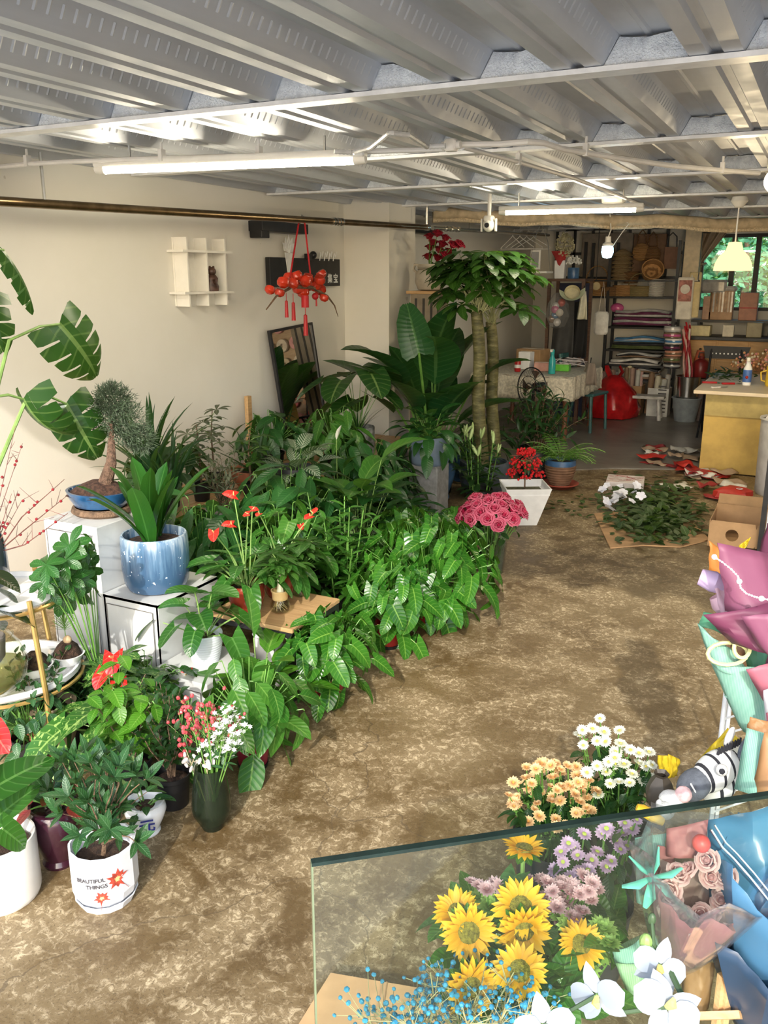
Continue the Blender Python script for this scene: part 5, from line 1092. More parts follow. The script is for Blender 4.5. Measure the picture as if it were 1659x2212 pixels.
# white noughts-and-crosses wall shelf
p0 = at(360, 585, x=-3.6); y0, y1, zt, zb = 4.27, 4.80, 1.90, 1.545
t = thing('wall_shelf', 'white crossed-board wall shelf on the cream wall', 'shelf', (X0, (y0 + y1) / 2, (zt + zb) / 2)); M_sh = pm('white_laminate', (.78, .75, .68), .4, var=.03)
MB().box((.008, 0, 0), (.012, .40, zt - zb + .06)).obj('back_board', M_sh, t, smooth=False)
for z in (-.125, .125): MB().box((.065, 0, z), (.125, .50, .014)).obj('shelf_board', M_sh, t, smooth=False)
for y in (-.19, .0, .19): MB().box((.058, y, 0), (.11, .012, zt - zb + .06)).obj('upright', M_sh, t, smooth=False)
P = Vector((X0 + .09, 4.535 + .07, (zt + zb) / 2 - .117)); t = thing('figurine', 'small dark brown figurine standing on the white wall shelf', 'figurine', P); M_fg = pm('dark_resin', (.07, .035, .025), .35, var=.5, scale=40)
MB().lathe([(.035, 0), (.038, .03), (.03, .05), (.034, .08), (.022, .1), (.001, .11)], 14, wob=lambda w, z: 1 + .12 * math.sin(3 * w)).obj('body', M_fg, t); MB().ball((0, 0, .122), .028, 10, 8).obj('head', M_fg, t); MB().tube([(.02, .0, .04), (.03, -.02, .07)], .01, 6).obj('arm', M_fg, t)
for s in (-1, 1): MB().ball((0, s * .018, .148), .009, 6, 5).obj('ear', M_fg, t)
# black signboard with white lettering and cut-outs on top
ys0, ys1, zs0, zs1 = at(580, 560, x=-3.62).y, at(732, 560, x=-3.62).y, at(660, 619, x=-3.62).z, at(660, 558, x=-3.62).z
t = thing('signboard', 'black signboard with white characters behind the red hanging ornament', 'sign', (X0 + .03, (ys0 + ys1) / 2, (zs0 + zs1) / 2)); MB().box((0, 0, 0), (.04, ys1 - ys0, zs1 - zs0), bev=.003).obj('board', M_blackp, t, smooth=False)
RX = Matrix(((0, 0, 1), (1, 0, 0), (0, 1, 0)))   # text plane facing +x
M_ltr = pm('white_lettering', (.8, .8, .78), .5)
for ch, yy in (('集', .34), ('宝', .43)): put('lettering', text_mesh(ch, .075, M_ltr), t, M=Matrix.Translation((.0215, yy, -.05)) @ RX.to_4x4())
lo = MB()   # white lotus-and-cone cut-out standing on the board
for k in range(-2, 3): pts = [(0, 0), (.03, .05), (.0, .13 - .015 * abs(k)), (-.03, .05)]; lo.prism([(x * math.cos(k * .4) + y * math.sin(k * .4), -x * math.sin(k * .4) + y * math.cos(k * .4)) for x, y in pts], .003 * k, .003 * k + .004, RX, (.024, -.26, .14))
lo.prism([(-.05, .14), (.05, .14), (0, -.09)], -.004, .0, RX, (.024, -.26, 0)); lo.obj('lotus_cutout', M_ltr, t, smooth=False)
for k in range(4): MB().tube([(.024, .18 + .07 * k, .09), (.024, .2 + .07 * k, .15), (.024, .22 + .07 * k, .12), (.024, .235 + .07 * k, .16)], .004, 5).obj('script_cutout', M_ltr, t)
MB().box((.02, .02, .115), (.03, .07, .045)).obj('dark_topper', M_black, t, smooth=False); MB().ball((.02, .09, .13), .03, 8, 6).obj('dark_topper', M_black, t)
# red persimmon ornament hanging from the pole
oc = at(650, 625, x=-3.2); hook = at(652, 474, x=-3.25)
t = thing('persimmon_ornament', 'red persimmon branch ornament with tassels hanging from the pole', 'ornament', oc)
M_per = pm('persimmon_red', (.46, .032, .012), .25, var=.25, coat=.3); M_rib = pm('red_ribbon', (.40, .01, .015), .5)
hk = hook - oc
for s in (-1, 1): MB().tube([(s * .02 + hk.x, hk.y, hk.z), Vector((0, s * .13, .08))], .006, 5).obj('ribbon', M_rib, t)
MB().tube([(hk.x - .02, hk.y, hk.z - .03), (hk.x, hk.y, hk.z + .03), (hk.x + .03, hk.y, hk.z)], .006, 6).obj('hook', M_steel, t)
MB().tube([(0, -.42, -.12), (0, -.30, -.04), (0, -.1, .02), (0, .15, .01), (0, .35, -.05), (0, .45, -.12), (0, .50, -.2)], [.004, .007, .012, .012, .008, .005, .002], 6).obj('branch', M_bark, t)
per = MB().lathe([(.001, -.034), (.02, -.033), (.04, -.015), (.043, .005), (.034, .026), (.012, .03), (.001, .026)], 14).mesh('persimmon', M_per)
for k, (u, v, s) in enumerate(((625, 600, 1), (612, 610, 1), (640, 596, 1), (645, 622, 1.1), (660, 608, 1), (690, 605, 1), (694, 592, .9), (668, 615, 1.1), (680, 618, 1), (655, 632, 1), (692, 626, 1), (583, 626, .8), (604, 632, .8), (700, 643, .8), (665, 600, .9), (632, 612, 1))):
    o = put('persimmon', per, t, at(u, v, x=-3.2 + jit(.05)) - oc, (jit(.5), jit(.5), 0), s); 
tas = MB().tube([(0, 0, 0), (0, 0, -.05), (0, 0, -.055), (0, 0, -.16)], [.002, .002, .010, .013], 8).mesh('tassel', M_rib)
for (u, v, s) in ((618, 632, 1), (633, 634, 1.1), (683, 636, .5), (657, 645, .1)): put('tassel', tas, t, at(u, v, x=-3.2) - oc, None, s)
p = at(659, 648, x=-3.2) - oc; MB().tube([p + Vector((0, 0, .03)), p - Vector((0, 0, .05))], .026, 12).obj('drum_charm', M_rib, t); put('tassel', tas, t, p - Vector((0, 0, .03)), None, 1.3)
p = at(681, 640, x=-3.2) - oc; MB().ball(p, .024, 10, 8).obj('drum_charm', M_rib, t)
# ceiling camera, lamps
p = at(1056, 486, y=6.3); t = thing('security_camera', 'white dome security camera hanging under the ceiling', 'camera', p); MB().tube([(0, 0, ZC - p.z + .05), (0, 0, .05)], .015, 8).obj('mount', M_lampw, t); MB().box((0, 0, .045), (.07, .07, .04), bev=.01).obj('housing', M_lampw, t); MB().ball((0, 0, 0), .045, 12, 8, (1, 1, 1.1)).obj('dome', M_lampw, t); MB().tube([(.0, -.03, -.0), (0, -.05, -.005)], .018, 10).obj('lens', M_blackp, t)
for s in (-1, 1): MB().box((s * .055, 0, .0), (.012, .02, .09)).obj('antenna', M_lampw, t, smooth=False)
p = at(1325, 444, z=2.2); t = thing('ceiling_dome', 'small white dome fitting on the ceiling by the rear tube light', 'ceiling fitting', p); MB().lathe([(.09, .045), (.085, .02), (.05, 0), (.001, -.006)], 20).obj('cover', M_lampw, t); MB().box((0, 0, .05), (.14, .14, .02)).obj('base', M_lampw, t)
M_pend = emitm('pendant_shade_glow', (1.0, .74, .33), 1.15); M_bulb = emitm('blue_white_bulb_glow', (.42, .78, 1.0), 16.0)
p = at(1582, 585, y=7.0); t = thing('pendant_lamp', 'warm lit white pendant lamp in front of the window', 'lamp', p)
MB().lathe([(.135, 0), (.128, .05), (.105, .10), (.06, .145), (.045, .20), (.001, .205)], 28).obj('shade', M_pend, t); MB().tube([(0, 0, .2), (0, 0, ZC - p.z - .05)], .006, 6).obj('cord', M_lampw, t); MB().lathe([(.05, ZC - p.z), (.06, ZC - p.z - .03), (.03, ZC - p.z - .07), (.001, ZC - p.z - .075)], 18).obj('ceiling_cup', M_lampw, t)
pl = bpy.data.lights.new('pendant_glow', 'POINT'); pl.energy = 26; pl.color = (1, .8, .5); pl.shadow_soft_size = .05; po = bpy.data.objects.new('pendant_glow', pl); COL.objects.link(po); po.parent = t; po.location = (0, 0, -.03)
p = at(1312, 545, y=8.4); t = thing('caged_bulb', 'bluish white lit bulb hanging under the ceiling at the back', 'lamp', p)
MB().lathe([(.001, -.055), (.04, -.045), (.055, 0), (.05, .05), (.045, .06)], 18).obj('bulb', M_bulb, t); MB().lathe([(.05, .055), (.05, .075), (.028, .09), (.025, .14), (.001, .14)], 18).obj('socket', M_lampw, t); MB().tube([(0, 0, .14), (.02, 0, .2), (0, 0, ZC - p.z)], .005, 6).obj('cord', M_lampw, t)
MB().tube([(.05, 0, .06), (.12, 0, .17), (.18, 0, .25), (.16, 0, .26)], .004, 6).obj('hook', M_lampw, t)
p = at(1652, 392, z=2.13); t = thing('round_lamp', 'glowing round lamp under the ceiling at the right edge', 'lamp', p); MB().ball((.05, 0, 0), .055, 14, 10).obj('globe', emitm('warm_globe', (1, .8, .5), 10), t); MB().lathe([(.05, .10), (.045, .06), (.03, .05), (.001, .05)], 16, c=(.05, 0, 0)).obj('base', M_lampw, t)
# wrapped pipe bundle across the shop
a, b_ = at(935, 462, y=7.6), at(1700, 486, y=9.3); t = thing('lagged_pipe', 'beige lagged pipe sagging under the ceiling across the shop', 'pipe'); M_lag = pm('beige_lagging', (.50, .40, .26), .8, var=.2)
pts = [a.lerp(b_, k / 24) + Vector((0, 0, .012 * math.sin(k * .9))) for k in range(25)]; MB().tube(pts, [.05 + .006 * math.sin(k * 2.2) for k in range(25)], 10).obj('lagging', M_lag, t)
pts = [p_ + Vector((0, 0, -.055)) for p_ in pts]; MB().tube(pts, [.018 if k % 2 else .024 for k in range(25)], 8).obj('rope', pm('beige_rope', (.55, .45, .30), .85, var=.3, scale=60), t)
# ---------------- helpers for boxes seen at a depth
def pbox(name, label, cat, u0, v0, u1, v1, y, dep, mat, group=None, part='body', bev=.006, zfix=None, parts=None):
    """box whose front face covers the given photo rectangle at depth y"""
    A, B = at(u0, v0, y=y), at(u1, v1, y=y); z0 = zfix if zfix is not None else B.z
    t = thing(name, label, cat, ((A.x + B.x) / 2, y + dep / 2, z0), 0, group); w, h = abs(B.x - A.x), A.z - z0
    MB().box((0, 0, h / 2), (w, dep, h), bev=bev).obj(part, mat, t, smooth=False); return t, w, h
# black steel rack at the back
RY = 11.15
def zrow(v): return at(1390, v, y=RY).z
rows = [641, 707, 757, 790, 822]; xr0, xr1, xl = at(1316, 640, y=RY).x, at(1455, 640, y=RY).x, at(1262, 640, y=RY).x
t = thing('steel_rack', 'black steel rack filled with packs of wrapping paper at the back wall', 'rack', ((xr0 + xr1) / 2, RY + .22, 0)); w = xr1 - xr0
for k, v in enumerate(rows):
    z = zrow(v); MB().box(((xl - xr0) / 2 if k == 0 else 0, 0, z - .012), (w + (xr0 - xl if k == 0 else 0), .42, .024)).obj('shelf_board', M_black, t, smooth=False)
for sx in (-1, 1):
    for sy in (-1, 1): MB().box((sx * (w / 2 + .02), sy * .2, 1.06), (.035, .035, 2.1)).obj('post', M_black, t, smooth=False)
for k in range(2): MB().box((xl - (xr0 + xr1) / 2 - .02, (-.2, .2)[k], 1.06), (.035, .035, 2.1)).obj('post', M_black, t, smooth=False)
def pack(label, u0, u1, v, thick, mat, y=RY + .02, wav=.012, name='paper_pack', seed=0, dep=.36):
    A, B = at(u0, v, y=y), at(u1, v, y=y); w = B.x - A.x; t = thing(name, label, 'wrapping paper', ((A.x + B.x) / 2, y + dep / 2, A.z), 0, 'packs of wrapping paper on the steel rack'); r = random.Random(seed); ph = r.uniform(0, 6)
    for lay in range(3):
        def fn(u, q, lay=lay): return ((u - .5) * w * (1 - .03 * lay), (q - .5) * dep - (.012 * lay if q < .2 else 0), thick * (lay + .5) / 3 + wav * (lay / 2) * math.sin(u * 7 + ph + lay) * (1 - q * .5) - .02 * abs(u - .5) * lay)
        thicken(MB().grid(fn, 12, 3).obj('sheet_stack', mat[lay % len(mat)], t), thick / 3.2, 0)
films = [pm(n_, c_, .12, var=.2, coat=.6, rnd=.3) for n_, c_ in (('film_clear', (.42, .42, .42)), ('film_purple', (.13, .03, .08)), ('film_white', (.62, .60, .58)), ('film_green', (.10, .13, .05)), ('film_blue', (.07, .20, .40)), ('film_black', (.03, .03, .035)), ('film_brown', (.22, .14, .09)), ('film_pink', (.55, .10, .28)))]
fc_, fp_, fw_, fg_, fb_, fk_, fbr_, fpk_ = films
for k, (lab, u0, u1, v, th, ms) in enumerate((('purple and clear wrapping films heaped on the second rack shelf', 1322, 1452, 701, .10, (fp_, fc_, fp_)), ('clear film pack lying over the purple films', 1326, 1450, 683, .09, (fc_, fp_, fc_)), ('dark green film pack on the third rack shelf', 1320, 1448, 752, .08, (fg_, fg_, fk_)), ('blue paper pack on the third rack shelf', 1326, 1440, 737, .07, (fb_, fw_, fb_)), ('white and black film pack on the fourth rack shelf', 1316, 1425, 786, .08, (fw_, fk_, fw_)), ('brown paper pack on the fourth rack shelf', 1330, 1430, 770, .06, (fbr_, fk_, fc_)), ('mixed film pack on the lowest rack shelf', 1314, 1420, 818, .09, (fk_, fbr_, fw_)), ('gold flecked paper pack on the lowest rack shelf', 1340, 1425, 802, .06, (fbr_, fc_, fk_)))): pack(lab, u0, u1, v, th, ms, seed=k)
p = at(1333, 665, y=RY + .1); t = thing('pink_bundle', 'bright pink bundle tucked at the left of the second rack shelf', 'bundle', p); MB().ball((0, 0, 0), .085, 12, 8, (1, .8, .7)).obj('cloth', fpk_, t)
# wall boards behind the baskets
M_bd = pm('grey_card_board', (.22, .19, .16), .8)
pbox('display_board', 'grey board on the back wall behind the lit bulb', 'board', 1258, 505, 1362, 598, 11.6, .03, M_bd); pbox('display_board', 'brown board with two rattan bags on the back wall', 'board', 1370, 506, 1434, 590, 11.55, .03, pm('brown_card_board', (.20, .12, .075), .8))
t = thing('black_grid', 'black metal grid panel on the back wall', 'grid panel', (0, 11.68, 0)); A, B = at(1205, 497, y=11.68), at(1478, 600, y=11.68)
for k in range(8): x = A.x + (B.x - A.x) * k / 7; MB().box((x, 0, (A.z + B.z) / 2), (.035, .02, A.z - B.z)).obj('bar', M_black, t, smooth=False)
for k in range(3): z = B.z + (A.z - B.z) * k / 2; MB().box(((A.x + B.x) / 2, 0, z), (B.x - A.x, .02, .035)).obj('bar', M_black, t, smooth=False)
# baskets
def wicker(name, c1, c2):
    m, nt, b, o = _new(name); tc = N(nt, 'ShaderNodeTexCoord'); wv = N(nt, 'ShaderNodeTexWave'); wv.bands_direction = 'Z'; wv.inputs['Scale'].default_value = 22; wv.inputs['Distortion'].default_value = 3; nt.links.new(tc.outputs['Object'], wv.inputs[0])
    nt.links.new(ramp(nt, wv.outputs[0], [(.2, c1), (.8, c2)]), b.inputs['Base Color']); b.inputs['Roughness'].default_value = .7; bump(nt, b, wv.outputs[0], .7, .01); return m
W_tan = wicker('tan_wicker', (.22, .11, .04), (.50, .28, .11)); W_dark = wicker('dark_wicker', (.10, .05, .02), (.28, .15, .06)); W_wh = wicker('white_wicker', (.50, .48, .44), (.80, .78, .74)); W_grn = wicker('olive_wicker', (.18, .14, .06), (.36, .28, .13))
def basket(label, u, v, r, h, mat, kind='cyl', handle=True, y=RY + .12, sx=1.0, lean=0):
    P = at(u, v, y=y); t = thing('basket', label, 'basket', (P.x, y, zrow(641) if v > 625 else P.z), R.uniform(-.3, .3), 'baskets on the top rack shelf')
    if lean: t.rotation_euler = (lean, 0, .3)
    MB().lathe([(r * .8, 0), (r * .86, h * .03), (r * .98, h * .6), (r, h), (r * .93, h), (r * .9, h * .3), (.001, h * .12)], 22, sx=sx).obj('body', mat, t); MB().tube([(r * sx * math.cos(k / 16 * 2 * PI), r * math.sin(k / 16 * 2 * PI), h) for k in range(17)], r * .06, 6, cap=False).obj('rim', mat, t)
    if handle: MB().tube([(r * sx * .95 * math.cos(PI * k / 12), 0, h + r * 1.3 * math.sin(PI * k / 12)) for k in range(13)], r * .06, 6).obj('handle', mat, t)
basket('tan wicker bag with a round pale badge on the rack', 1288, 632, .13, .2, W_tan, sx=1.1); P = at(1288, 618, y=RY - .03); tag(MB().tube([(P.x, P.y, P.z), (P.x, P.y + .012, P.z)], .05, 18).obj('round_badge', pm('pale_straw', (.62, .52, .30), .7)), 'round pale straw badge hung on the tan wicker bag', 'badge')
basket('flat brown basket beside the tan wicker bag', 1315, 635, .12, .11, W_dark, handle=False, sx=1.3); basket('honey wicker box basket in the middle of the top rack shelf', 1348, 635, .11, .13, W_tan, handle=False, sx=1.3)
basket('olive basket with a tall arched handle and white tag', 1380, 635, .12, .12, W_grn, sx=1.25); basket('white wicker basket with a cloth lining on the right of the rack', 1417, 636, .105, .2, W_wh, handle=False); P = at(1417, 605, y=RY + .12)
basket('upturned round basket lying on top of the others', 1407, 592, .13, .13, W_tan, handle=False, lean=1.1, y=RY + .16); basket('brown lidded basket behind the arched handle basket', 1362, 612, .10, .14, W_dark, handle=False, y=RY + .28)
for k in range(7): P = at(1340 + k * .8, 606 - k * 9, y=RY + .28); t = thing('straw_hat', 'woven conical straw hat in the nested stack behind the baskets', 'hat', P, k, 'stacked straw hats'); MB().lathe([(.15, 0), (.10, .035), (.03, .075), (.001, .085)], 20).obj('cone', wicker('straw_%d' % k, (.26, .18, .09), (.48, .36, .20)), t); MB().lathe([(.146, -.003), (.153, 0), (.146, .004)], 20).obj('brim', MATS['straw_%d' % k], t)
for k, (u, v) in enumerate(((1385, 545), (1408, 550))): P = at(u, v, y=11.45); t = thing('rattan_bag', ['left brown rattan bag hung on the brown board', 'right brown rattan bag hung on the brown board'][k], 'bag', P, 0, 'rattan bags on the board'); MB().ball((0, 0, 0), .11, 14, 10, (1, .4, 1)).obj('body', W_dark if k else W_tan, t); MB().tube([(-.06, 0, .08), (-.04, 0, .22), (0, 0, .27), (.04, 0, .22), (.06, 0, .08)], .008, 6).obj('strap', W_dark, t)
P = at(1450, 548, y=11.45); t = thing('hand_mirror', 'dark frame with a looped hook right of the rattan bags', 'frame', P); MB().box((0, 0, -.05), (.16, .02, .26)).obj('panel', pm('brown_panel', (.2, .1, .06), .6), t, smooth=False); MB().tube([(-.06, 0, .08), (-.05, 0, .2), (0, 0, .25), (.05, 0, .2), (.06, 0, .08)], .008, 6).obj('hook', M_black, t)
# column, curtain, black vase, bags on the counter by the window
pbox('cream_column', 'cream pipe column between the rack and the window', 'column', 1482, 494, 1503, 640, 11.3, .16, pm('cream_paint', (.74, .62, .42), .5))
t = thing('curtain', 'beige gathered curtain tied back at the window', 'curtain', (0, 11.62, 0)); A, B = at(1502, 492, y=11.6), at(1580, 492, y=11.6); M_cur = pm('beige_curtain', (.50, .40, .30), .8, sub=.25)
def cur(u, q):
    wd = (1 - .75 * min(1, q * 2.2)) if q < .45 else .26 + .1 * (q - .45); return (A.x + (B.x - A.x) * u * wd, .03 * math.sin(u * 22), A.z - q * .95)
thicken(MB().grid(cur, 30, 14).obj('cloth', M_cur, t), .006); MB().tube([(A.x - .02, -.03, A.z - .42), (A.x + .12, -.05, A.z - .43), (A.x + .16, .02, A.z - .42)], .012, 6).obj('tie', M_cur, t)
P = at(1505, 690, y=11.5); P.z = za + .001; t = thing('floor_vase', 'tall black vase standing on the drawer cabinet', 'vase', P); MB().lathe([(.07, 0), (.10, .06), (.11, .25), (.09, .4), (.06, .46), (.075, .52), (.06, .52), (.05, .46), (.001, .4)], 22).obj('body', M_black, t)
# drawer cabinet under the window
zt = at(1560, 728, y=11.1).z; cx0, cx1 = at(1482, 728, y=11.1).x, .3
t = thing('drawer_cabinet', 'pine drawer cabinet with a dark top under the window', 'cabinet', ((cx0 + cx1) / 2, 11.36, 0)); w = cx1 - cx0; M_pine = woodm('pine', (.45, .24, .07), (.62, .36, .13)); MB().box((0, 0, zt / 2 - .02), (w, .5, zt - .04)).obj('carcass', M_pine, t, smooth=False); MB().box((0, -.02, zt - .02), (w + .04, .56, .04), bev=.004).obj('worktop', M_black, t, smooth=False)
n = 5
for k in range(n):
    x = -w / 2 + w * (k + .5) / n; dw = MB().box((x, -.256, zt - .15), (w / n - .02, .014, .2), bev=.003).obj('drawer', M_pine, t, smooth=False); MB().ball((x, -.275, zt - .15), .015, 8, 6).obj('knob', M_bark, dw)
    dr = MB().box((x, -.256, (zt - .27) / 2 + .03), (w / n - .02, .014, zt - .32), bev=.003).obj('door', M_pine, t, smooth=False); MB().box((x + w / n * .35, -.268, zt * .4), (.02, .012, .1)).obj('handle', M_bark, dr, smooth=False)
M_yel = pm('cream_plastic', (.66, .58, .34), .5); yy = 11.2
pbox('cream_tray', 'cream plastic tray on the drawer cabinet', 'tray', 1490, 703, 1533, 722, yy, .2, M_yel, zfix=zt); pbox('paper_cup', 'square cream paper cup on the drawer cabinet', 'cup', 1562, 702, 1584, 723, yy, .1, pm('cream_paper', (.72, .66, .54), .6), zfix=zt); pbox('clear_carton', 'see-through carton at the right of the drawer cabinet', 'box', 1614, 697, 1645, 723, yy, .18, pm('olive_carton', (.30, .25, .14), .4), zfix=zt)
# raised shelf behind with plastic-wrapped goods
za = at(1560, 692, y=11.35).z; t = thing('window_shelf', 'dark shelf board in front of the window', 'shelf', ((cx0 + cx1) / 2, 11.55, za)); MB().box((0, 0, -.015), (w, .3, .03)).obj('board', M_black, t, smooth=False)
for s in (-.45, .0, .45): MB().box((w * s, 0, -(za - zt) / 2 - .015), (.03, .28, za - zt - .03)).obj('support', M_black, t, smooth=False)
M_stripe = pm('striped_rolls', (.38, .26, .15), .4, var=.5)
M_clear = glassm('clear_bag_film', (.88, .88, .88), rough=.12, thin=1.2, tint=(.7, .7, .7, .12))
t, w_, h_ = pbox('roll_carton', 'striped brown box of ribbon rolls on the window shelf', 'box', 1535, 628, 1580, 690, 11.46, .16, pm('tan_roll', (.45, .28, .16), .5), zfix=za)
for k in range(8): MB().box((-w_ / 2 + w_ * (k + .5) / 8, -.085, h_ * .62), (w_ / 8 * .6, .012, h_ * .7)).obj('stripe', [fbr_, fw_, M_stripe][k % 3], t, smooth=False)
t, w_, h_ = pbox('goods_pack', 'pink and tan wrapped pack at the left of the window shelf', 'pack', 1520, 640, 1534, 690, 11.46, .16, pm('pink_tan', (.55, .36, .26), .5), zfix=za)
t, w_, h_ = pbox('goods_pack', 'reddish brown wrapped pack at the right of the window shelf', 'pack', 1600, 632, 1633, 690, 11.46, .16, pm('russet_pack', (.42, .18, .11), .45), zfix=za); MB().box((0, -.083, h_ * .45), (w_, .006, .012)).obj('band', M_rib, t, smooth=False)
for k, (u0, v0, u1, v1) in enumerate(((1514, 604, 1568, 634), (1534, 618, 1592, 630))): t, w_, h_ = pbox('film_bundle', ['crumpled clear film bundle on top of the window shelf goods', 'second crumpled film bundle lying over the striped box'][k], 'plastic', u0, v0, u1, v1, 11.44 + .02 * k, .2, fc_, part='film', bev=.03)
# hanging tote bags
HB = at(1475, 607, y=10.5); tb_ = thing('hanging_bar', 'thin black bar under the ceiling carrying the tote bags', 'bar', (0, 10.5, 0)); MB().tube([(at(1284, 607, y=10.5).x, 0, HB.z), (at(1512, 607, y=10.5).x, 0, HB.z)], .008, 6).obj('rod', M_black, tb_)
for u in (1288, 1508): MB().tube([(at(u, 607, y=10.5).x, 0, HB.z), (at(u, 607, y=10.5).x, 0, ZC + .01)], .005, 6).obj('drop_rod', M_black, tb_)
P = at(1475, 690, y=10.5); t = thing('tote_bag', 'canvas tote bag with a printed picture hanging by the rack', 'bag', P); s = mpp(P); W_, H_ = 33 * s, 88 * s; M_tote = pm('canvas', (.66, .62, .54), .85)
MB().box((0, 0, H_ / 2), (W_, .05, H_), bev=.012).obj('body', M_tote, t, smooth=False); MB().box((0, -.026, H_ * .68), (W_ * .82, .002, H_ * .5)).obj('print', pm('red_brown_print', (.38, .16, .13), .7, var=.4, scale=20), t, smooth=False); MB().tube([(0, -.028, H_ * .72), (0, -.03, H_ * .72)], W_ * .3, 16).obj('print_disc', M_tote, t)
MB().tube([(-W_ * .25, 0, H_ * .97), (-W_ * .12, 0, HB.z - P.z), (W_ * .12, 0, HB.z - P.z), (W_ * .25, 0, H_ * .97)], .01, 6).obj('handle', M_tote, t)
P = at(1493, 688, y=10.5); P.y = 10.56; t = thing('tote_bag', 'plain yellowish canvas bag hanging behind the printed tote', 'bag', P); MB().box((0, 0, .26), (.13, .05, .5), bev=.012).obj('body', pm('yellow_canvas', (.60, .50, .28), .85), t, smooth=False); MB().tube([(-.04, 0, .5), (-.03, -.06, HB.z - P.z), (.03, -.06, HB.z - P.z), (.04, 0, .5)], .01, 6).obj('handle', M_tote, t)
# ribbons falling into the tall metal bucket
gp = at(1482, 908, z=0); gp.y -= .12; t = thing('grey_bucket', 'grey plastic bucket on the floor below the ribbons', 'bucket', (gp.x, gp.y, .012)); M_gb = pm('grey_bucket_plastic', (.28, .31, .33), .4); hb = zat(gp, 862)
MB().lathe([(.12, 0), (.125, .01), (.165, hb), (.175, hb), (.172, hb + .012), (.158, hb + .01), (.12, .03), (.001, .03)], 28).obj('body', M_gb, t)
ht_ = zat(gp, 812); t = thing('metal_bucket', 'shiny tall metal bucket set inside the grey bucket', 'bucket', (gp.x, gp.y, hb * .5)); MB().lathe([(.115, 0), (.145, ht_ - hb * .5), (.15, ht_ - hb * .5), (.14, ht_ - hb * .5 - .01), (.11, .02), (.001, .02)], 28).obj('body', M_steel, t)
for k in range(14):
    top = at(1483 + jit(8), 705 + jit(10), y=gp.y); bt = Vector((gp.x + jit(.08), gp.y + jit(.08), ht_ - .06)); t = thing('ribbon', 'long ribbon hanging in the red and cream bunch into the metal bucket', 'ribbon', top, 0, 'hanging ribbons'); m = [M_rib, pm('pale_pink_ribbon', (.62, .38, .33), .5), M_tote, pm('deep_red_satin', (.3, .01, .02), .3)][k % 4]; d = bt - top
    def rb(u, q, d=d, k=k): return (d.x * q + (u - .5) * .022 + .015 * math.sin(q * 6 + k), d.y * q + .012 * math.sin(q * 5 + k * 2), d.z * q)
    thicken(MB().grid(rb, 1, 12).obj('band', m, t), .0015)
# tins stacked left of the ribbons
for k in range(7): P = at(1452 + jit(2), 795 - 13 * k, y=10.75); s = mpp(P); t = thing('ribbon_reel', 'flat reel in the stack left of the hanging ribbons', 'reel', P, 0, 'stacked ribbon reels'); c_ = [films[5], fbr_, pm('salmon_reel', (.55, .26, .18), .5), fk_, fw_, fbr_, fc_][k]; MB().lathe([(17 * s, 0), (18 * s, .006), (18 * s, .06), (17 * s, .066), (.001, .066)], 22).obj('reel', c_, t); MB().lathe([(18.3 * s, .02), (18.6 * s, .03), (18.3 * s, .045)], 22).obj('band', films[(k * 3) % 8], t)
tag(MB().tube([Vector((at(1500, 800, y=10.95).x, 10.95, .03)), at(1505, 790, y=10.98), at(1514, 758, y=11.02)], [.04, .05, .045], 12).obj('orange_tube', pm('orange_red_card', (.55, .13, .06), .5)), 'orange cardboard tube leaning before the drawer cabinet', 'tube')
P = at(1512, 815, y=10.92); t = thing('red_canister', 'dark red canister right of the metal bucket', 'canister', (P.x, P.y, P.z)); MB().lathe([(.08, 0), (.085, .01), (.085, .18), (.07, .2), (.03, .22), (.03, .25), (.001, .25)], 20).obj('body', pm('dark_red_tin', (.22, .02, .02), .3), t); MB().tube([(-.04, 0, .23), (-.03, 0, .29), (.03, 0, .29), (.04, 0, .23)], .008, 6).obj('handle', M_black, t)
tag(MB().box(Vector((P.x, P.y + .05, P.z / 2 - .002)), (.2, .2, P.z - .02)).obj('plinth_box', M_dw, smooth=False), 'dark wooden box under the dark red canister', 'box')
# black folding chair with dotted back
P = fat(1560, 905); P = Vector((at(1563, 800, y=9.9).x, 9.9, 0)); t = thing('folding_chair', 'black folding chair with pale dots behind the counter', 'chair', P); zt2, zb2 = zat(P, 752), zat(P, 775)
MB().box((0, .1, (zt2 + zb2) / 2), (.40, .02, zt2 - zb2 + .02), top=(1.2, 1)).obj('backrest', M_blackp, t, smooth=False); MB().box((0, -.08, .50), (.36, .36, .025), bev=.005).obj('seat', M_blackp, t, smooth=False)
for s in (-1, 1): MB().tube([(s * .15, .1, zt2 - .02), (s * .17, -.1, .25), (s * .18, -.22, .013)], .012, 8).obj('leg', M_black, t); MB().tube([(s * .15, -.2, .5), (s * .17, .0, .25), (s * .18, .2, .013)], .012, 8).obj('leg', M_black, t)
dm = MB().box((0, 0, 0), (.014, .004, .014)).mesh('dot', M_ltr)
for k in range(8): put('dot', dm, t, (-.14 + .04 * k, .088, (zt2 + zb2) / 2 - .01))
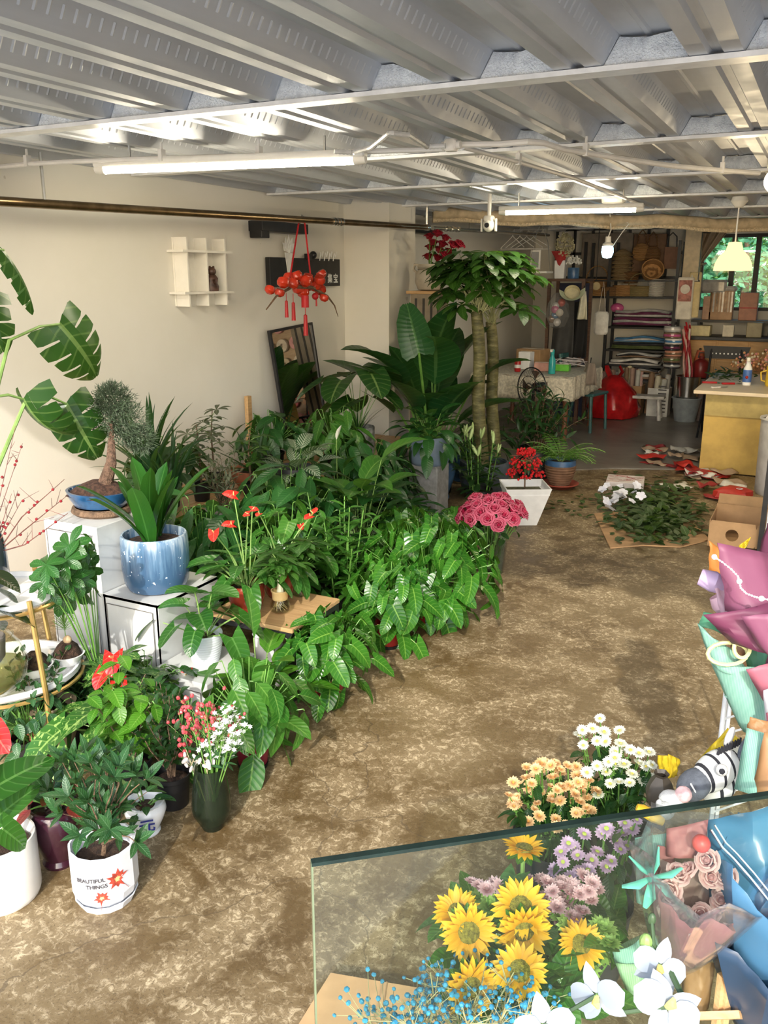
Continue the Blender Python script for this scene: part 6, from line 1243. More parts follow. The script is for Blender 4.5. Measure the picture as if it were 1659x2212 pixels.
# pegboard of ribbon reels out to the right, seen in the mirror
t = thing('pegboard', 'pale wooden pegboard hung with ribbon reels, seen in the mirror', 'board', (.55, 10.62, 0)); MB().box((0, 0, 1.25), (2.2, .03, 1.9)).obj('board', woodm('pegboard_wood', (.34, .24, .15), (.48, .36, .24)), t, smooth=False)
for s in (-1, 1): MB().box((s * 1.05, .1, 1.1), (.05, .05, 2.2)).obj('post', M_wood, t, smooth=False)
reelm = [pm('reel_%d' % k, c_, .45) for k, c_ in enumerate(((.55, .12, .12), (.62, .55, .45), (.40, .22, .12), (.60, .30, .30), (.5, .42, .3)))]
rl_ = [MB().lathe([(.03, -.03), (.09, -.03), (.095, -.02), (.095, .02), (.09, .03), (.03, .03), (.03, -.03)], 20).mesh('ribbon_reel', q) for q in reelm]
for i in range(9):
    for j in range(7): o = put('ribbon_reel', rl_[(i * 3 + j * 2) % 5], None, (.55 - .95 + .235 * i + jit(.02), 10.56, .45 + .27 * j), (PI / 2, jit(.3), 0)); tag(o, 'ribbon reel on the pegboard that the mirror shows', 'reel', 'ribbon reels on the pegboard')
# ---------------- left rear corner: rack with clothes, table with lace cloth
t = thing('wood_rack', 'dark wooden rack crowded with coats and bags at the rear left', 'rack', (-3.0, 9.95, 0)); zr = at(1215, 602, y=9.9).z; wl, wr = at(1180, 602, y=9.8).x + 3.0, at(1262, 602, y=9.8).x + 3.0
MB().box(((wl + wr) / 2, .1, zr - .015), (wr - wl, .4, .03)).obj('top_board', M_dw, t, smooth=False)
for x in (wl + .02, wr - .02):
    for y in (-.08, .28): MB().box((x, y, zr / 2), (.035, .035, zr - .03)).obj('post', M_dw, t, smooth=False)
MB().box(((wl + wr) / 2, .1, .75), (wr - wl - .04, .38, .02)).obj('shelf_board', M_dw, t, smooth=False); MB().box(((wl + wr) / 2, .29, zr / 2), (wr - wl - .08, .01, zr - .1)).obj('back_panel', pm('dark_blue_panel', (.02, .025, .06), .7), t, smooth=False)
# things on the rack top
P = at(1210, 600, y=9.95); t = thing('white_vase', 'white square vase on the wooden rack', 'vase', (P.x, 9.95, zr)); MB().box((0, 0, .1), (.11, .11, .2), top=(1.1, 1.1), bev=.006).obj('body', M_whiteg, t, smooth=False)
t = thing('dried_bouquet', 'dried cream hydrangea bunch in red wrapping on the rack', 'dried flowers', (P.x, 9.92, zr + .2)); m = MB(); r = random.Random(4)
for k in range(260): d = Vector((r.gauss(0, 1), r.gauss(0, 1), r.gauss(0, 1))).normalized() * r.uniform(.07, .11); m.ball(Vector((.04, 0, .16)) + Vector((d.x, d.y, d.z * 1.3)), .012, 5, 3)
m.obj('flower_head', pm('dried_cream', (.46, .42, .26), .8, var=.3), t)['kind'] = 'stuff'; MB().lathe([(.02, -.1), (.05, .02), (.09, .1)], 9, c=(.0, 0, 0), sx=1.2).obj('red_wrap', pm('red_tissue', (.38, .03, .03), .6), t)
P = at(1238, 600, y=9.95); t = thing('blue_planter', 'blue pot with white blooms on the right of the rack', 'potted plant', (P.x, 9.95, zr)); pot(t, 'cyl', .065, .12, M_bluem); m = MB()
for k in range(90): d = Vector((r.gauss(0, 1), r.gauss(0, 1), abs(r.gauss(0, 1)))).normalized() * r.uniform(.05, .09); m.ball(Vector((0, 0, .16)) + d, .011, 5, 3)
m.obj('blooms', M_wf, t)['kind'] = 'stuff'
t, w_, h_ = pbox('photo_frame', 'white propped photo frame on the little white tray', 'frame', 1146, 540, 1166, 582, 9.4, .02, M_lampw); MB().box((0, -.012, h_ / 2), (w_ * .7, .004, h_ * .8)).obj('picture', pm('grey_picture', (.3, .3, .3), .5), t, smooth=False)
A = at(1142, 586, y=9.4); B = at(1188, 586, y=9.4); t = thing('wire_tray', 'white hanging tray below the wire hangers', 'tray', ((A.x + B.x) / 2, 9.4, A.z)); MB().box((0, 0, -.01), (B.x - A.x, .25, .02)).obj('tray_board', M_lampw, t, smooth=False)
for s in (-1, 1): MB().tube([(s * (B.x - A.x) / 2, 0, 0), (s * .08, 0, .3), (0, 0, ZC + .01 - A.z)], .004, 5).obj('wire', M_steel, t)
hw = MB(); hw.tube([(-.20, 0, -.1), (-.02, 0, 0), (0, 0, .02), (.02, 0, 0), (.20, 0, -.1), (.20, 0, -.115), (-.20, 0, -.115), (-.20, 0, -.1)], .004, 5); hw.tube([(0, 0, .02), (0, 0, .06), (.02, 0, .08), (.03, 0, .06)], .003, 5); hwm = hw.mesh('hanger', pm('white_wire', (.7, .68, .66), .35))
for k in range(4): P = a2.lerp(b2, .62 + .07 * k); o = put('wire_hanger', hwm, None, (P.x, P.y, P.z - .045), (0, 0, -.6 + .2 * k)); tag(o, 'white wire clothes hanger on the chrome rail', 'hanger', 'wire hangers on the chrome rail')
# coats, cap, bags on the rack front
def cloth(name, label, cat, u0, u1, v0, v1, y, mat, ruf=9, amp=.03, taper=.75):
    A, B = at(u0, v0, y=y), at(u1, v1, y=y); t = thing(name, label, cat, ((A.x + B.x) / 2, y, B.z)); w, h = B.x - A.x, A.z - B.z
    def fn(u, q): k = taper + (1 - taper) * q; return ((u - .5) * w * k, amp * math.sin(u * ruf + q * 2) * (.4 + q) - .04 * math.cos((u - .5) * PI), h * (1 - q) - .05 * h * abs(u - .5) * (1 - q))
    thicken(MB().grid(fn, 18, 8).obj('fabric', mat, t), .01); MB().tube([(0, 0, h * .97), (0, .02, h + .05)], .006, 6).obj('loop', M_black, t); return t
cloth('apron', 'dark grey coat hanging on the wooden rack', 'coat', 1194, 1240, 640, 775, 9.72, pm('dark_grey_cloth', (.045, .045, .045), .85)); cloth('apron', 'black apron hanging right of the grey coat', 'apron', 1238, 1268, 650, 772, 9.74, pm('black_cloth', (.012, .012, .013), .9)); cloth('shirt', 'cream cloth hanging beside the visor cap', 'cloth', 1248, 1270, 628, 690, 9.66, pm('cream_cloth', (.62, .60, .48), .85), taper=.4)
P = at(1236, 632, y=9.6); t = thing('visor_cap', 'pale green sun visor hanging on the rack', 'cap', P); MB().lathe([(.085, .0), (.10, .02), (.14, .05)], 24, a0=-2.8, a1=.6).obj('brim', pm('pale_green_cap', (.55, .60, .42), .6), t); MB().lathe([(.08, -.03), (.085, .02)], 24).obj('band', pm('cream_band', (.6, .55, .36), .6), t); t.rotation_euler = (.9, .3, 0)
P = at(1204, 672, y=9.6); t = thing('net_bag', 'clear bag of oddments hanging on the rack', 'bag', P); MB().lathe([(.001, -.2), (.08, -.17), (.13, -.05), (.11, .08), (.06, .17), (.03, .2)], 18, wob=lambda w, z: 1 + .08 * math.sin(5 * w)).obj('film', M_clear, t)
for k in range(7): MB().ball((jit(.06), jit(.05), -.12 + .035 * k), .045, 8, 6).obj('oddment', [fw_, fbr_, films[4], M_tote, fpk_, fw_, M_per][k], t)
P = at(1297, 722, y=10.5); t = thing('white_sack', 'white paper bag hanging left of the steel rack', 'bag', P); MB().box((0, 0, .13), (.17, .08, .27), bev=.03).obj('body', pm('white_paper', (.74, .73, .70), .7), t); MB().tube([(-.04, 0, .26), (0, 0, HB.z - P.z), (.04, 0, .26)], .006, 6).obj('handle', M_tote, t)
# ---- table with lace cloth and oddments
tz = at(1235, 812, y=8.9).z; lx0, lx1, ly0, ly1 = -3.35, at(1236, 812, y=8.75).x, 8.75, 10.0
t = thing('cloth_table', 'table with turned legs under the lace cloth', 'table', ((lx0 + lx1) / 2, (ly0 + ly1) / 2, 0)); w, d_ = lx1 - lx0, ly1 - ly0; MB().box((0, 0, tz - .02), (w, d_, .03)).obj('tabletop', M_dw, t, smooth=False)
for sx in (-1, 1):
    for sy in (-1, 1): MB().lathe([(.03, .013), (.022, .06), (.035, .12), (.025, .18), (.03, .4), (.04, .45), (.03, .5), (.035, tz - .04)], 12, c=(sx * (w / 2 - .07), sy * (d_ / 2 - .07), 0)).obj('leg', pm('red_brown_wood', (.16, .06, .03), .45), t)
M_lace = pm('lace_cloth', (.58, .54, .44), .85, var=.25, scale=40)
t = thing('lace_cloth', 'cream crocheted lace cloth over the rear table', 'tablecloth', ((lx0 + lx1) / 2, (ly0 + ly1) / 2, tz - .004))
def lc(u, q):
    x = (u - .5) * (w + .5); y = (q - .5) * (d_ + .5); dx, dy = max(0, abs(x) - w / 2 - .012), max(0, abs(y) - d_ / 2 - .012); dz = max(dx, dy); return (max(-w / 2 - .014, min(w / 2 + .014, x)) + .01 * math.sin(y * 30) * (dx > 0), max(-d_ / 2 - .014, min(d_ / 2 + .014, y)) + .01 * math.sin(x * 30) * (dy > 0), .004 - dz - .012 * abs(math.sin((x + y) * 22)) * (dz > .2))
thicken(MB().grid(lc, 40, 40).obj('cloth', M_lace, t), .004)
tb = tz + .006
def onT(u, v, y): P = at(u, v, y=y); return Vector((P.x, y, tb))
for k, (lab, u, y, W_, D_, H_, mt) in enumerate((('brown carton at the back of the lace table', 1150, 9.6, .3, .25, .2, M_card), ('white carton on the lace table beside the red can', 1136, 9.3, .14, .12, .19, M_whiteg), ('salmon carton on the lace table', 1170, 9.2, .16, .12, .09, pm('salmon_card', (.6, .32, .26), .6)), ('bright green plastic box on the lace table', 1213, 9.3, .18, .12, .07, pm('bright_green', (.14, .50, .06), .3)), ('blue and white carton at the rear of the lace table', 1160, 9.75, .12, .1, .16, films[4]))):
    P = onT(u, 795, y); t = thing('carton', lab, 'box', P, jit(.3)); MB().box((0, 0, H_ / 2), (W_, D_, H_), bev=.006).obj('body', mt, t, smooth=False); MB().box((0, 0, H_ + .002), (W_ * .9, .03, .004)).obj('tape', M_tote, t, smooth=False)
P = onT(1192, 800, 8.95); t = thing('spray_bottle', 'tall teal spray bottle on the lace table', 'bottle', P); MB().lathe([(.035, 0), (.038, .01), (.036, .14), (.02, .18), (.018, .2), (.02, .21), (.02, .25), (.001, .255)], 16).obj('body', pm('teal_plastic', (.03, .35, .36), .25), t); MB().box((0, -.03, .245), (.02, .07, .025)).obj('nozzle', M_lampw, t, smooth=False)
P = onT(1118, 795, 9.0); t = thing('drink_can', 'red can at the left end of the lace table', 'can', P); MB().lathe([(.03, 0), (.034, .008), (.034, .11), (.028, .122), (.001, .12)], 18).obj('body', pm('red_can', (.42, .02, .02), .25), t); MB().lathe([(.0345, .04), (.0348, .06), (.0345, .075)], 18).obj('band', M_ltr, t)
P = onT(1225, 800, 9.6); t = thing('wire_tangle', 'tangle of pale tubing on the lace table', 'tubing', P); m = MB(); r = random.Random(2); m.tube([(r.uniform(-.2, .2), r.uniform(-.12, .12), r.uniform(.01, .12)) for k in range(40)], .006, 5); m.obj('tube', pm('pale_tubing', (.62, .58, .60), .4), t)
# standing fan
P = Vector((at(1152, 835, y=8.25).x, 8.25, 0)); zf = zat(P, 838); t = thing('standing_fan', 'black floor fan with a round wire cage', 'fan', P, -.5); MB().lathe([(.15, .012), (.15, .03), (.02, .05), (.001, .05)], 24).obj('base', M_blackp, t); MB().tube([(0, 0, .04), (0, 0, zf)], .014, 8).obj('pole', M_blackp, t); MB().tube([(0, .02, zf), (0, .14, zf)], .05, 12).obj('motor', M_blackp, t)
m = MB()
for k in range(36): a = k * PI / 18; m.tube([(.04 * math.cos(a), -.06, zf + .04 * math.sin(a)), (.13 * math.cos(a), -.065, zf + .13 * math.sin(a)), (.2 * math.cos(a), -.02, zf + .2 * math.sin(a))], .0018, 3, cap=False)
for rr in (.05, .12, .2): m.tube([(rr * math.cos(k * PI / 16), -.06 if rr < .2 else -.02, zf + rr * math.sin(k * PI / 16)) for k in range(33)], .003 if rr < .2 else .007, 5, cap=False)
m.obj('cage', M_black, t)
for k in range(4):
    def fb(u, q, k=k): a = k * PI / 2 + (u - .5) * .9 * q; return (q * .17 * math.cos(a), .02 + .03 * (u - .5), zf + q * .17 * math.sin(a))
    thicken(MB().grid(fb, 4, 4).obj('fan_blade', pm('brown_blade', (.10, .06, .04), .4), t), .003)
# teal chair
P = fat(1248, 935); t = thing('teal_chair', 'teal painted chair at the end of the lace table', 'chair', (P.x, P.y + .2, 0), 1.35); M_teal = pm('teal_paint', (.03, .10, .10), .4, var=.25)
MB().box((0, 0, .43), (.40, .40, .03), bev=.008).obj('seat', M_teal, t, smooth=False)
for sx in (-1, 1): MB().tube([(sx * .18, -.17, .42), (sx * .19, -.19, .012)], .018, 8).obj('leg', M_teal, t); MB().tube([(sx * .18, .30, .012), (sx * .18, .2, .42), (sx * .17, .24, .86)], .02, 8).obj('rear_leg', M_teal, t)
for z in (.58, .72, .84): MB().box((0, .225, z), (.34, .02, .05), bev=.005).obj('back_slat', M_teal, t, smooth=False)
# floor goods between table and counter
fl0 = .012
P = fat(1322, 902); t = thing('red_plastic_bag', 'full knotted red plastic bag on the floor', 'bag', (P.x, P.y, fl0)); s = mpp(P); M_rp = pm('red_polythene', (.48, .012, .015), .22, var=.35, scale=8, coat=.3, sub=.15)
r = random.Random(6); MB().lathe([(.001, 0), (48 * s, .01), (54 * s, 22 * s), (44 * s, 55 * s), (24 * s, 80 * s), (15 * s, 88 * s), (.001, 90 * s)], 26, wob=lambda w, z: 1 + .07 * math.sin(5 * w + 9 * z) + .05 * math.sin(11 * w - 14 * z)).obj('body', M_rp, t)
for sx in (-1, 1):
    m = MB(); pts = [Vector((sx * 8 * s, 0, 84 * s)), Vector((sx * 15 * s, .01, 97 * s)), Vector((sx * (20 if sx < 0 else 8) * s, .02, 108 * s))]; m.tube(pts, [13 * s, 13 * s, 8 * s], 8, flat=.3); m.obj('handle', M_rp, t)
P = fat(1388, 906); t = thing('white_stool', 'small scuffed white wooden stool', 'stool', (P.x, P.y, fl0), .08); M_st = pm('scuffed_white', (.60, .58, .54), .6, var=.3, scale=10); zs = zat(P, 855); MB().box((0, 0, zs - .02), (.48, .22, .035), bev=.006).obj('seat', M_st, t, smooth=False)
for sx in (-1, 1):
    for sy in (-1, 1): MB().tube([(sx * .17, sy * .07, zs - .03), (sx * .20, sy * .12, .0)], [.02, .024], 6).obj('leg', M_st, t)
def carton(label, u0, u1, vb, vt, y, dep, mat, name='carton', txt=None, rolls=0):
    A = at(u0, vb, y=y); B = at(u1, vt, y=y); t = thing(name, label, 'box', ((A.x + B.x) / 2, y + dep / 2, fl0)); w, h = B.x - A.x, zat(A, vt) - fl0
    for (cx_, cy_, sx, sy) in ((0, -dep / 2, w, .006), (0, dep / 2, w, .006), (-w / 2, 0, .006, dep), (w / 2, 0, .006, dep)): MB().box((cx_, cy_, h / 2), (sx, sy, h)).obj('side', mat, t, smooth=False)
    MB().box((0, 0, .004), (w, dep, .008)).obj('bottom', mat, t, smooth=False)
    return t, w, h
t, w_, h_ = carton('white carton printed with black words behind the red bag', 1268, 1330, 902, 826, 10.95, .3, pm('white_card', (.68, .67, .64), .7))
for k, tx in enumerate(('The', 'paper f')): put('lettering', text_mesh(tx, .09, M_ink), t, M=Matrix.Translation((-w_ / 2 + .1 + .04 * k, -.154, h_ - .12 - .1 * k)) @ Matrix.Rotation(PI / 2, 4, 'X'))
for k in range(5): MB().box((-w_ / 2 + .1, -.1545, h_ - .32 - .05 * k), (.14, .001, .018)).obj('print_line', M_ink, t, smooth=False)
t, w_, h_ = carton('white sack-like carton with black stripes right of the stool', 1395, 1445, 905, 838, 11.0, .24, pm('white_card2', (.66, .65, .62), .7))
for k in range(8): MB().box((w_ * .2, -.125, .06 + .045 * k), (w_ * .4, .002, .014)).obj('print_line', M_ink, t, smooth=False)
t2, w2, h2 = carton('brown carton of upright paper rolls behind the red bag', 1332, 1386, 900, 832, 11.02, .24, M_card)
rolls = [pm('roll_%d' % k, c_, .55) for k, c_ in enumerate(((.58, .54, .42), (.46, .44, .40), (.24, .15, .09), (.62, .56, .36), (.38, .25, .20), (.18, .10, .10), (.5, .5, .46), (.55, .35, .32)))]
def roll(label, u, y, vt, m, r_=.032, lean=0.0, zb=.03, grp='paper rolls in the cartons'):
    P = at(u, 850, y=y); zt_ = zat(P, vt); t = thing('paper_roll', label, 'paper roll', (P.x, y, zb), 0, grp); MB().tube([(0, 0, 0), (lean, 0, zt_ - zb)], r_, 12).obj('paper', m, t); MB().tube([(lean, 0, zt_ - zb - .002), (lean * 1.01, 0, zt_ - zb + .006)], r_ * .55, 10).obj('core', M_card, t)
for k in range(8): roll('paper roll standing in the brown carton behind the red bag', 1338 + 6.2 * k, 11.10 + .07 * (k % 2), 796 + jit(7), rolls[k % 8], .03, 0)
for k in range(6): roll('paper roll leaning in the striped carton right of the stool', 1400 + 7 * k, 11.08 + .08 * (k % 2), 812 + jit(8), rolls[(k * 3 + 2) % 8], .035, .03)
for k in range(7): roll('folded paper standing in the white worded carton', 1275 + 7.5 * k, 11.05 + .08 * (k % 2), 795 + jit(8), [rolls[7], pm('dusty_pink', (.55, .30, .28), .6), rolls[4], rolls[0]][k % 4], .04, .0)
cloth('grey_bag', 'brown grey cloth bag slumped on the teal chair back', 'bag', 1256, 1292, 782, 832, 9.35, pm('taupe_cloth', (.22, .18, .15), .9), taper=.5)
# ---------------- counter at the right
cyf = 8.0; zc0 = at(1530, 845, y=cyf).z; cxa = at(1521, 900, y=cyf).x
t = thing('work_counter', 'yellow-sided work counter with a pale wooden top at the right', 'counter', (cxa + .9, cyf + .75, .012)); M_yside = pm('yellow_board', (.50, .34, .09), .6, var=.15, scale=6, bmp=.1); hh = zc0 - .03
MB().box((0, 0, hh / 2), (1.8, 1.5, hh)).obj('body', M_yside, t, smooth=False); MB().box((0, -.756, hh * .86), (1.8, .012, hh * .27)).obj('apron_panel', pm('olive_board', (.40, .31, .11), .6), t, smooth=False); MB().box((-.03, -.02, hh + .015), (1.94, 1.62, .03), bev=.004).obj('worktop', woodm('pale_ply', (.55, .44, .30), (.70, .60, .45)), t, smooth=False)
zw = zc0 + .012 + .001
def onC(u, v): return at(u, v, z=zw)
P = onC(1612, 832); t = thing('cleaner_bottle', 'blue and white spray bottle on the counter', 'bottle', P); MB().lathe([(.035, 0), (.038, .01), (.038, .15), (.02, .19), (.018, .22), (.001, .22)], 18).obj('body', M_whiteg, t); MB().lathe([(.0385, .03), (.039, .09), (.0385, .14)], 18).obj('label_band', pm('blue_label', (.06, .14, .40), .4), t); MB().box((0, -.02, .235), (.03, .08, .035), bev=.006).obj('trigger_head', M_lampw, t); MB().ball((0, -.0385, .075), .014, 8, 6).obj('emblem', M_per, t)
clip = leafv(G_dark, 'lance', .0, .09, .035, (0, 20), droop=.4, n=4)
for k in range(70):
    P = at(max(1535, 1575 + R.gauss(0, 24)), 808 + R.gauss(0, 5), z=zw + R.uniform(.005, .05)); o = put('cut_leaf', R.choice(clip), None, P, (jit(.4), jit(.4), R.uniform(0, 6.28)), R.uniform(.7, 1.2)); tag(o, 'cut green leaf in the heap on the counter', 'leaf', 'cut leaves on the counter')
for k, (u, v, L, m, lab) in enumerate(((1540, 828, .22, M_rib, 'red handled knife at the left of the counter'), (1580, 830, .2, M_rib, 'second red tool lying on the counter'), (1552, 838, .16, fw_, 'white paper scrap lying on the counter edge'))):
    P = onC(u, v); t = thing('hand_tool', lab, 'tool', P, .2 + .3 * k); MB().box((-.03, 0, .008), (L * .6, .03, .016), bev=.005).obj('grip', m, t); MB().box((L * .42, 0, .006), (L * .4, .02, .003)).obj('tip', M_steel, t, smooth=False)
# heap of dried orange flowers
P = onC(1640, 806); t = thing('dried_flower_heap', 'heap of dried orange and pink flower stems on the counter', 'dried flowers', P); m = MB(); r = random.Random(9)
for k in range(160): a = r.uniform(0, 6.28); e = r.uniform(.3, 1.4); L = r.uniform(.12, .30); tip = Vector((math.cos(a) * math.cos(e) * L * 1.1, math.sin(a) * math.cos(e) * L, math.sin(e) * L * .8)); m.mat(0); m.tube([(tip.x * .1, tip.y * .1, .004), tip * .6 + Vector((0, 0, .02)), tip], .002, 3, cap=False); m.mat(1 + k % 3); m.ball(tip, .013, 5, 4)
m.obj('stems', [pm('orange_stem', (.50, .26, .12), .7), pm('orange_floret', (.62, .30, .14), .7), pm('pink_floret', (.62, .25, .24), .7), pm('cream_floret', (.66, .58, .42), .7)], t)['kind'] = 'stuff'
P = onC(1650, 835); t = thing('yellow_jug', 'yellow jug at the right end of the counter', 'jug', P + Vector((.06, .05, 0))); MB().lathe([(.05, 0), (.06, .02), (.055, .14), (.06, .18), (.054, .18), (.05, .1), (.001, .02)], 18).obj('body', pm('yellow_plastic', (.65, .45, .04), .35), t); MB().tube([(-.055, 0, .14), (-.10, 0, .12), (-.09, 0, .05), (-.057, 0, .04)], .008, 6).obj('handle', MATS['yellow_plastic'], t)
# bin and black post right of the counter
P = fat(1660, 1065); t = thing('metal_bin', 'pale grey cylindrical bin at the right edge', 'bin', (P.x + .06, P.y, 0)); hb = zat(P, 905); MB().lathe([(.16, 0), (.17, .02), (.18, hb), (.19, hb), (.187, hb + .015), (.172, hb), (.165, .03), (.001, .03)], 28).obj('body', pm('pale_grey_bin', (.48, .47, .45), .4), t); m = MB()
for k in range(12): m.ball((jit(.1), jit(.1), hb - .02 + jit(.03)), .06, 7, 5)
m.obj('rubbish_bag', fw_, t)
P = fat(1640, 1195); t = thing('black_post', 'black upright post cut by the right edge', 'post', (P.x, P.y, 0)); MB().box((0, 0, .4), (.03, .05, .8)).obj('post_bar', M_black, t, smooth=False); MB().box((0, 0, .01), (.2, .2, .02)).obj('foot', M_black, t, smooth=False); MB().box((.09, .01, .4), (.14, .012, .78)).obj('panel', pm('pale_blue_panel', (.6, .66, .74), .3), t, smooth=False)
# ---------------- floor litter: cardboard with leaf heap, papers, boxes
sheet = [fat(u, v) for u, v in ((1283, 1112), (1400, 1098), (1478, 1104), (1532, 1168), (1470, 1184), (1390, 1180), (1318, 1186))]
t = MB(); t.prism([(p.x, p.y) for p in sheet], .002, .010); tag(t.obj('cardboard_sheet', M_card, smooth=False), 'flattened cardboard under the heap of cut leaves', 'cardboard')
cl2 = leafv(leafm('cut_leaf_green', (.035, .085, .02), (.09, .16, .04), (.25, .32, .15), .4, .45), 'ovate', .0, .095, .055, (0, 15, 30), droop=.35, n=4)
for k in range(300):
    if k < 210: u, v = R.gauss(1420, 42), R.gauss(1128, 22)
    else: u, v = R.gauss(1415, 55), R.gauss(1075, 16)
    v = min(v, 1172); P = at(u, v, z=.015 + R.random() * .05 * max(0, 1 - abs(u - 1420) / 100)); o = put('cut_leaf', R.choice(cl2), None, P, (jit(.3), jit(.3), R.uniform(0, 6.28)), R.uniform(.7, 1.25)); tag(o, 'cut green leaf in the heap on the floor cardboard', 'leaf', 'cut leaves heaped on the cardboard')
m = MB(); r = random.Random(77)
for k in range(700):
    P = fat(min(1520, max(1300, r.gauss(1412, 46))), min(1172, r.gauss(1112, 30))) + Vector((0, 0, .010 + r.random() * .03)); a = r.uniform(0, 6.28); dd = Vector((math.cos(a), math.sin(a), r.uniform(-.3, .3))); pp = [P + dd * .08 * q / 3 for q in range(4)]; blade(m, pp, .045, 'ovate', .15, lat=dd.cross(Vector((r.uniform(-.3, .3), r.uniform(-.3, .3), 1))).normalized(), nu=1)
tag(m.obj('leaf_litter', leafm('cut_leaf_olive', (.05, .10, .025), (.10, .16, .05), (.3, .36, .2), .3, .5)), 'heap of cut olive green leaves and stalks on the cardboard', 'leaves', kind='stuff')
for k in range(34): P = fat(R.uniform(1180, 1320), R.gauss(1095, 14)); o = put('fallen_leaf', R.choice(cl2), None, P + Vector((0, 0, .006)), (jit(.15), jit(.15), R.uniform(0, 6.28)), R.uniform(.4, .8)); tag(o, 'stray leaf scrap on the floor between the pots and the cardboard', 'leaf', 'stray leaf scraps on the floor')
P = fat(1350, 1052); t = thing('printed_box', 'low white box with red scribbled print by the leaf heap', 'box', P, .15); MB().box((0, 0, .035), (.30, .28, .07), bev=.004).obj('body', pm('white_red_print', (.66, .60, .58), .6, var=.1), t, smooth=False); m = MB()
for k in range(40): x, y = jit(.13), jit(.12); m.box((x, y, .0705), (.03 + R.random() * .03, .005, .001), rz=jit(.6))
m.obj('print', pm('dark_red_print', (.3, .05, .05), .6), t, smooth=False)['kind'] = 'stuff'
mb = MB()
for k in range(5): a = k * 2 * PI / 5; p, _ = arc(.3, .5, .05, 4); Mz = Matrix.Rotation(a, 3, 'Z'); blade(mb, [Mz @ q for q in p], .04, 'obov', .1, lat=Mz @ Vector((1, 0, 0)), nu=1)
wfl = mb.mesh('petals', pm('pale_lilac_petal', (.74, .76, .86), .5))
for k in range(26): P = at(R.gauss(1348, 22), R.gauss(1072, 14), z=R.uniform(.02, .12)); o = put('white_flower', wfl, None, P, (jit(.7), jit(.7), jit(3)), R.uniform(.6, 1.1)); tag(o, 'pale white blossom lying by the printed box on the floor', 'flower', 'pale blossoms by the printed box')
def scrap(label, u, v, su, sv, mat, z=.006, amp=.03, seed=0, name='paper_scrap', grp='red and white paper scraps before the counter'):
    P = fat(u, v); r = random.Random(seed); t = thing(name, label, 'paper', (P.x, P.y, z), r.uniform(0, 3), grp); ph = r.uniform(0, 6)
    def fn(a, b): return ((a - .5) * su * (1 + .2 * math.sin(b * 4 + ph)), (b - .5) * sv * (1 + .25 * math.cos(a * 3 + ph)), .006 + amp * (.5 + .5 * math.sin(a * 6 + ph) * math.cos(b * 5 + ph)))
    thicken(MB().grid(fn, 6, 6).obj('sheet', mat, t), .002)
rp_ = [pm('red_paper', (.46, .03, .02), .5), pm('white_paper2', (.66, .64, .58), .7), pm('brownish_paper', (.36, .26, .18), .7), pm('dark_red_paper', (.30, .03, .03), .5)]
for k in range(34):
    u = R.uniform(1400, 1585); v = 985 + (u - 1400) * .33 + R.gauss(0, 22)
    if v < 975: v = 980
    if u > 1500: v = max(v, 1032)
    scrap(['crumpled red paper scrap on the floor before the counter', 'white paper scrap on the floor before the counter', 'brown paper scrap on the floor before the counter', 'dark red paper scrap on the floor before the counter'][k % 4], u, v, R.uniform(.12, .26), R.uniform(.10, .2), rp_[k % 4], z=.004 + .012 * (k % 3), amp=R.uniform(.015, .06), seed=k)
P = fat(1585, 1085); t = thing('red_gift_bag', 'crumpled bright red gift bag on the floor', 'bag', P + Vector((-.02, .1, .0)), .4); m = MB().lathe([(.09, 0), (.12, .03), (.11, .07), (.07, .095), (.001, .1)], 16, sx=1.2, wob=lambda w, z: 1 + .16 * math.sin(4 * w + 20 * z) + .08 * math.sin(9 * w)); m.obj('body', rp_[0], t); MB().lathe([(.02, .094), (.026, .098), (.02, .1)], 14, c=(.03, -.05, 0)).obj('seal', M_ltr, t)
# open cardboard box with round holes
A = fat(1525, 1178); t = thing('open_carton', 'open brown cardboard box with round holes at the right', 'box', (A.x + .29, A.y + .18, 0), .0); w, d_, h = .56, .36, zat(A, 1122)
def holed(wd): # front wall with two round holes
    m = MB(); n = 14
    for cx_ in (-wd * .22, wd * .22):
        for k in range(n):
            a, b = 2 * PI * k / n, 2 * PI * (k + 1) / n; q = lambda t_, s=1: (max(-1, min(1, 1.5 * math.cos(t_))) , max(-1, min(1, 1.5 * math.sin(t_))))
            P1, P2 = q(a), q(b); hx, hz = wd * (.28 if True else 0), h / 2; r_ = .04
            x0_ = -wd / 2 if cx_ < 0 else 0; X = lambda s: x0_ + wd / 4 + s * wd / 4; cxx = x0_ + wd / 4
            m.add([(cxx + r_ * math.cos(a), 0, h / 2 + r_ * math.sin(a)), (cxx + r_ * math.cos(b), 0, h / 2 + r_ * math.sin(b)), (X(P2[0]), 0, h / 2 + P2[1] * h / 2), (X(P1[0]), 0, h / 2 + P1[1] * h / 2)], [(0, 1, 2, 3)])
    return m
o = holed(w).obj('front_wall', M_card, t, (0, -d_ / 2, 0), smooth=False); thicken(o, .006)
for (cx_, cy_, sx, sy, hh) in ((0, d_ / 2, w, .006, h * 1.15), (-w / 2, 0, .006, d_, h), (w / 2, 0, .006, d_, h)): MB().box((cx_, cy_, hh / 2), (sx, sy, hh)).obj('wall_panel', M_card, t, smooth=False)
MB().box((0, 0, .005), (w, d_, .008)).obj('bottom', M_card, t, smooth=False)
for s in (-1, 1): MB().box((0, d_ / 2 + .06, h * 1.1), (w, .005, .14), M=Matrix.Rotation(-.7, 3, 'X')).obj('flap', M_card, t, smooth=False); break
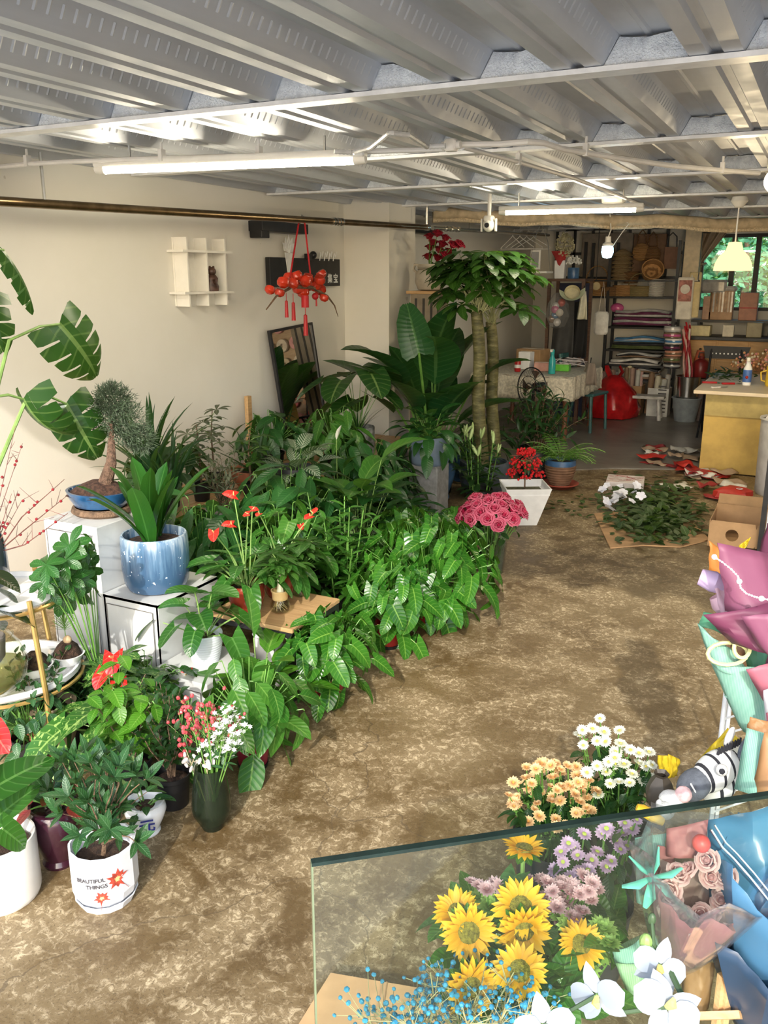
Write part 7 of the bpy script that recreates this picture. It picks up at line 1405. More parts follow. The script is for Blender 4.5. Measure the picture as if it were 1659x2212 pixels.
# ---------------- trees outside the window
Gt = [leafm('tree_leaf_%d' % k, c1_, c2_, (.3, .5, .15), .2, .5) for k, (c1_, c2_) in enumerate((((.10, .32, .05), (.26, .58, .12)), ((.12, .40, .2), (.24, .58, .34))))]
for k, (x, y, H) in enumerate(((-2.6, 16.5, 3.4), (-1.3, 15.5, 3.2), (.3, 16.2, 3.5), (1.9, 15.8, 3.1), (-.6, 18.5, 4.4), (1.6, 19, 4.6), (-2.4, 19.5, 4.5))):
    t = thing('garden_tree', ['leafy tree outside the window, far left', 'leafy bush filling the left window pane', 'leafy bush filling the right window pane', 'leafy bush outside the window, far right', 'taller tree behind the window bushes, middle', 'taller tree behind the window bushes, right', 'taller tree behind the window bushes, left'][k], 'tree', (x, y, 0), 0, 'trees outside the window'); MB().tube([(0, 0, 0), (.05, 0, H * .4), (0, 0, H * .7)], [.09, .07, .04], 8).obj('trunk', M_bark, t); m = MB(); r = random.Random(30 + k)
    for j in range(2600):
        d = Vector((r.gauss(0, 1), r.gauss(0, 1), r.gauss(0, 1))).normalized() * r.uniform(.55, 1) ; p = Vector((d.x * 1.1, d.y * 1.0, H * .56 + d.z * H * .46)); o1 = Vector((r.gauss(0, 1), r.gauss(0, 1), r.gauss(0, .6))).normalized() * .075; o2 = o1.orthogonal().normalized() * .04
        m.add([p - o1, p + o2, p + o1, p - o2], [(0, 1, 2, 3)], [(.5, 0), (1, .5), (.5, 1), (0, .5)])
    m.obj('foliage', Gt[k % 2], t)['kind'] = 'stuff'
# ================================================================== right foreground: glass pane, cut flowers, bouquets
GZ = .85
ga, gb_ = at(672, 1862, z=GZ), at(1659, 1715, z=GZ); gd = (gb_ - ga); gd.z = 0; gl = gd.length; gd.normalize(); gn = Vector((-gd.y, gd.x, 0))
GL = gl + .55
t = thing('glass_screen', 'large clear glass pane standing upright in the right foreground', 'glass pane', (ga.x, ga.y, 0), math.atan2(gd.y, gd.x))
MB().box((GL / 2, 0, GZ / 2), (GL - .004, .008, GZ - .004)).obj('sheet', glassm('pane_glass', (.93, .97, .94), tint=(.45, .58, .52, .006), thin=1.0), t, smooth=False)
M_edge = pm('dark_glass_edge', (.010, .022, .018), .15, var=.3); MB().box((GL / 2, 0, GZ - .0015), (GL, .012, .006)).obj('top_edge', M_edge, t, smooth=False); MB().box((.001, 0, GZ / 2), (.003, .0095, GZ)).obj('side_edge', pm('green_glass_edge', (.16, .20, .12), .15), t, smooth=False)
MB().box((GL / 2, 0, .012), (GL, .03, .024)).obj('floor_channel', M_steel, t, smooth=False)
# cardboard box on the floor behind the glass
cb = [fat(u, v) for u, v in ((715, 2137), (960, 2180), (1000, 2300), (640, 2260))]
t = thing('flat_carton', 'closed brown cardboard box on the floor behind the glass pane', 'box', (0, 0, 0)); MB().prism([(p.x, p.y) for p in reversed(cb)], 0.0, .05).obj('body', pm('tan_cardboard', (.52, .32, .16), .8, var=.08), t, smooth=False)
c0 = (cb[0] + cb[1]) / 2; c1_ = (cb[2] + cb[3]) / 2; MB().tube([c0 + Vector((0, 0, .05)), c1_ + Vector((0, 0, .05))], .003, 4).obj('flap_seam', M_card, t)
# ---- flower heads
def head(np_, L, W, mat, cmat, kind='obov', layers=1, e0=.25, droop=.4, crad=.3, ch=.15, name='bloom'):
    mb = MB(); r = random.Random(np_)
    for ly in range(layers):
        for k in range(np_):
            a = 2 * PI * (k + .5 * ly) / np_ + r.uniform(-.08, .08); p, _ = arc(e0 + .45 * ly + r.uniform(-.1, .1), droop, L * (1 - .2 * ly) * r.uniform(.88, 1.08), 3, (0, crad * L * .6, 0)); Mz = Matrix.Rotation(a, 3, 'Z'); blade(mb, [Mz @ q for q in p], W, kind, .12, lat=Mz @ Vector((1, 0, 0)), nu=1)
    mb.mat(1); mb.lathe([(crad * L * 1.05, .0), (crad * L, ch * L), (crad * L * .5, ch * L * 1.5), (.0001, ch * L * 1.3)], 10); mb.lathe([(.0001, -.35 * L), (crad * L * .8, -.12 * L), (crad * L * 1.05, 0)], 8)
    return mb.mesh(name, [mat, cmat])
def petm(name, c1, c2, tip=None, rough=.55):
    m, nt, b, o = _new(name); uv = N(nt, 'ShaderNodeUVMap'); sp = N(nt, 'ShaderNodeSeparateXYZ'); nt.links.new(uv.outputs[0], sp.inputs[0]); oi = N(nt, 'ShaderNodeObjectInfo'); c = mix(nt, oi.outputs['Random'], c1, c2)
    if tip: c = mix(nt, sp.outputs[1], c, tip)
    nt.links.new(c, b.inputs['Base Color']); b.inputs['Roughness'].default_value = rough; t_ = N(nt, 'ShaderNodeBsdfTranslucent'); nt.links.new(c, t_.inputs[0]); mx = N(nt, 'ShaderNodeMixShader'); mx.inputs[0].default_value = .25
    nt.links.new(b.outputs[0], mx.inputs[1]); nt.links.new(t_.outputs[0], mx.inputs[2]); nt.links.new(mx.outputs[0], o.inputs[0]); return m
M_cy = pm('yellow_centre', (.66, .55, .08), .7); M_cg = pm('green_centre', (.40, .46, .08), .7)
H_white = head(18, .020, .007, petm('white_petal', (.72, .73, .64), (.70, .72, .56)), M_cy, layers=3, crad=.3)
H_peach = head(14, .022, .010, petm('peach_petal', (.62, .30, .10), (.70, .40, .18), (.80, .58, .30)), pm('orange_centre', (.60, .32, .06), .7), layers=3, crad=.25, e0=.4)
H_lilac = head(14, .021, .009, petm('lilac_petal', (.42, .22, .42), (.50, .30, .48), (.62, .44, .60)), M_cg, layers=2, crad=.32)
H_pink = head(14, .026, .011, petm('rose_pink_petal', (.48, .18, .23), (.58, .28, .33), (.74, .52, .54)), pm('pink_centre', (.55, .25, .3), .7), layers=4, crad=.2, e0=.5)
H_green = head(16, .024, .009, petm('green_petal', (.20, .40, .06), (.32, .55, .10), (.45, .65, .18)), M_cg, layers=4, crad=.2, e0=.4)
mumleaf = leafv(G_dark, 'ovate', .01, .05, .024, (0, 20, 40), droop=.5, n=4)
def stemf(name, label, group, base, tip, mesh, size, d=None, leaves=2, lm=None, cat='flower', sm=None, calyx=None):
    base, tip = Vector(base), Vector(tip); t = thing(name, label, cat, base, 0, group); v = tip - base; MB().tube([(0, 0, 0), v * .5 + Vector((jit(.01), jit(.01), 0)), v], [.0028, .0022, .0018], 4, cap=False).obj('stem', sm or M_stemg, t)
    d = Vector(d) if d is not None else Vector((v.x * .8 + jit(.25), v.y * .8 + jit(.35), .8)) - Fv * .12
    put('bloom', mesh, t, M=Matrix.Translation(v) @ d.to_track_quat('Z', 'Y').to_matrix().to_4x4() @ Matrix.Rotation(R.uniform(0, 6), 4, 'Z') @ Matrix.Scale(size, 4))
    for k in range(leaves): put('leaf', R.choice(lm or mumleaf), t, v * R.uniform(.55, .93), (jit(.4), jit(.4), R.uniform(0, 6.28)), R.uniform(.7, 1.15))
    return t
def bucket(label, P, r, h, mat): t = thing('flower_bucket', label, 'bucket', (P[0], P[1], 0), 0, 'flower buckets in the foreground'); MB().lathe([(r * .8, 0), (r * .82, .01), (r, h), (r * 1.05, h), (r * 1.05, h + .01), (r * .96, h), (r * .78, .02), (.001, .02)], 26).obj('body', mat, t); MB().lathe([(r * .93, h * .7), (.001, h * .7)], 20).obj('water', pm('dark_water', (.02, .03, .02), .05), t); return Vector((P[0], P[1], h * .3))
M_bk = pm('dark_bucket', (.03, .032, .035), .4)
B1 = bucket('dark bucket holding the white daisies', at(1330, 1790, z=.16)[:2], .10, .2, M_bk); B2 = bucket('dark bucket holding the peach chrysanthemums', at(1195, 1840, z=.16)[:2], .11, .2, M_bk); B3 = bucket('dark bucket holding the lilac daisies', at(1290, 1935, z=.22)[:2], .085, .2, M_bk)
for (u, v) in ((1296, 1552), (1258, 1577), (1280, 1574), (1252, 1588), (1305, 1581), (1338, 1578), (1290, 1601), (1308, 1602), (1340, 1606), (1348, 1615), (1330, 1625), (1362, 1620), (1380, 1627), (1328, 1637), (1315, 1646), (1298, 1655), (1330, 1650), (1348, 1651), (1268, 1669), (1365, 1672), (1395, 1656), (1408, 1653), (1318, 1693), (1337, 1689), (1360, 1691), (1390, 1686), (1293, 1718), (1310, 1668), (1380, 1648), (1402, 1625), (1420, 1680), (1260, 1610), (1290, 1655)):
    z = .60 - (v - 1552) / 170 * .16 + jit(.02); stemf('white_daisy', 'white daisy in the tall bunch left of the zebra toy', 'white daisies', B1 + Vector((jit(.05), jit(.05), 0)), at(u, v, z=z), H_white, R.uniform(.68, .86), leaves=5)
for k in range(78):
    a, q = R.uniform(0, 6.28), math.sqrt(R.random()); u, v = 1192 + 98 * q * math.cos(a), 1718 + 76 * q * math.sin(a); z = .50 - (v - 1640) / 170 * .16 + jit(.03)
    stemf('peach_chrysanthemum', 'peach chrysanthemum in the round bunch beside the white daisies', 'peach chrysanthemums', B2 + Vector((jit(.06), jit(.06), 0)), at(u, v, z=z), H_peach, R.uniform(.5, .78), leaves=4)
for (u, v) in ((1212, 1840), (1278, 1858), (1240, 1830), (1262, 1802), (1302, 1800), (1310, 1790), (1350, 1778), (1228, 1822), (1216, 1862), (1250, 1882), (1270, 1880), (1290, 1840), (1340, 1835), (1355, 1828), (1365, 1790), (1232, 1895), (1310, 1872), (1200, 1880), (1320, 1860), (1345, 1800), (1375, 1770), (1330, 1815), (1285, 1905), (1248, 1848)):
    z = .55 - (v - 1770) / 170 * .14 + jit(.03); stemf('lilac_daisy', 'lilac daisy behind the glass pane', 'lilac daisies', B3 + Vector((jit(.05), jit(.05), 0)), at(u, v, z=z), H_lilac, R.uniform(.62, .82), leaves=5)
# ---- sunflower bouquet bucket
B4 = bucket('dark bucket holding the sunflowers and pink chrysanthemums', at(1100, 2080, z=.30)[:2], .12, .26, M_bk)
M_sun = petm('sunflower_petal', (.66, .27, .006), (.72, .34, .008), (.80, .48, .02)); M_sund = pm('sunflower_disc', (.26, .22, .03), .85, var=.5, scale=160, bmp=.8)
sp_ = MB(); p, _ = arc(.15, .35, .038, 5); blade(sp_, p, .013, 'lance', .2); sp_ = sp_.mesh('petal', M_sun); gp_ = MB(); p, _ = arc(-.4, -.5, .035, 4); blade(gp_, p, .02, 'lance', .2); gp_ = gp_.mesh('sepal', G_lilyb)
sunleaf = leafv(leafm('sunflower_leaf', (.05, .14, .04), (.09, .21, .06), (.2, .32, .12), .4, .6), 'heart', .03, .09, .075, (-10, 15, 35), droop=.6)
def sunflower(label, u, v, z, d, size=1.0):
    tip = at(u, v, z=z); base = B4 + Vector((jit(.05), jit(.05), 0)); t = thing('sunflower', label, 'flower', base, 0, 'sunflowers behind the glass pane'); vv = tip - base; dd = Vector(d).normalized(); MB().tube([(0, 0, 0), vv * .6, vv - dd * .03, vv - dd * .005], [.005, .005, .0045, .007], 6).obj('stem', M_stemp, t)
    M = Matrix.Translation(vv) @ dd.to_track_quat('Z', 'Y').to_matrix().to_4x4() @ Matrix.Scale(size, 4)
    hd = MB().lathe([(.0001, -.014), (.016, -.010), (.022, 0), (.020, .007), (.010, .010), (.0001, .009)], 18).obj('flower_head', M_sund, t, M=M) if False else put('flower_head', MB().lathe([(.0001, -.014), (.016, -.010), (.022, 0), (.020, .007), (.010, .010), (.0001, .009)], 18).mesh('flower_head', M_sund), t, M=M)
    for k in range(46):
        a = k * 2 * PI / 23 + jit(.1); Mz = Matrix.Rotation(a, 4, 'Z') @ Matrix.Translation((0, .016, .001 + .003 * (k // 23))) @ Matrix.Rotation(.1 + .35 * (k // 23) + jit(.2), 4, 'X'); put('petal', sp_, hd, M=Mz @ Matrix.Scale(R.uniform(.8, 1.1), 4))
    for k in range(9): put('sepal', gp_, hd, M=Matrix.Rotation(k * .7, 4, 'Z') @ Matrix.Translation((0, .012, -.008)))
    for k in range(4): put('leaf', R.choice(sunleaf), t, vv * R.uniform(.72, .95), (jit(.3), jit(.3), R.uniform(0, 6.28)), R.uniform(.6, .9))
for lab, u, v, z, d, s in (('upright sunflower seen from behind above the others', 1132, 1835, .60, Vector((0, .15, 1)) - Fv * .0, .95), ('sunflower facing the camera at the left of the bunch', 1012, 2012, .52, -Fv + Vector((0, 0, .15)), 1.15), ('sunflower half hidden behind the left front one', 988, 1972, .53, -Fv * .5 + Vector((-.3, 0, .9)), 1.0), ('large sunflower at the upper middle of the bunch', 1125, 1962, .56, -Fv * .7 + Vector((0, 0, .7)), 1.2), ('sunflower tilted down below the upper middle one', 1130, 2008, .54, -Fv + Vector((.2, 0, -.15)), 1.1), ('sunflower among the blue sprays at the lower right', 1122, 2098, .52, -Fv * .7 + Vector((0, 0, .6)), 1.05), ('drooping sunflower at the bottom of the bunch', 1015, 2132, .50, -Fv * .8 + Vector((.5, 0, .2)), 1.1), ('shaded sunflower at the right of the bunch', 1255, 2040, .46, -Fv * .7 + Vector((0, 0, .6)), 1.0), ('small dark sunflower between the leaves', 1082, 2045, .44, -Fv * .7 + Vector((.1, 0, .5)), .8)): sunflower(lab, u, v, z, d, s * .9)
for k in range(44):
    if k < 6: u, v = 1020 + 16 * k, 1915 + jit(8)
    else: u, v = R.uniform(1140, 1290), R.uniform(1895, 1990)
    z = .52 - (v - 1900) / 170 * .1 + jit(.02); stemf('pink_chrysanthemum', 'pale pink chrysanthemum above the sunflowers', 'pink chrysanthemums', B4 + Vector((jit(.06), jit(.06), 0)), at(u, v, z=z), H_pink, R.uniform(.6, .85), leaves=3)
for k, (u, v) in enumerate(((1030, 1943), (1060, 1960), (1215, 1985), (1232, 2000), (1300, 2010), (1315, 2040), (1290, 2060), (1235, 2055), (1200, 2080), (1225, 2110), (1265, 2090), (1320, 2070), (1180, 2050), (1195, 2100))):
    stemf('green_chrysanthemum', 'green button chrysanthemum beside the sunflowers', 'green chrysanthemums', B4 + Vector((jit(.06), jit(.06), 0)), at(u, v, z=.47 - .1 * (v > 2040)), H_green, R.uniform(1.0, 1.35), leaves=5)
fill = leafv(G_lilyb, 'ovate', .0, .075, .05, (0, 20, 40), droop=.5)
t = thing('greenery', 'dark green leafy filler between the sunflowers', 'foliage', B4)
for k in range(150): q = at(R.uniform(975, 1345), R.uniform(1940, 2170), z=.40 + jit(.06)) - B4; put('leaf', R.choice(fill), t, q, (jit(.5), jit(.5), R.uniform(0, 6.28)), R.uniform(.7, 1.2))
m = MB()
for k in range(16): q = at(1000 + 20 * k, 2050 + jit(50), z=.34) - B4; m.tube([(jit(.04), jit(.04), 0), q], .003, 4, cap=False)
m.obj('stems', M_stemg, t)['kind'] = 'stuff'
# ---- blue-dyed gypsophila
fl_b = MB().ball((0, 0, 0), .0045, 6, 4, (1, 1, .8)).mesh('floret', pm('dyed_blue_floret', (.03, .22, .36), .6, var=.3, rnd=.5))
B5 = at(1010, 2330, z=.40)
for k, (u, v) in enumerate(((945, 2075), (930, 2100), (960, 2095), (905, 2130), (975, 2140), (790, 2165), (815, 2175), (770, 2185), (840, 2190), (985, 2165), (1000, 2185), (1060, 2100), (1045, 2110), (1110, 2100), (1135, 2120), (1150, 2105), (1170, 2150), (1100, 2155), (1190, 2130), (1070, 2185), (1120, 2190), (900, 2180), (930, 2160), (1210, 2160), (960, 2195), (870, 2160), (1030, 2150), (1150, 2180))):
    sprig('blue_spray', 'spray of blue dyed baby breath behind the glass pane', 'blue sprays behind the glass pane', B5 + Vector((jit(.05), jit(.05), -.05)), at(u, v, z=.52 + jit(.03)), fl_b, 18, .026, 'floret', stemm=pm('dry_stem', (.30, .28, .14), .7))
bucket('dark bucket holding the blue sprays', (B5.x, B5.y), .07, .24, M_bk)
# ---- white orchid in front of the glass
mb = MB(); p, _ = arc(.1, .35, 1.0, 6); blade(mb, p, .95, 'round', .06); orc = petm('orchid_petal', (.30, .35, .40), (.36, .40, .44)); o_pet = mb.mesh('petal', orc)
mb = MB(); p, _ = arc(.1, .3, 1.0, 6); blade(mb, p, .62, 'ovate', .1); o_sep = mb.mesh('sepal', orc); o_lip = MB().tube([(0, 0, 0), (0, -.15, .18), (0, -.34, .12)], [.10, .16, .05], 8, flat=.6).mesh('lip', [pm('orchid_lip', (.72, .55, .16), .5)])
ob = at(1500, 2420, z=.55); ob = Vector((ob.x, ob.y, 0))
t = thing('orchid', 'white moth orchid in front of the glass pane at the bottom edge', 'potted plant', ob); z0_ = pot(t, 'cyl', .06, .12, M_whiteg); rosette(t, 6, leafv(G_anth, 'strap', 0, .16, .06, (10, 25, 40), droop=.8), z0_, .02)
def orchid(u, v, z, face, s, spin=0.0):
    q = at(u, v, z=z) - ob; f = Vector(face).normalized(); Mf = Matrix.Translation(q) @ f.to_track_quat('Z', 'Y').to_matrix().to_4x4() @ Matrix.Rotation(spin, 4, 'Z') @ Matrix.Scale(s, 4); fl = bpy.data.objects.new('flower', MB().tube([(0, 0, -.5), (0, 0, 0), (0, 0, .12)], [.04, .07, .05], 6).mesh('flower', M_stemp)); COL.objects.link(fl); fl.parent = t; fl.matrix_local = Mf
    for a in (PI / 2, -PI / 2): put('petal', o_pet, fl, M=Matrix.Rotation(a, 4, 'Z') @ Matrix.Translation((0, .05, .02)))
    for a in (0, 2.3, -2.3): put('sepal', o_sep, fl, M=Matrix.Rotation(a, 4, 'Z') @ Matrix.Translation((0, .05, -.03)))
    put('lip', o_lip, fl, M=Matrix.Translation((0, 0, .06))); return q
Q = [orchid(1290, 2150, .80, -Fv * .8 + Rv * -.7, .040, .6), orchid(1425, 2085, .80, -Fv + Vector((0, 0, .3)), .036, -.4), orchid(1440, 2175, .78, -Fv + Vector((0, 0, .2)), .046, 2.6), orchid(1175, 2215, .78, -Fv + Vector((0, 0, .1)), .040, .2)]
top = at(1408, 1985, z=.84) - ob
MB().tube([(0, 0, z0_), (.01, 0, .45), Q[2] + Vector((.02, .02, .0)), Q[1] + Vector((0, .02, 0)), at(1412, 2040, z=.82) - ob, top], [.006, .005, .0045, .004, .003, .002], 6).obj('flower_spike', pm('dark_green_spike', (.05, .09, .04), .5), t); MB().tube([Q[2], Q[0].lerp(Q[2], .4) + Vector((0, 0, -.02)), Q[0], Q[3]], .003, 5).obj('flower_spike', MATS['dark_green_spike'], t)
MB().ball(at(1395, 2035, z=.82) - ob, .009, 8, 6, (1, 1, 1.5)).obj('bud', M_stemp, t); MB().ball(top, .006, 8, 6, (1, 1, 1.6)).obj('bud', MATS['dark_green_spike'], t)
# ---- wrapped bouquets
def paper(parent, pts, mat, name='wrap_sheet', bulge=.02, n=8, thick=.0015, ruf=.004, seed=0):
    """sheet of paper through four points of the place, bowed outwards and slightly crumpled"""
    A, B, C, D = [Vector(p) for p in pts]; nrm = (B - A).cross(D - A).normalized(); 
    if nrm.dot(CP - A) < 0: nrm = -nrm
    def fn(u, q): return A.lerp(B, u).lerp(D.lerp(C, u), q) + nrm * (bulge * 4 * u * (1 - u) * (.4 + .6 * q) + ruf * math.sin(u * 13 + seed + 4 * q) * math.sin(q * 7 + seed)) - parent.location
    return thicken(MB().grid(fn, n, n).obj(name, mat, parent), thick)
def paperm(name, c, rough=.5, sub=.3, pat=0.0, pc=None):
    if name in MATS: return MATS[name]
    m, nt, b, o = _new(name); tc = N(nt, 'ShaderNodeTexCoord'); uv = N(nt, 'ShaderNodeUVMap'); base = ramp(nt, noise(nt, tc.outputs['Object'], 9, 4), [(.3, tuple(x * .92 for x in c)), (.7, c)])
    if pat:
        wv = N(nt, 'ShaderNodeTexWave'); wv.inputs['Scale'].default_value = 95; wv.inputs['Distortion'].default_value = 2.0; wv.inputs['Detail Scale'].default_value = 30; nt.links.new(tc.outputs['Object'], wv.inputs[0]); base = mix(nt, math_(nt, 'MULTIPLY', wv.outputs[0], pat), base, pc); bump(nt, b, wv.outputs[0], .3, .004)
    nt.links.new(base, b.inputs['Base Color']); b.inputs['Roughness'].default_value = rough
    t_ = N(nt, 'ShaderNodeBsdfTranslucent'); nt.links.new(base, t_.inputs[0]); mx = N(nt, 'ShaderNodeMixShader'); mx.inputs[0].default_value = sub
    nt.links.new(b.outputs[0], mx.inputs[1]); nt.links.new(t_.outputs[0], mx.inputs[2]); nt.links.new(mx.outputs[0], o.inputs[0]); return m
M_mau = paperm('mauve_paper', (.20, .05, .105)); M_mau2 = paperm('light_mauve_paper', (.27, .085, .155)); M_mint = paperm('mint_mesh', (.24, .55, .42), pat=.6, pc=(.52, .76, .66)); M_minto = paperm('mint_inner', (.10, .34, .20)); M_rosep = paperm('dusty_rose_paper', (.46, .15, .20)); M_lil = paperm('lilac_film', (.62, .48, .74), .3); M_lil2 = paperm('pink_film', (.74, .50, .62), .3); M_ora = paperm('orange_paper', (.62, .24, .05)); M_yelp = paperm('yellow_paper', (.68, .50, .02)); M_kraft = paperm('kraft_paper', (.42, .22, .09))
def Q3(u, v, y): return at(u, v, y=y)
t = thing('bouquet', 'large mauve paper bouquet with a pearl string at the right edge', 'bouquet', Q3(1640, 1480, 2.0))
paper(t, (Q3(1545, 1172, 1.95), Q3(1690, 1205, 2.1), Q3(1690, 1400, 2.0), Q3(1572, 1320, 1.95)), M_mau2, bulge=.05, seed=1, ruf=.008); paper(t, (Q3(1660, 1130, 2.15), Q3(1720, 1150, 2.1), Q3(1720, 1300, 2.1), Q3(1635, 1200, 2.15)), M_mau, bulge=.02, seed=2)
paper(t, (Q3(1518, 1328, 1.88), Q3(1720, 1280, 2.0), Q3(1720, 1400, 1.96), Q3(1582, 1390, 1.92)), M_mau, bulge=.05, seed=3, ruf=.008); paper(t, (Q3(1600, 1330, 1.86), Q3(1720, 1310, 1.9), Q3(1720, 1440, 1.9), Q3(1640, 1400, 1.88)), M_mau2, bulge=.03, seed=4)
paper(t, (Q3(1590, 1360, 2.1), Q3(1720, 1340, 2.15), Q3(1710, 1560, 2.05), Q3(1660, 1560, 2.05)), M_mau, bulge=.04, seed=5)
pearl = pm('pearl', (.82, .78, .80), .15, coat=.6); pts = [Q3(u, v, 1.885 - .004 * k) for k, (u, v) in enumerate(((1543, 1203), (1560, 1214), (1580, 1230), (1594, 1245), (1597, 1256), (1600, 1270), (1612, 1282), (1630, 1289), (1645, 1293), (1665, 1296)))]
st_ = MB().tube([p - t.location for p in pts], .0012, 4).obj('pearl_string', pearl, t); sm_ = MB().ball((0, 0, 0), .0024, 7, 5).mesh('pearl_bead', pearl); lg_ = MB().ball((0, 0, 0), .0062, 10, 8).mesh('pearl_bead', pearl)
for k in range(9):
    for j in range(3): put('pearl_bead', sm_, st_, pts[k].lerp(pts[k + 1], j / 3) - t.location)
for k in (0, 4, 8): put('pearl_bead', lg_, st_, pts[k] - t.location)
for k in range(14): a = k * 2.4; put('rose_bloom', ros_p[k % 3], t, Q3(1665 + 14 * math.cos(a), 1255 + 40 * math.sin(a), 2.06 + .02 * (k % 3)) - t.location, (jit(.6), jit(.6), 0), .035)
t = thing('bouquet', 'orange paper wrapping with yellow tip behind the mauve bouquet', 'bouquet', Q3(1560, 1240, 2.35)); paper(t, (Q3(1532, 1168, 2.35), Q3(1570, 1200, 2.4), Q3(1590, 1250, 2.4), Q3(1532, 1232, 2.35)), M_ora, bulge=.01); paper(t, (Q3(1596, 1178, 2.3), Q3(1622, 1160, 2.3), Q3(1612, 1182, 2.3), Q3(1600, 1190, 2.3)), M_yelp, bulge=.0); paper(t, (Q3(1532, 1232, 2.36), Q3(1592, 1250, 2.42), Q3(1625, 1480, 2.3), Q3(1592, 1490, 2.22)), M_kraft, bulge=.01)
t = thing('bouquet', 'lilac and pink film rolls left of the mauve paper', 'bouquet', Q3(1555, 1330, 2.05)); M_ = [(1508, 1243, 1570, 1255, M_lil), (1543, 1290, 1575, 1310, M_lil2)]
MB().tube([Q3(1512, 1246, 2.08) - t.location, Q3(1540, 1256, 2.08) - t.location, Q3(1572, 1272, 2.1) - t.location], [.020, .026, .018], 14, cap=False).obj('film_roll', M_lil, t); MB().tube([Q3(1546, 1288, 2.08) - t.location, Q3(1556, 1305, 2.08) - t.location, Q3(1575, 1330, 2.1) - t.location], [.016, .022, .016], 14, cap=False).obj('film_roll', M_lil2, t); paper(t, (Q3(1540, 1262, 2.06), Q3(1580, 1270, 2.1), Q3(1585, 1335, 2.1), Q3(1560, 1335, 2.06)), M_lil2, bulge=.015)
t = thing('bouquet', 'mint green mesh bouquet with a yellow ribbon on the white wire rack', 'bouquet', Q3(1590, 1500, 2.0)); paper(t, (Q3(1507, 1345, 1.98), Q3(1580, 1400, 1.98), Q3(1615, 1450, 1.99), Q3(1535, 1430, 1.98)), M_mint, bulge=.04, seed=2); paper(t, (Q3(1520, 1322, 2.03), Q3(1600, 1345, 2.05), Q3(1600, 1400, 2.05), Q3(1508, 1352, 2.0)), M_minto, bulge=.02, seed=3); paper(t, (Q3(1530, 1415, 1.97), Q3(1645, 1440, 1.97), Q3(1680, 1572, 2.0), Q3(1588, 1552, 2.0)), M_mint, bulge=.05, seed=4); paper(t, (Q3(1565, 1500, 1.98), Q3(1640, 1520, 1.98), Q3(1660, 1580, 2.0), Q3(1610, 1565, 2.0)), M_mint, bulge=.03, seed=5); paper(t, (Q3(1600, 1380, 2.02), Q3(1660, 1400, 2.04), Q3(1650, 1450, 2.02), Q3(1615, 1440, 2.02)), M_minto, bulge=.02, seed=6)
c = Q3(1572, 1412, 1.93) - t.location; MB().tube([c + Rv * (.045 * math.cos(k * PI / 8)) + Uv * (.016 * math.sin(k * PI / 8)) + Vector((0, 0, .01 * math.sin(k * PI / 8))) for k in range(17)], .0045, 6).obj('ribbon_loop', paperm('pale_yellow_ribbon', (.80, .80, .42)), t); c = Q3(1603, 1400, 1.93) - t.location; MB().tube([c + Rv * (.018 * math.cos(k * PI / 8)) + Uv * (.022 * math.sin(k * PI / 8)) for k in range(17)], .0045, 6).obj('ribbon_loop', MATS['pale_yellow_ribbon'], t); MB().ball(Q3(1600, 1400, 1.99) - t.location, .022, 10, 8).obj('chocolate_ball', pm('brown_ball', (.16, .08, .04), .5), t)
t = thing('bouquet', 'dusty rose paper bouquet below the mint wrapping at the right edge', 'bouquet', Q3(1650, 1560, 1.9)); paper(t, (Q3(1610, 1445, 1.9), Q3(1720, 1400, 1.95), Q3(1720, 1500, 1.95), Q3(1650, 1515, 1.92)), M_rosep, bulge=.04, seed=1); paper(t, (Q3(1648, 1490, 1.88), Q3(1720, 1470, 1.9), Q3(1720, 1590, 1.9), Q3(1655, 1575, 1.9)), paperm('white_tissue', (.78, .76, .80)), bulge=.02, seed=2); paper(t, (Q3(1655, 1540, 1.86), Q3(1720, 1520, 1.86), Q3(1720, 1600, 1.86), Q3(1660, 1590, 1.86)), M_rosep, bulge=.01)
# white wire rack carrying the bouquets
WA, WB = Q3(1556, 1600, 2.12), Q3(1690, 1600, 2.3); t = thing('wire_rack', 'white wire rack under the bouquets', 'rack', (WA.x, WA.y, 0)); dx = WB - WA; dx.z = 0; M_ww = pm('white_wire_coat', (.78, .78, .80), .3); zt = zat(WA, 1495)
for q in (0, 1):
    for s in (0, .25): MB().tube([dx * q + Vector((0, s, 0)), dx * q + Vector((0, s, zt))], .006, 6).obj('post', M_ww, t)
for k in range(9):
    z = zt - .03 - k * .045; MB().tube([Vector((0, 0, z)), dx + Vector((0, 0, z))], .003, 5).obj('wire', M_ww, t)
for k in range(5): MB().tube([Vector((dx.x * k / 4, dx.y * k / 4, zt - .03)), Vector((dx.x * k / 4, dx.y * k / 4 + .25, zt - .03))], .003, 5).obj('wire', M_ww, t)
# second mint bouquet and kraft sheet below
t = thing('bouquet', 'pale mint wrapped bouquet right of the zebra toy', 'bouquet', Q3(1610, 1690, 1.75)); paper(t, (Q3(1612, 1572, 1.78), Q3(1668, 1590, 1.8), Q3(1645, 1720, 1.72), Q3(1588, 1705, 1.72)), M_mint, bulge=.04, seed=7); paper(t, (Q3(1650, 1580, 1.74), Q3(1720, 1600, 1.76), Q3(1700, 1720, 1.7), Q3(1625, 1715, 1.7)), M_kraft, bulge=.02, seed=8); paper(t, (Q3(1620, 1548, 1.8), Q3(1675, 1560, 1.82), Q3(1670, 1600, 1.8), Q3(1612, 1578, 1.8)), M_kraft, bulge=.01)
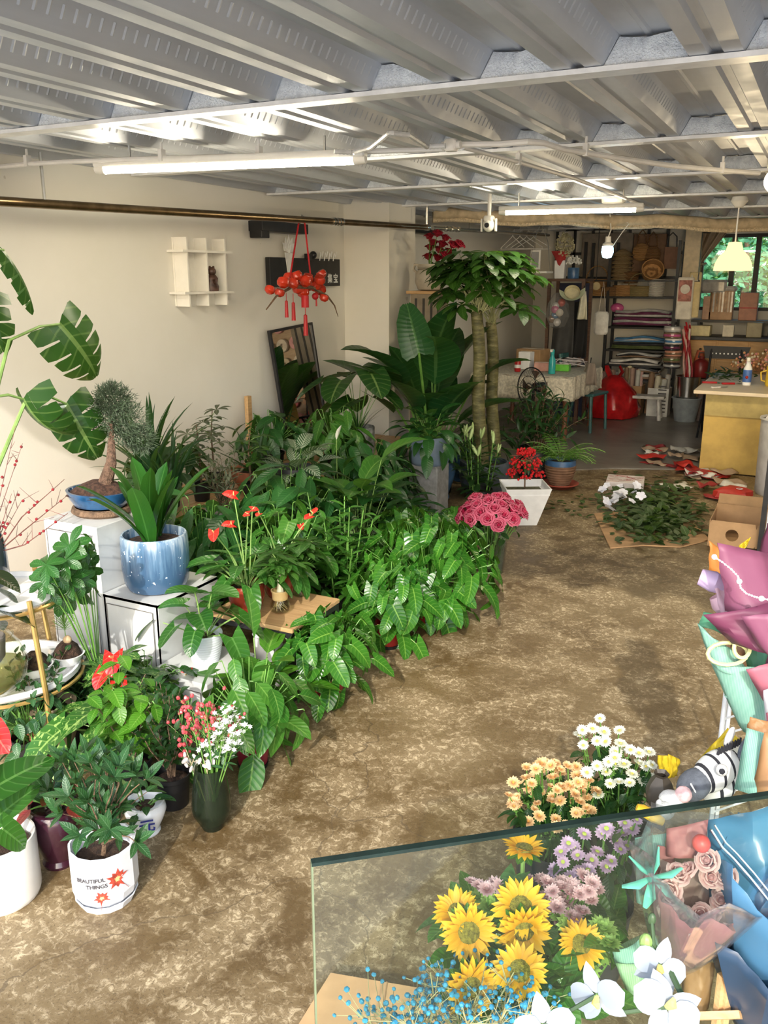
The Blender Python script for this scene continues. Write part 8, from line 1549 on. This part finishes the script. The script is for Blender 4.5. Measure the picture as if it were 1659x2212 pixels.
# ---- zebra soft toy in yellow wrapping
zc_ = Q3(1546, 1664, 1.82); t = thing('zebra_toy', 'striped zebra soft toy head with a grey muzzle', 'soft toy', zc_); s = mpp(zc_); ax = imgd(-1, .35, -.25).normalized(); upz = imgd(.25, -1, -.2).normalized(); sd = ax.cross(upz).normalized()
M_zw = pm('white_plush', (.60, .59, .57), .95, var=.05, scale=80, bmp=.4); M_zk = pm('black_plush', (.02, .02, .025), .9, var=.2); M_zg = pm('grey_plush', (.10, .11, .13), .9, var=.15, scale=80, bmp=.3); Mz = Matrix((ax, sd, upz)).transposed()
def zebm():
    m, nt, b, o = _new('zebra_stripes'); tc = N(nt, 'ShaderNodeTexCoord'); dp = N(nt, 'ShaderNodeVectorMath'); dp.operation = 'DOT_PRODUCT'; nt.links.new(tc.outputs['Object'], dp.inputs[0]); dp.inputs[1].default_value = ax + upz * .15; f = math_(nt, 'SINE', math_(nt, 'MULTIPLY', dp.outputs['Value'], 260.0)); nt.links.new(ramp(nt, f, [(.70, (.62, .61, .58)), (.76, (.02, .02, .025))]), b.inputs['Base Color']); b.inputs['Roughness'].default_value = .95; return m
M_zs = zebm()
MB().ball((0, 0, 0), 46 * s, 20, 14, (1.15, .9, .95), Mz).obj('head', M_zs, t); MB().ball(ax * 52 * s - upz * 12 * s, 34 * s, 18, 12, (1.0, 1.1, .95), Mz).obj('muzzle', M_zg, t); MB().ball(-ax * 30 * s - upz * 40 * s, 40 * s, 16, 10, (1, .9, 1.3), Mz).obj('neck', M_zs, t)
e = upz * 22 * s + ax * 14 * s - Fv * 45 * s; MB().ball(e, 13 * s, 12, 8).obj('eye', M_zw, t); MB().ball(e - Fv * 6 * s - Rv * 2 * s, 8 * s, 10, 8).obj('pupil', M_zk, t)
c = ax * 66 * s - upz * 6 * s - Fv * 26 * s; MB().tube([c + imgd(.5 * math.cos(k * .35) * 14 * s / .5 * .5, -math.sin(k * .35 - 1.6) * 12 * s, 0) for k in range(9)], 1.8 * s, 5).obj('nostril', M_ltr, t)
for k in (-1, 1): MB().ball(upz * 52 * s - ax * 34 * s + sd * 22 * s * k, 17 * s, 10, 8, (.6, .5, 1.5), Mz).obj('ear', M_zw if k > 0 else M_zg, t)
for k in range(9): p = upz * 48 * s - ax * (-10 + 7 * k) * s; MB().tube([p - upz * 6 * s, p + upz * 12 * s + ax * 3 * s], [4 * s, 2 * s], 5).obj('mane_tuft', M_zk, t)
t = thing('yellow_wrapper', 'yellow paper wrapping behind the zebra toy', 'wrapping', Q3(1560, 1640, 1.95)); paper(t, (Q3(1572, 1572, 1.93), Q3(1602, 1600, 1.93), Q3(1535, 1650, 1.93), Q3(1508, 1642, 1.92)), M_yelp, bulge=.01); paper(t, (Q3(1568, 1580, 1.96), Q3(1598, 1602, 1.97), Q3(1590, 1680, 1.97), Q3(1525, 1640, 1.96)), paperm('pale_inner', (.7, .7, .66)), bulge=.01)
t = thing('yellow_wrapper', 'yellow folded paper standing left of the zebra toy', 'wrapping', Q3(1445, 1690, 1.9)); paper(t, (Q3(1421, 1631, 1.9), Q3(1447, 1632, 1.88), Q3(1450, 1680, 1.88), Q3(1425, 1683, 1.9)), M_yelp, bulge=.004); paper(t, (Q3(1443, 1629, 1.89), Q3(1468, 1640, 1.92), Q3(1462, 1672, 1.92), Q3(1446, 1680, 1.88)), M_yelp, bulge=.006)
pw = Q3(1450, 1728, 1.72); t = thing('white_soft_toy', 'small white soft toy below the zebra muzzle', 'soft toy', pw); s = mpp(pw); MB().ball((0, 0, 0), 24 * s, 14, 10, (1.1, .9, .9)).obj('body', M_zw, t); MB().ball(imgd(-18 * s, 18 * s, -14 * s), 20 * s, 12, 8).obj('head', M_zw, t)
for k in (-1, 1): MB().ball(imgd((-18 + 13 * k) * s, 4 * s, -14 * s), 7 * s, 8, 6, (1, 1, 1.6)).obj('ear', M_zw, t); MB().ball(imgd((-18 + 6 * k) * s, 16 * s, -33 * s), 2.2 * s, 6, 5).obj('eye', M_zk, t)
MB().ball(imgd(22 * s, -16 * s, -12 * s), 18 * s, 10, 8).obj('pink_cloth', pm('pink_print_cloth', (.75, .48, .48), .8, var=.3, scale=60), t)
t = thing('dark_bag', 'dark crumpled bag between the white daisies and the soft toys', 'bag', Q3(1425, 1710, 1.85)); s = mpp(t.location); MB().lathe([(.001, -34 * s), (24 * s, -28 * s), (30 * s, 0), (22 * s, 24 * s), (12 * s, 38 * s), (16 * s, 46 * s)], 16, wob=lambda w, z: 1 + .1 * math.sin(5 * w + 30 * z)).obj('body', pm('dark_brown_bag', (.05, .04, .03), .5), t)
p0 = Q3(1405, 1760, 1.62); t = thing('yellow_shoe', 'yellow toy shoe lying just behind the glass edge', 'shoe', p0); s = mpp(p0); dsh = imgd(1, .55, -.2).normalized(); MB().tube([-dsh * 32 * s, -dsh * 20 * s, dsh * 5 * s, dsh * 30 * s], [9 * s, 16 * s, 17 * s, 11 * s], 12, flat=.7).obj('upper', pm('yellow_toy', (.82, .48, .03), .4), t); MB().tube([-dsh * 34 * s - Vector((0, 0, 12 * s)), dsh * 33 * s - Vector((0, 0, 12 * s))], [14 * s, 15 * s], 10, flat=.4).obj('sole', M_zk, t)
# ---- behind the glass: clear film cone with pink tissue and mint ribbon, blue bouquet, wooden easel
def wrapcone(t, base, axis, L, r0, r1, mat, a0=0, a1=2 * PI, ruf=.06, n=36, name='wrap_cone', tw=0.0):
    axis = Vector(axis).normalized(); M = axis.to_track_quat('Z', 'Y').to_matrix()
    def fn(u, q): a = a0 + (a1 - a0) * u + tw * q; r = (r0 + (r1 - r0) * q ** .8) * (1 + ruf * q * math.sin(9 * a) + ruf * .6 * q * math.sin(17 * a + 1)); return Vector(base) - t.location + M @ Vector((r * math.cos(a), r * math.sin(a), L * q * (1 + .06 * math.sin(5 * a))))
    return thicken(MB().grid(fn, n, 6).obj(name, mat, t), .0015)
fb = Q3(1452, 2085, 1.42); t = thing('bouquet', 'pink tissue bouquet in clear film behind the glass pane', 'bouquet', fb); axf = Vector((0.02, .1, 1)) - Fv * .25 + Rv * .05
M_film = glassm('clear_film', (.93, .94, .94), rough=.06, ior=1.5, thin=1.1, tint=(.5, .5, .55, .06)); wrapcone(t, fb, axf, .27, .025, .12, M_film, ruf=.08); M_tis = paperm('pink_tissue', (.46, .17, .17)); M_tis2 = paperm('pale_tissue', (.58, .40, .36))
wrapcone(t, fb, axf, .20, .02, .085, M_tis, a0=1.2, a1=5.6, ruf=.10, name='tissue'); wrapcone(t, fb + axf.normalized() * .05, axf, .13, .02, .075, M_tis2, ruf=.16, name='tissue')
for k in range(12): q = fb + axf.normalized() * (.17 + .015 * (k % 3)) + Rv * .05 * math.cos(k * 2.4) + Uv * .05 * math.sin(k * 2.4) - t.location; put('rose_bloom', [rose_mesh(rosem('pale_pink_petal', (.66, .34, .34), (.8, .6, .56)), 14, 3)][0] if k == 0 else bpy.data.meshes['bloom'] if False else LEAF.setdefault('prose', rose_mesh(MATS['pale_pink_petal'], 14, 3)), t, q, (jit(.6) + .6, jit(.6), 0), .028)
M_mr = pm('mint_satin', (.16, .58, .46), .3)
for k in range(6): a = k * PI / 3 + .3; c = Q3(1408, 1895, 1.36) - t.location; MB().tube([c, c + (Rv * math.cos(a) + Uv * math.sin(a)) * .03 - Fv * .012, c + (Rv * math.cos(a) + Uv * math.sin(a)) * .055], [.004, .010, .004], 8, flat=.4).obj('ribbon_loop', M_mr, t)
paper(t, (Q3(1372, 1810, 1.50), Q3(1440, 1800, 1.50), Q3(1420, 1960, 1.44), Q3(1375, 1950, 1.44)), M_mint, bulge=.01, name='mesh_sheet'); paper(t, (Q3(1440, 1790, 1.46), Q3(1530, 1770, 1.48), Q3(1520, 1850, 1.46), Q3(1440, 1850, 1.44)), M_tis, bulge=.02)
MB().ball(Q3(1515, 1822, 1.40) - t.location, .016, 10, 8).obj('red_toy_ball', pm('red_toy', (.6, .08, .07), .4), t)
fb = Q3(1400, 2110, 1.42); t = thing('bouquet', 'pale green mesh bouquet beside the white orchid', 'bouquet', fb); paper(t, (Q3(1322, 2052, 1.42), Q3(1385, 2022, 1.46), Q3(1412, 2080, 1.44), Q3(1330, 2085, 1.42)), M_mint, bulge=.03); paper(t, (Q3(1312, 2058, 1.45), Q3(1390, 2018, 1.49), Q3(1480, 2040, 1.47), Q3(1420, 2090, 1.45)), paperm('pale_green_mesh', (.36, .64, .34), pat=.4, pc=(.75, .9, .7)), bulge=.02); paper(t, (Q3(1330, 2080, 1.41), Q3(1410, 2075, 1.43), Q3(1420, 2160, 1.40), Q3(1360, 2160, 1.40)), MATS['pale_green_mesh'], bulge=.02); paper(t, (Q3(1480, 2060, 1.45), Q3(1545, 2080, 1.46), Q3(1530, 2180, 1.42), Q3(1470, 2170, 1.42)), M_kraft, bulge=.02)
fb = Q3(1650, 2200, 1.46); t = thing('bouquet', 'large bouquet in blue film and dark navy paper behind the glass at right', 'bouquet', fb); M_bl = paperm('blue_film_paper', (.10, .27, .45), .2, .35); M_nv = paperm('navy_paper', (.03, .06, .11), .25, .1); axb = Vector((0, .08, 1)) - Fv * .15
wrapcone(t, fb, axb, .34, .05, .13, M_bl, ruf=.05, a0=0, a1=2 * PI); wrapcone(t, fb - Vector((0, 0, .01)), axb, .22, .055, .125, M_nv, ruf=.12, name='navy_wrap'); paper(t, (Q3(1528, 1770, 1.50), Q3(1720, 1720, 1.54), Q3(1720, 2030, 1.44), Q3(1535, 1995, 1.44)), M_bl, bulge=.06, seed=4, ruf=.008); paper(t, (Q3(1555, 1990, 1.42), Q3(1720, 1980, 1.44), Q3(1720, 2200, 1.40), Q3(1640, 2190, 1.40)), M_nv, bulge=.05, seed=5, ruf=.006)
pts = [Q3(u, v, 1.40) - t.location for u, v in ((1536, 1792), (1560, 1830), (1585, 1855), (1620, 1895), (1660, 1945))]; MB().tube(pts, .0022, 4).obj('silver_cord', M_steel, t); MB().tube([p + Rv * .006 + Uv * .008 for p in pts], .0018, 4).obj('silver_cord', M_steel, t)
ex = Q3(1565, 2215, 1.36); t = thing('wooden_easel', 'pale wooden easel legs at the bottom right behind the glass', 'easel', (ex.x, ex.y, 0))
for du in (0, 14): a = Q3(1558 + du, 2130, 1.40) - Vector((ex.x, ex.y, 0)); b_ = Vector((Q3(1535 + du, 2330, 1.36).x - ex.x, 0 + .02 * (du > 0), 0)); MB().tube([a + (a - b_) * .05, b_], .009, 4).obj('easel_leg', M_wood, t)
a, b_ = Q3(1500, 2195, 1.38) - Vector((ex.x, ex.y, 0)), Q3(1600, 2192, 1.38) - Vector((ex.x, ex.y, 0)); MB().tube([a, b_], .009, 4).obj('cross_bar', M_wood, t)
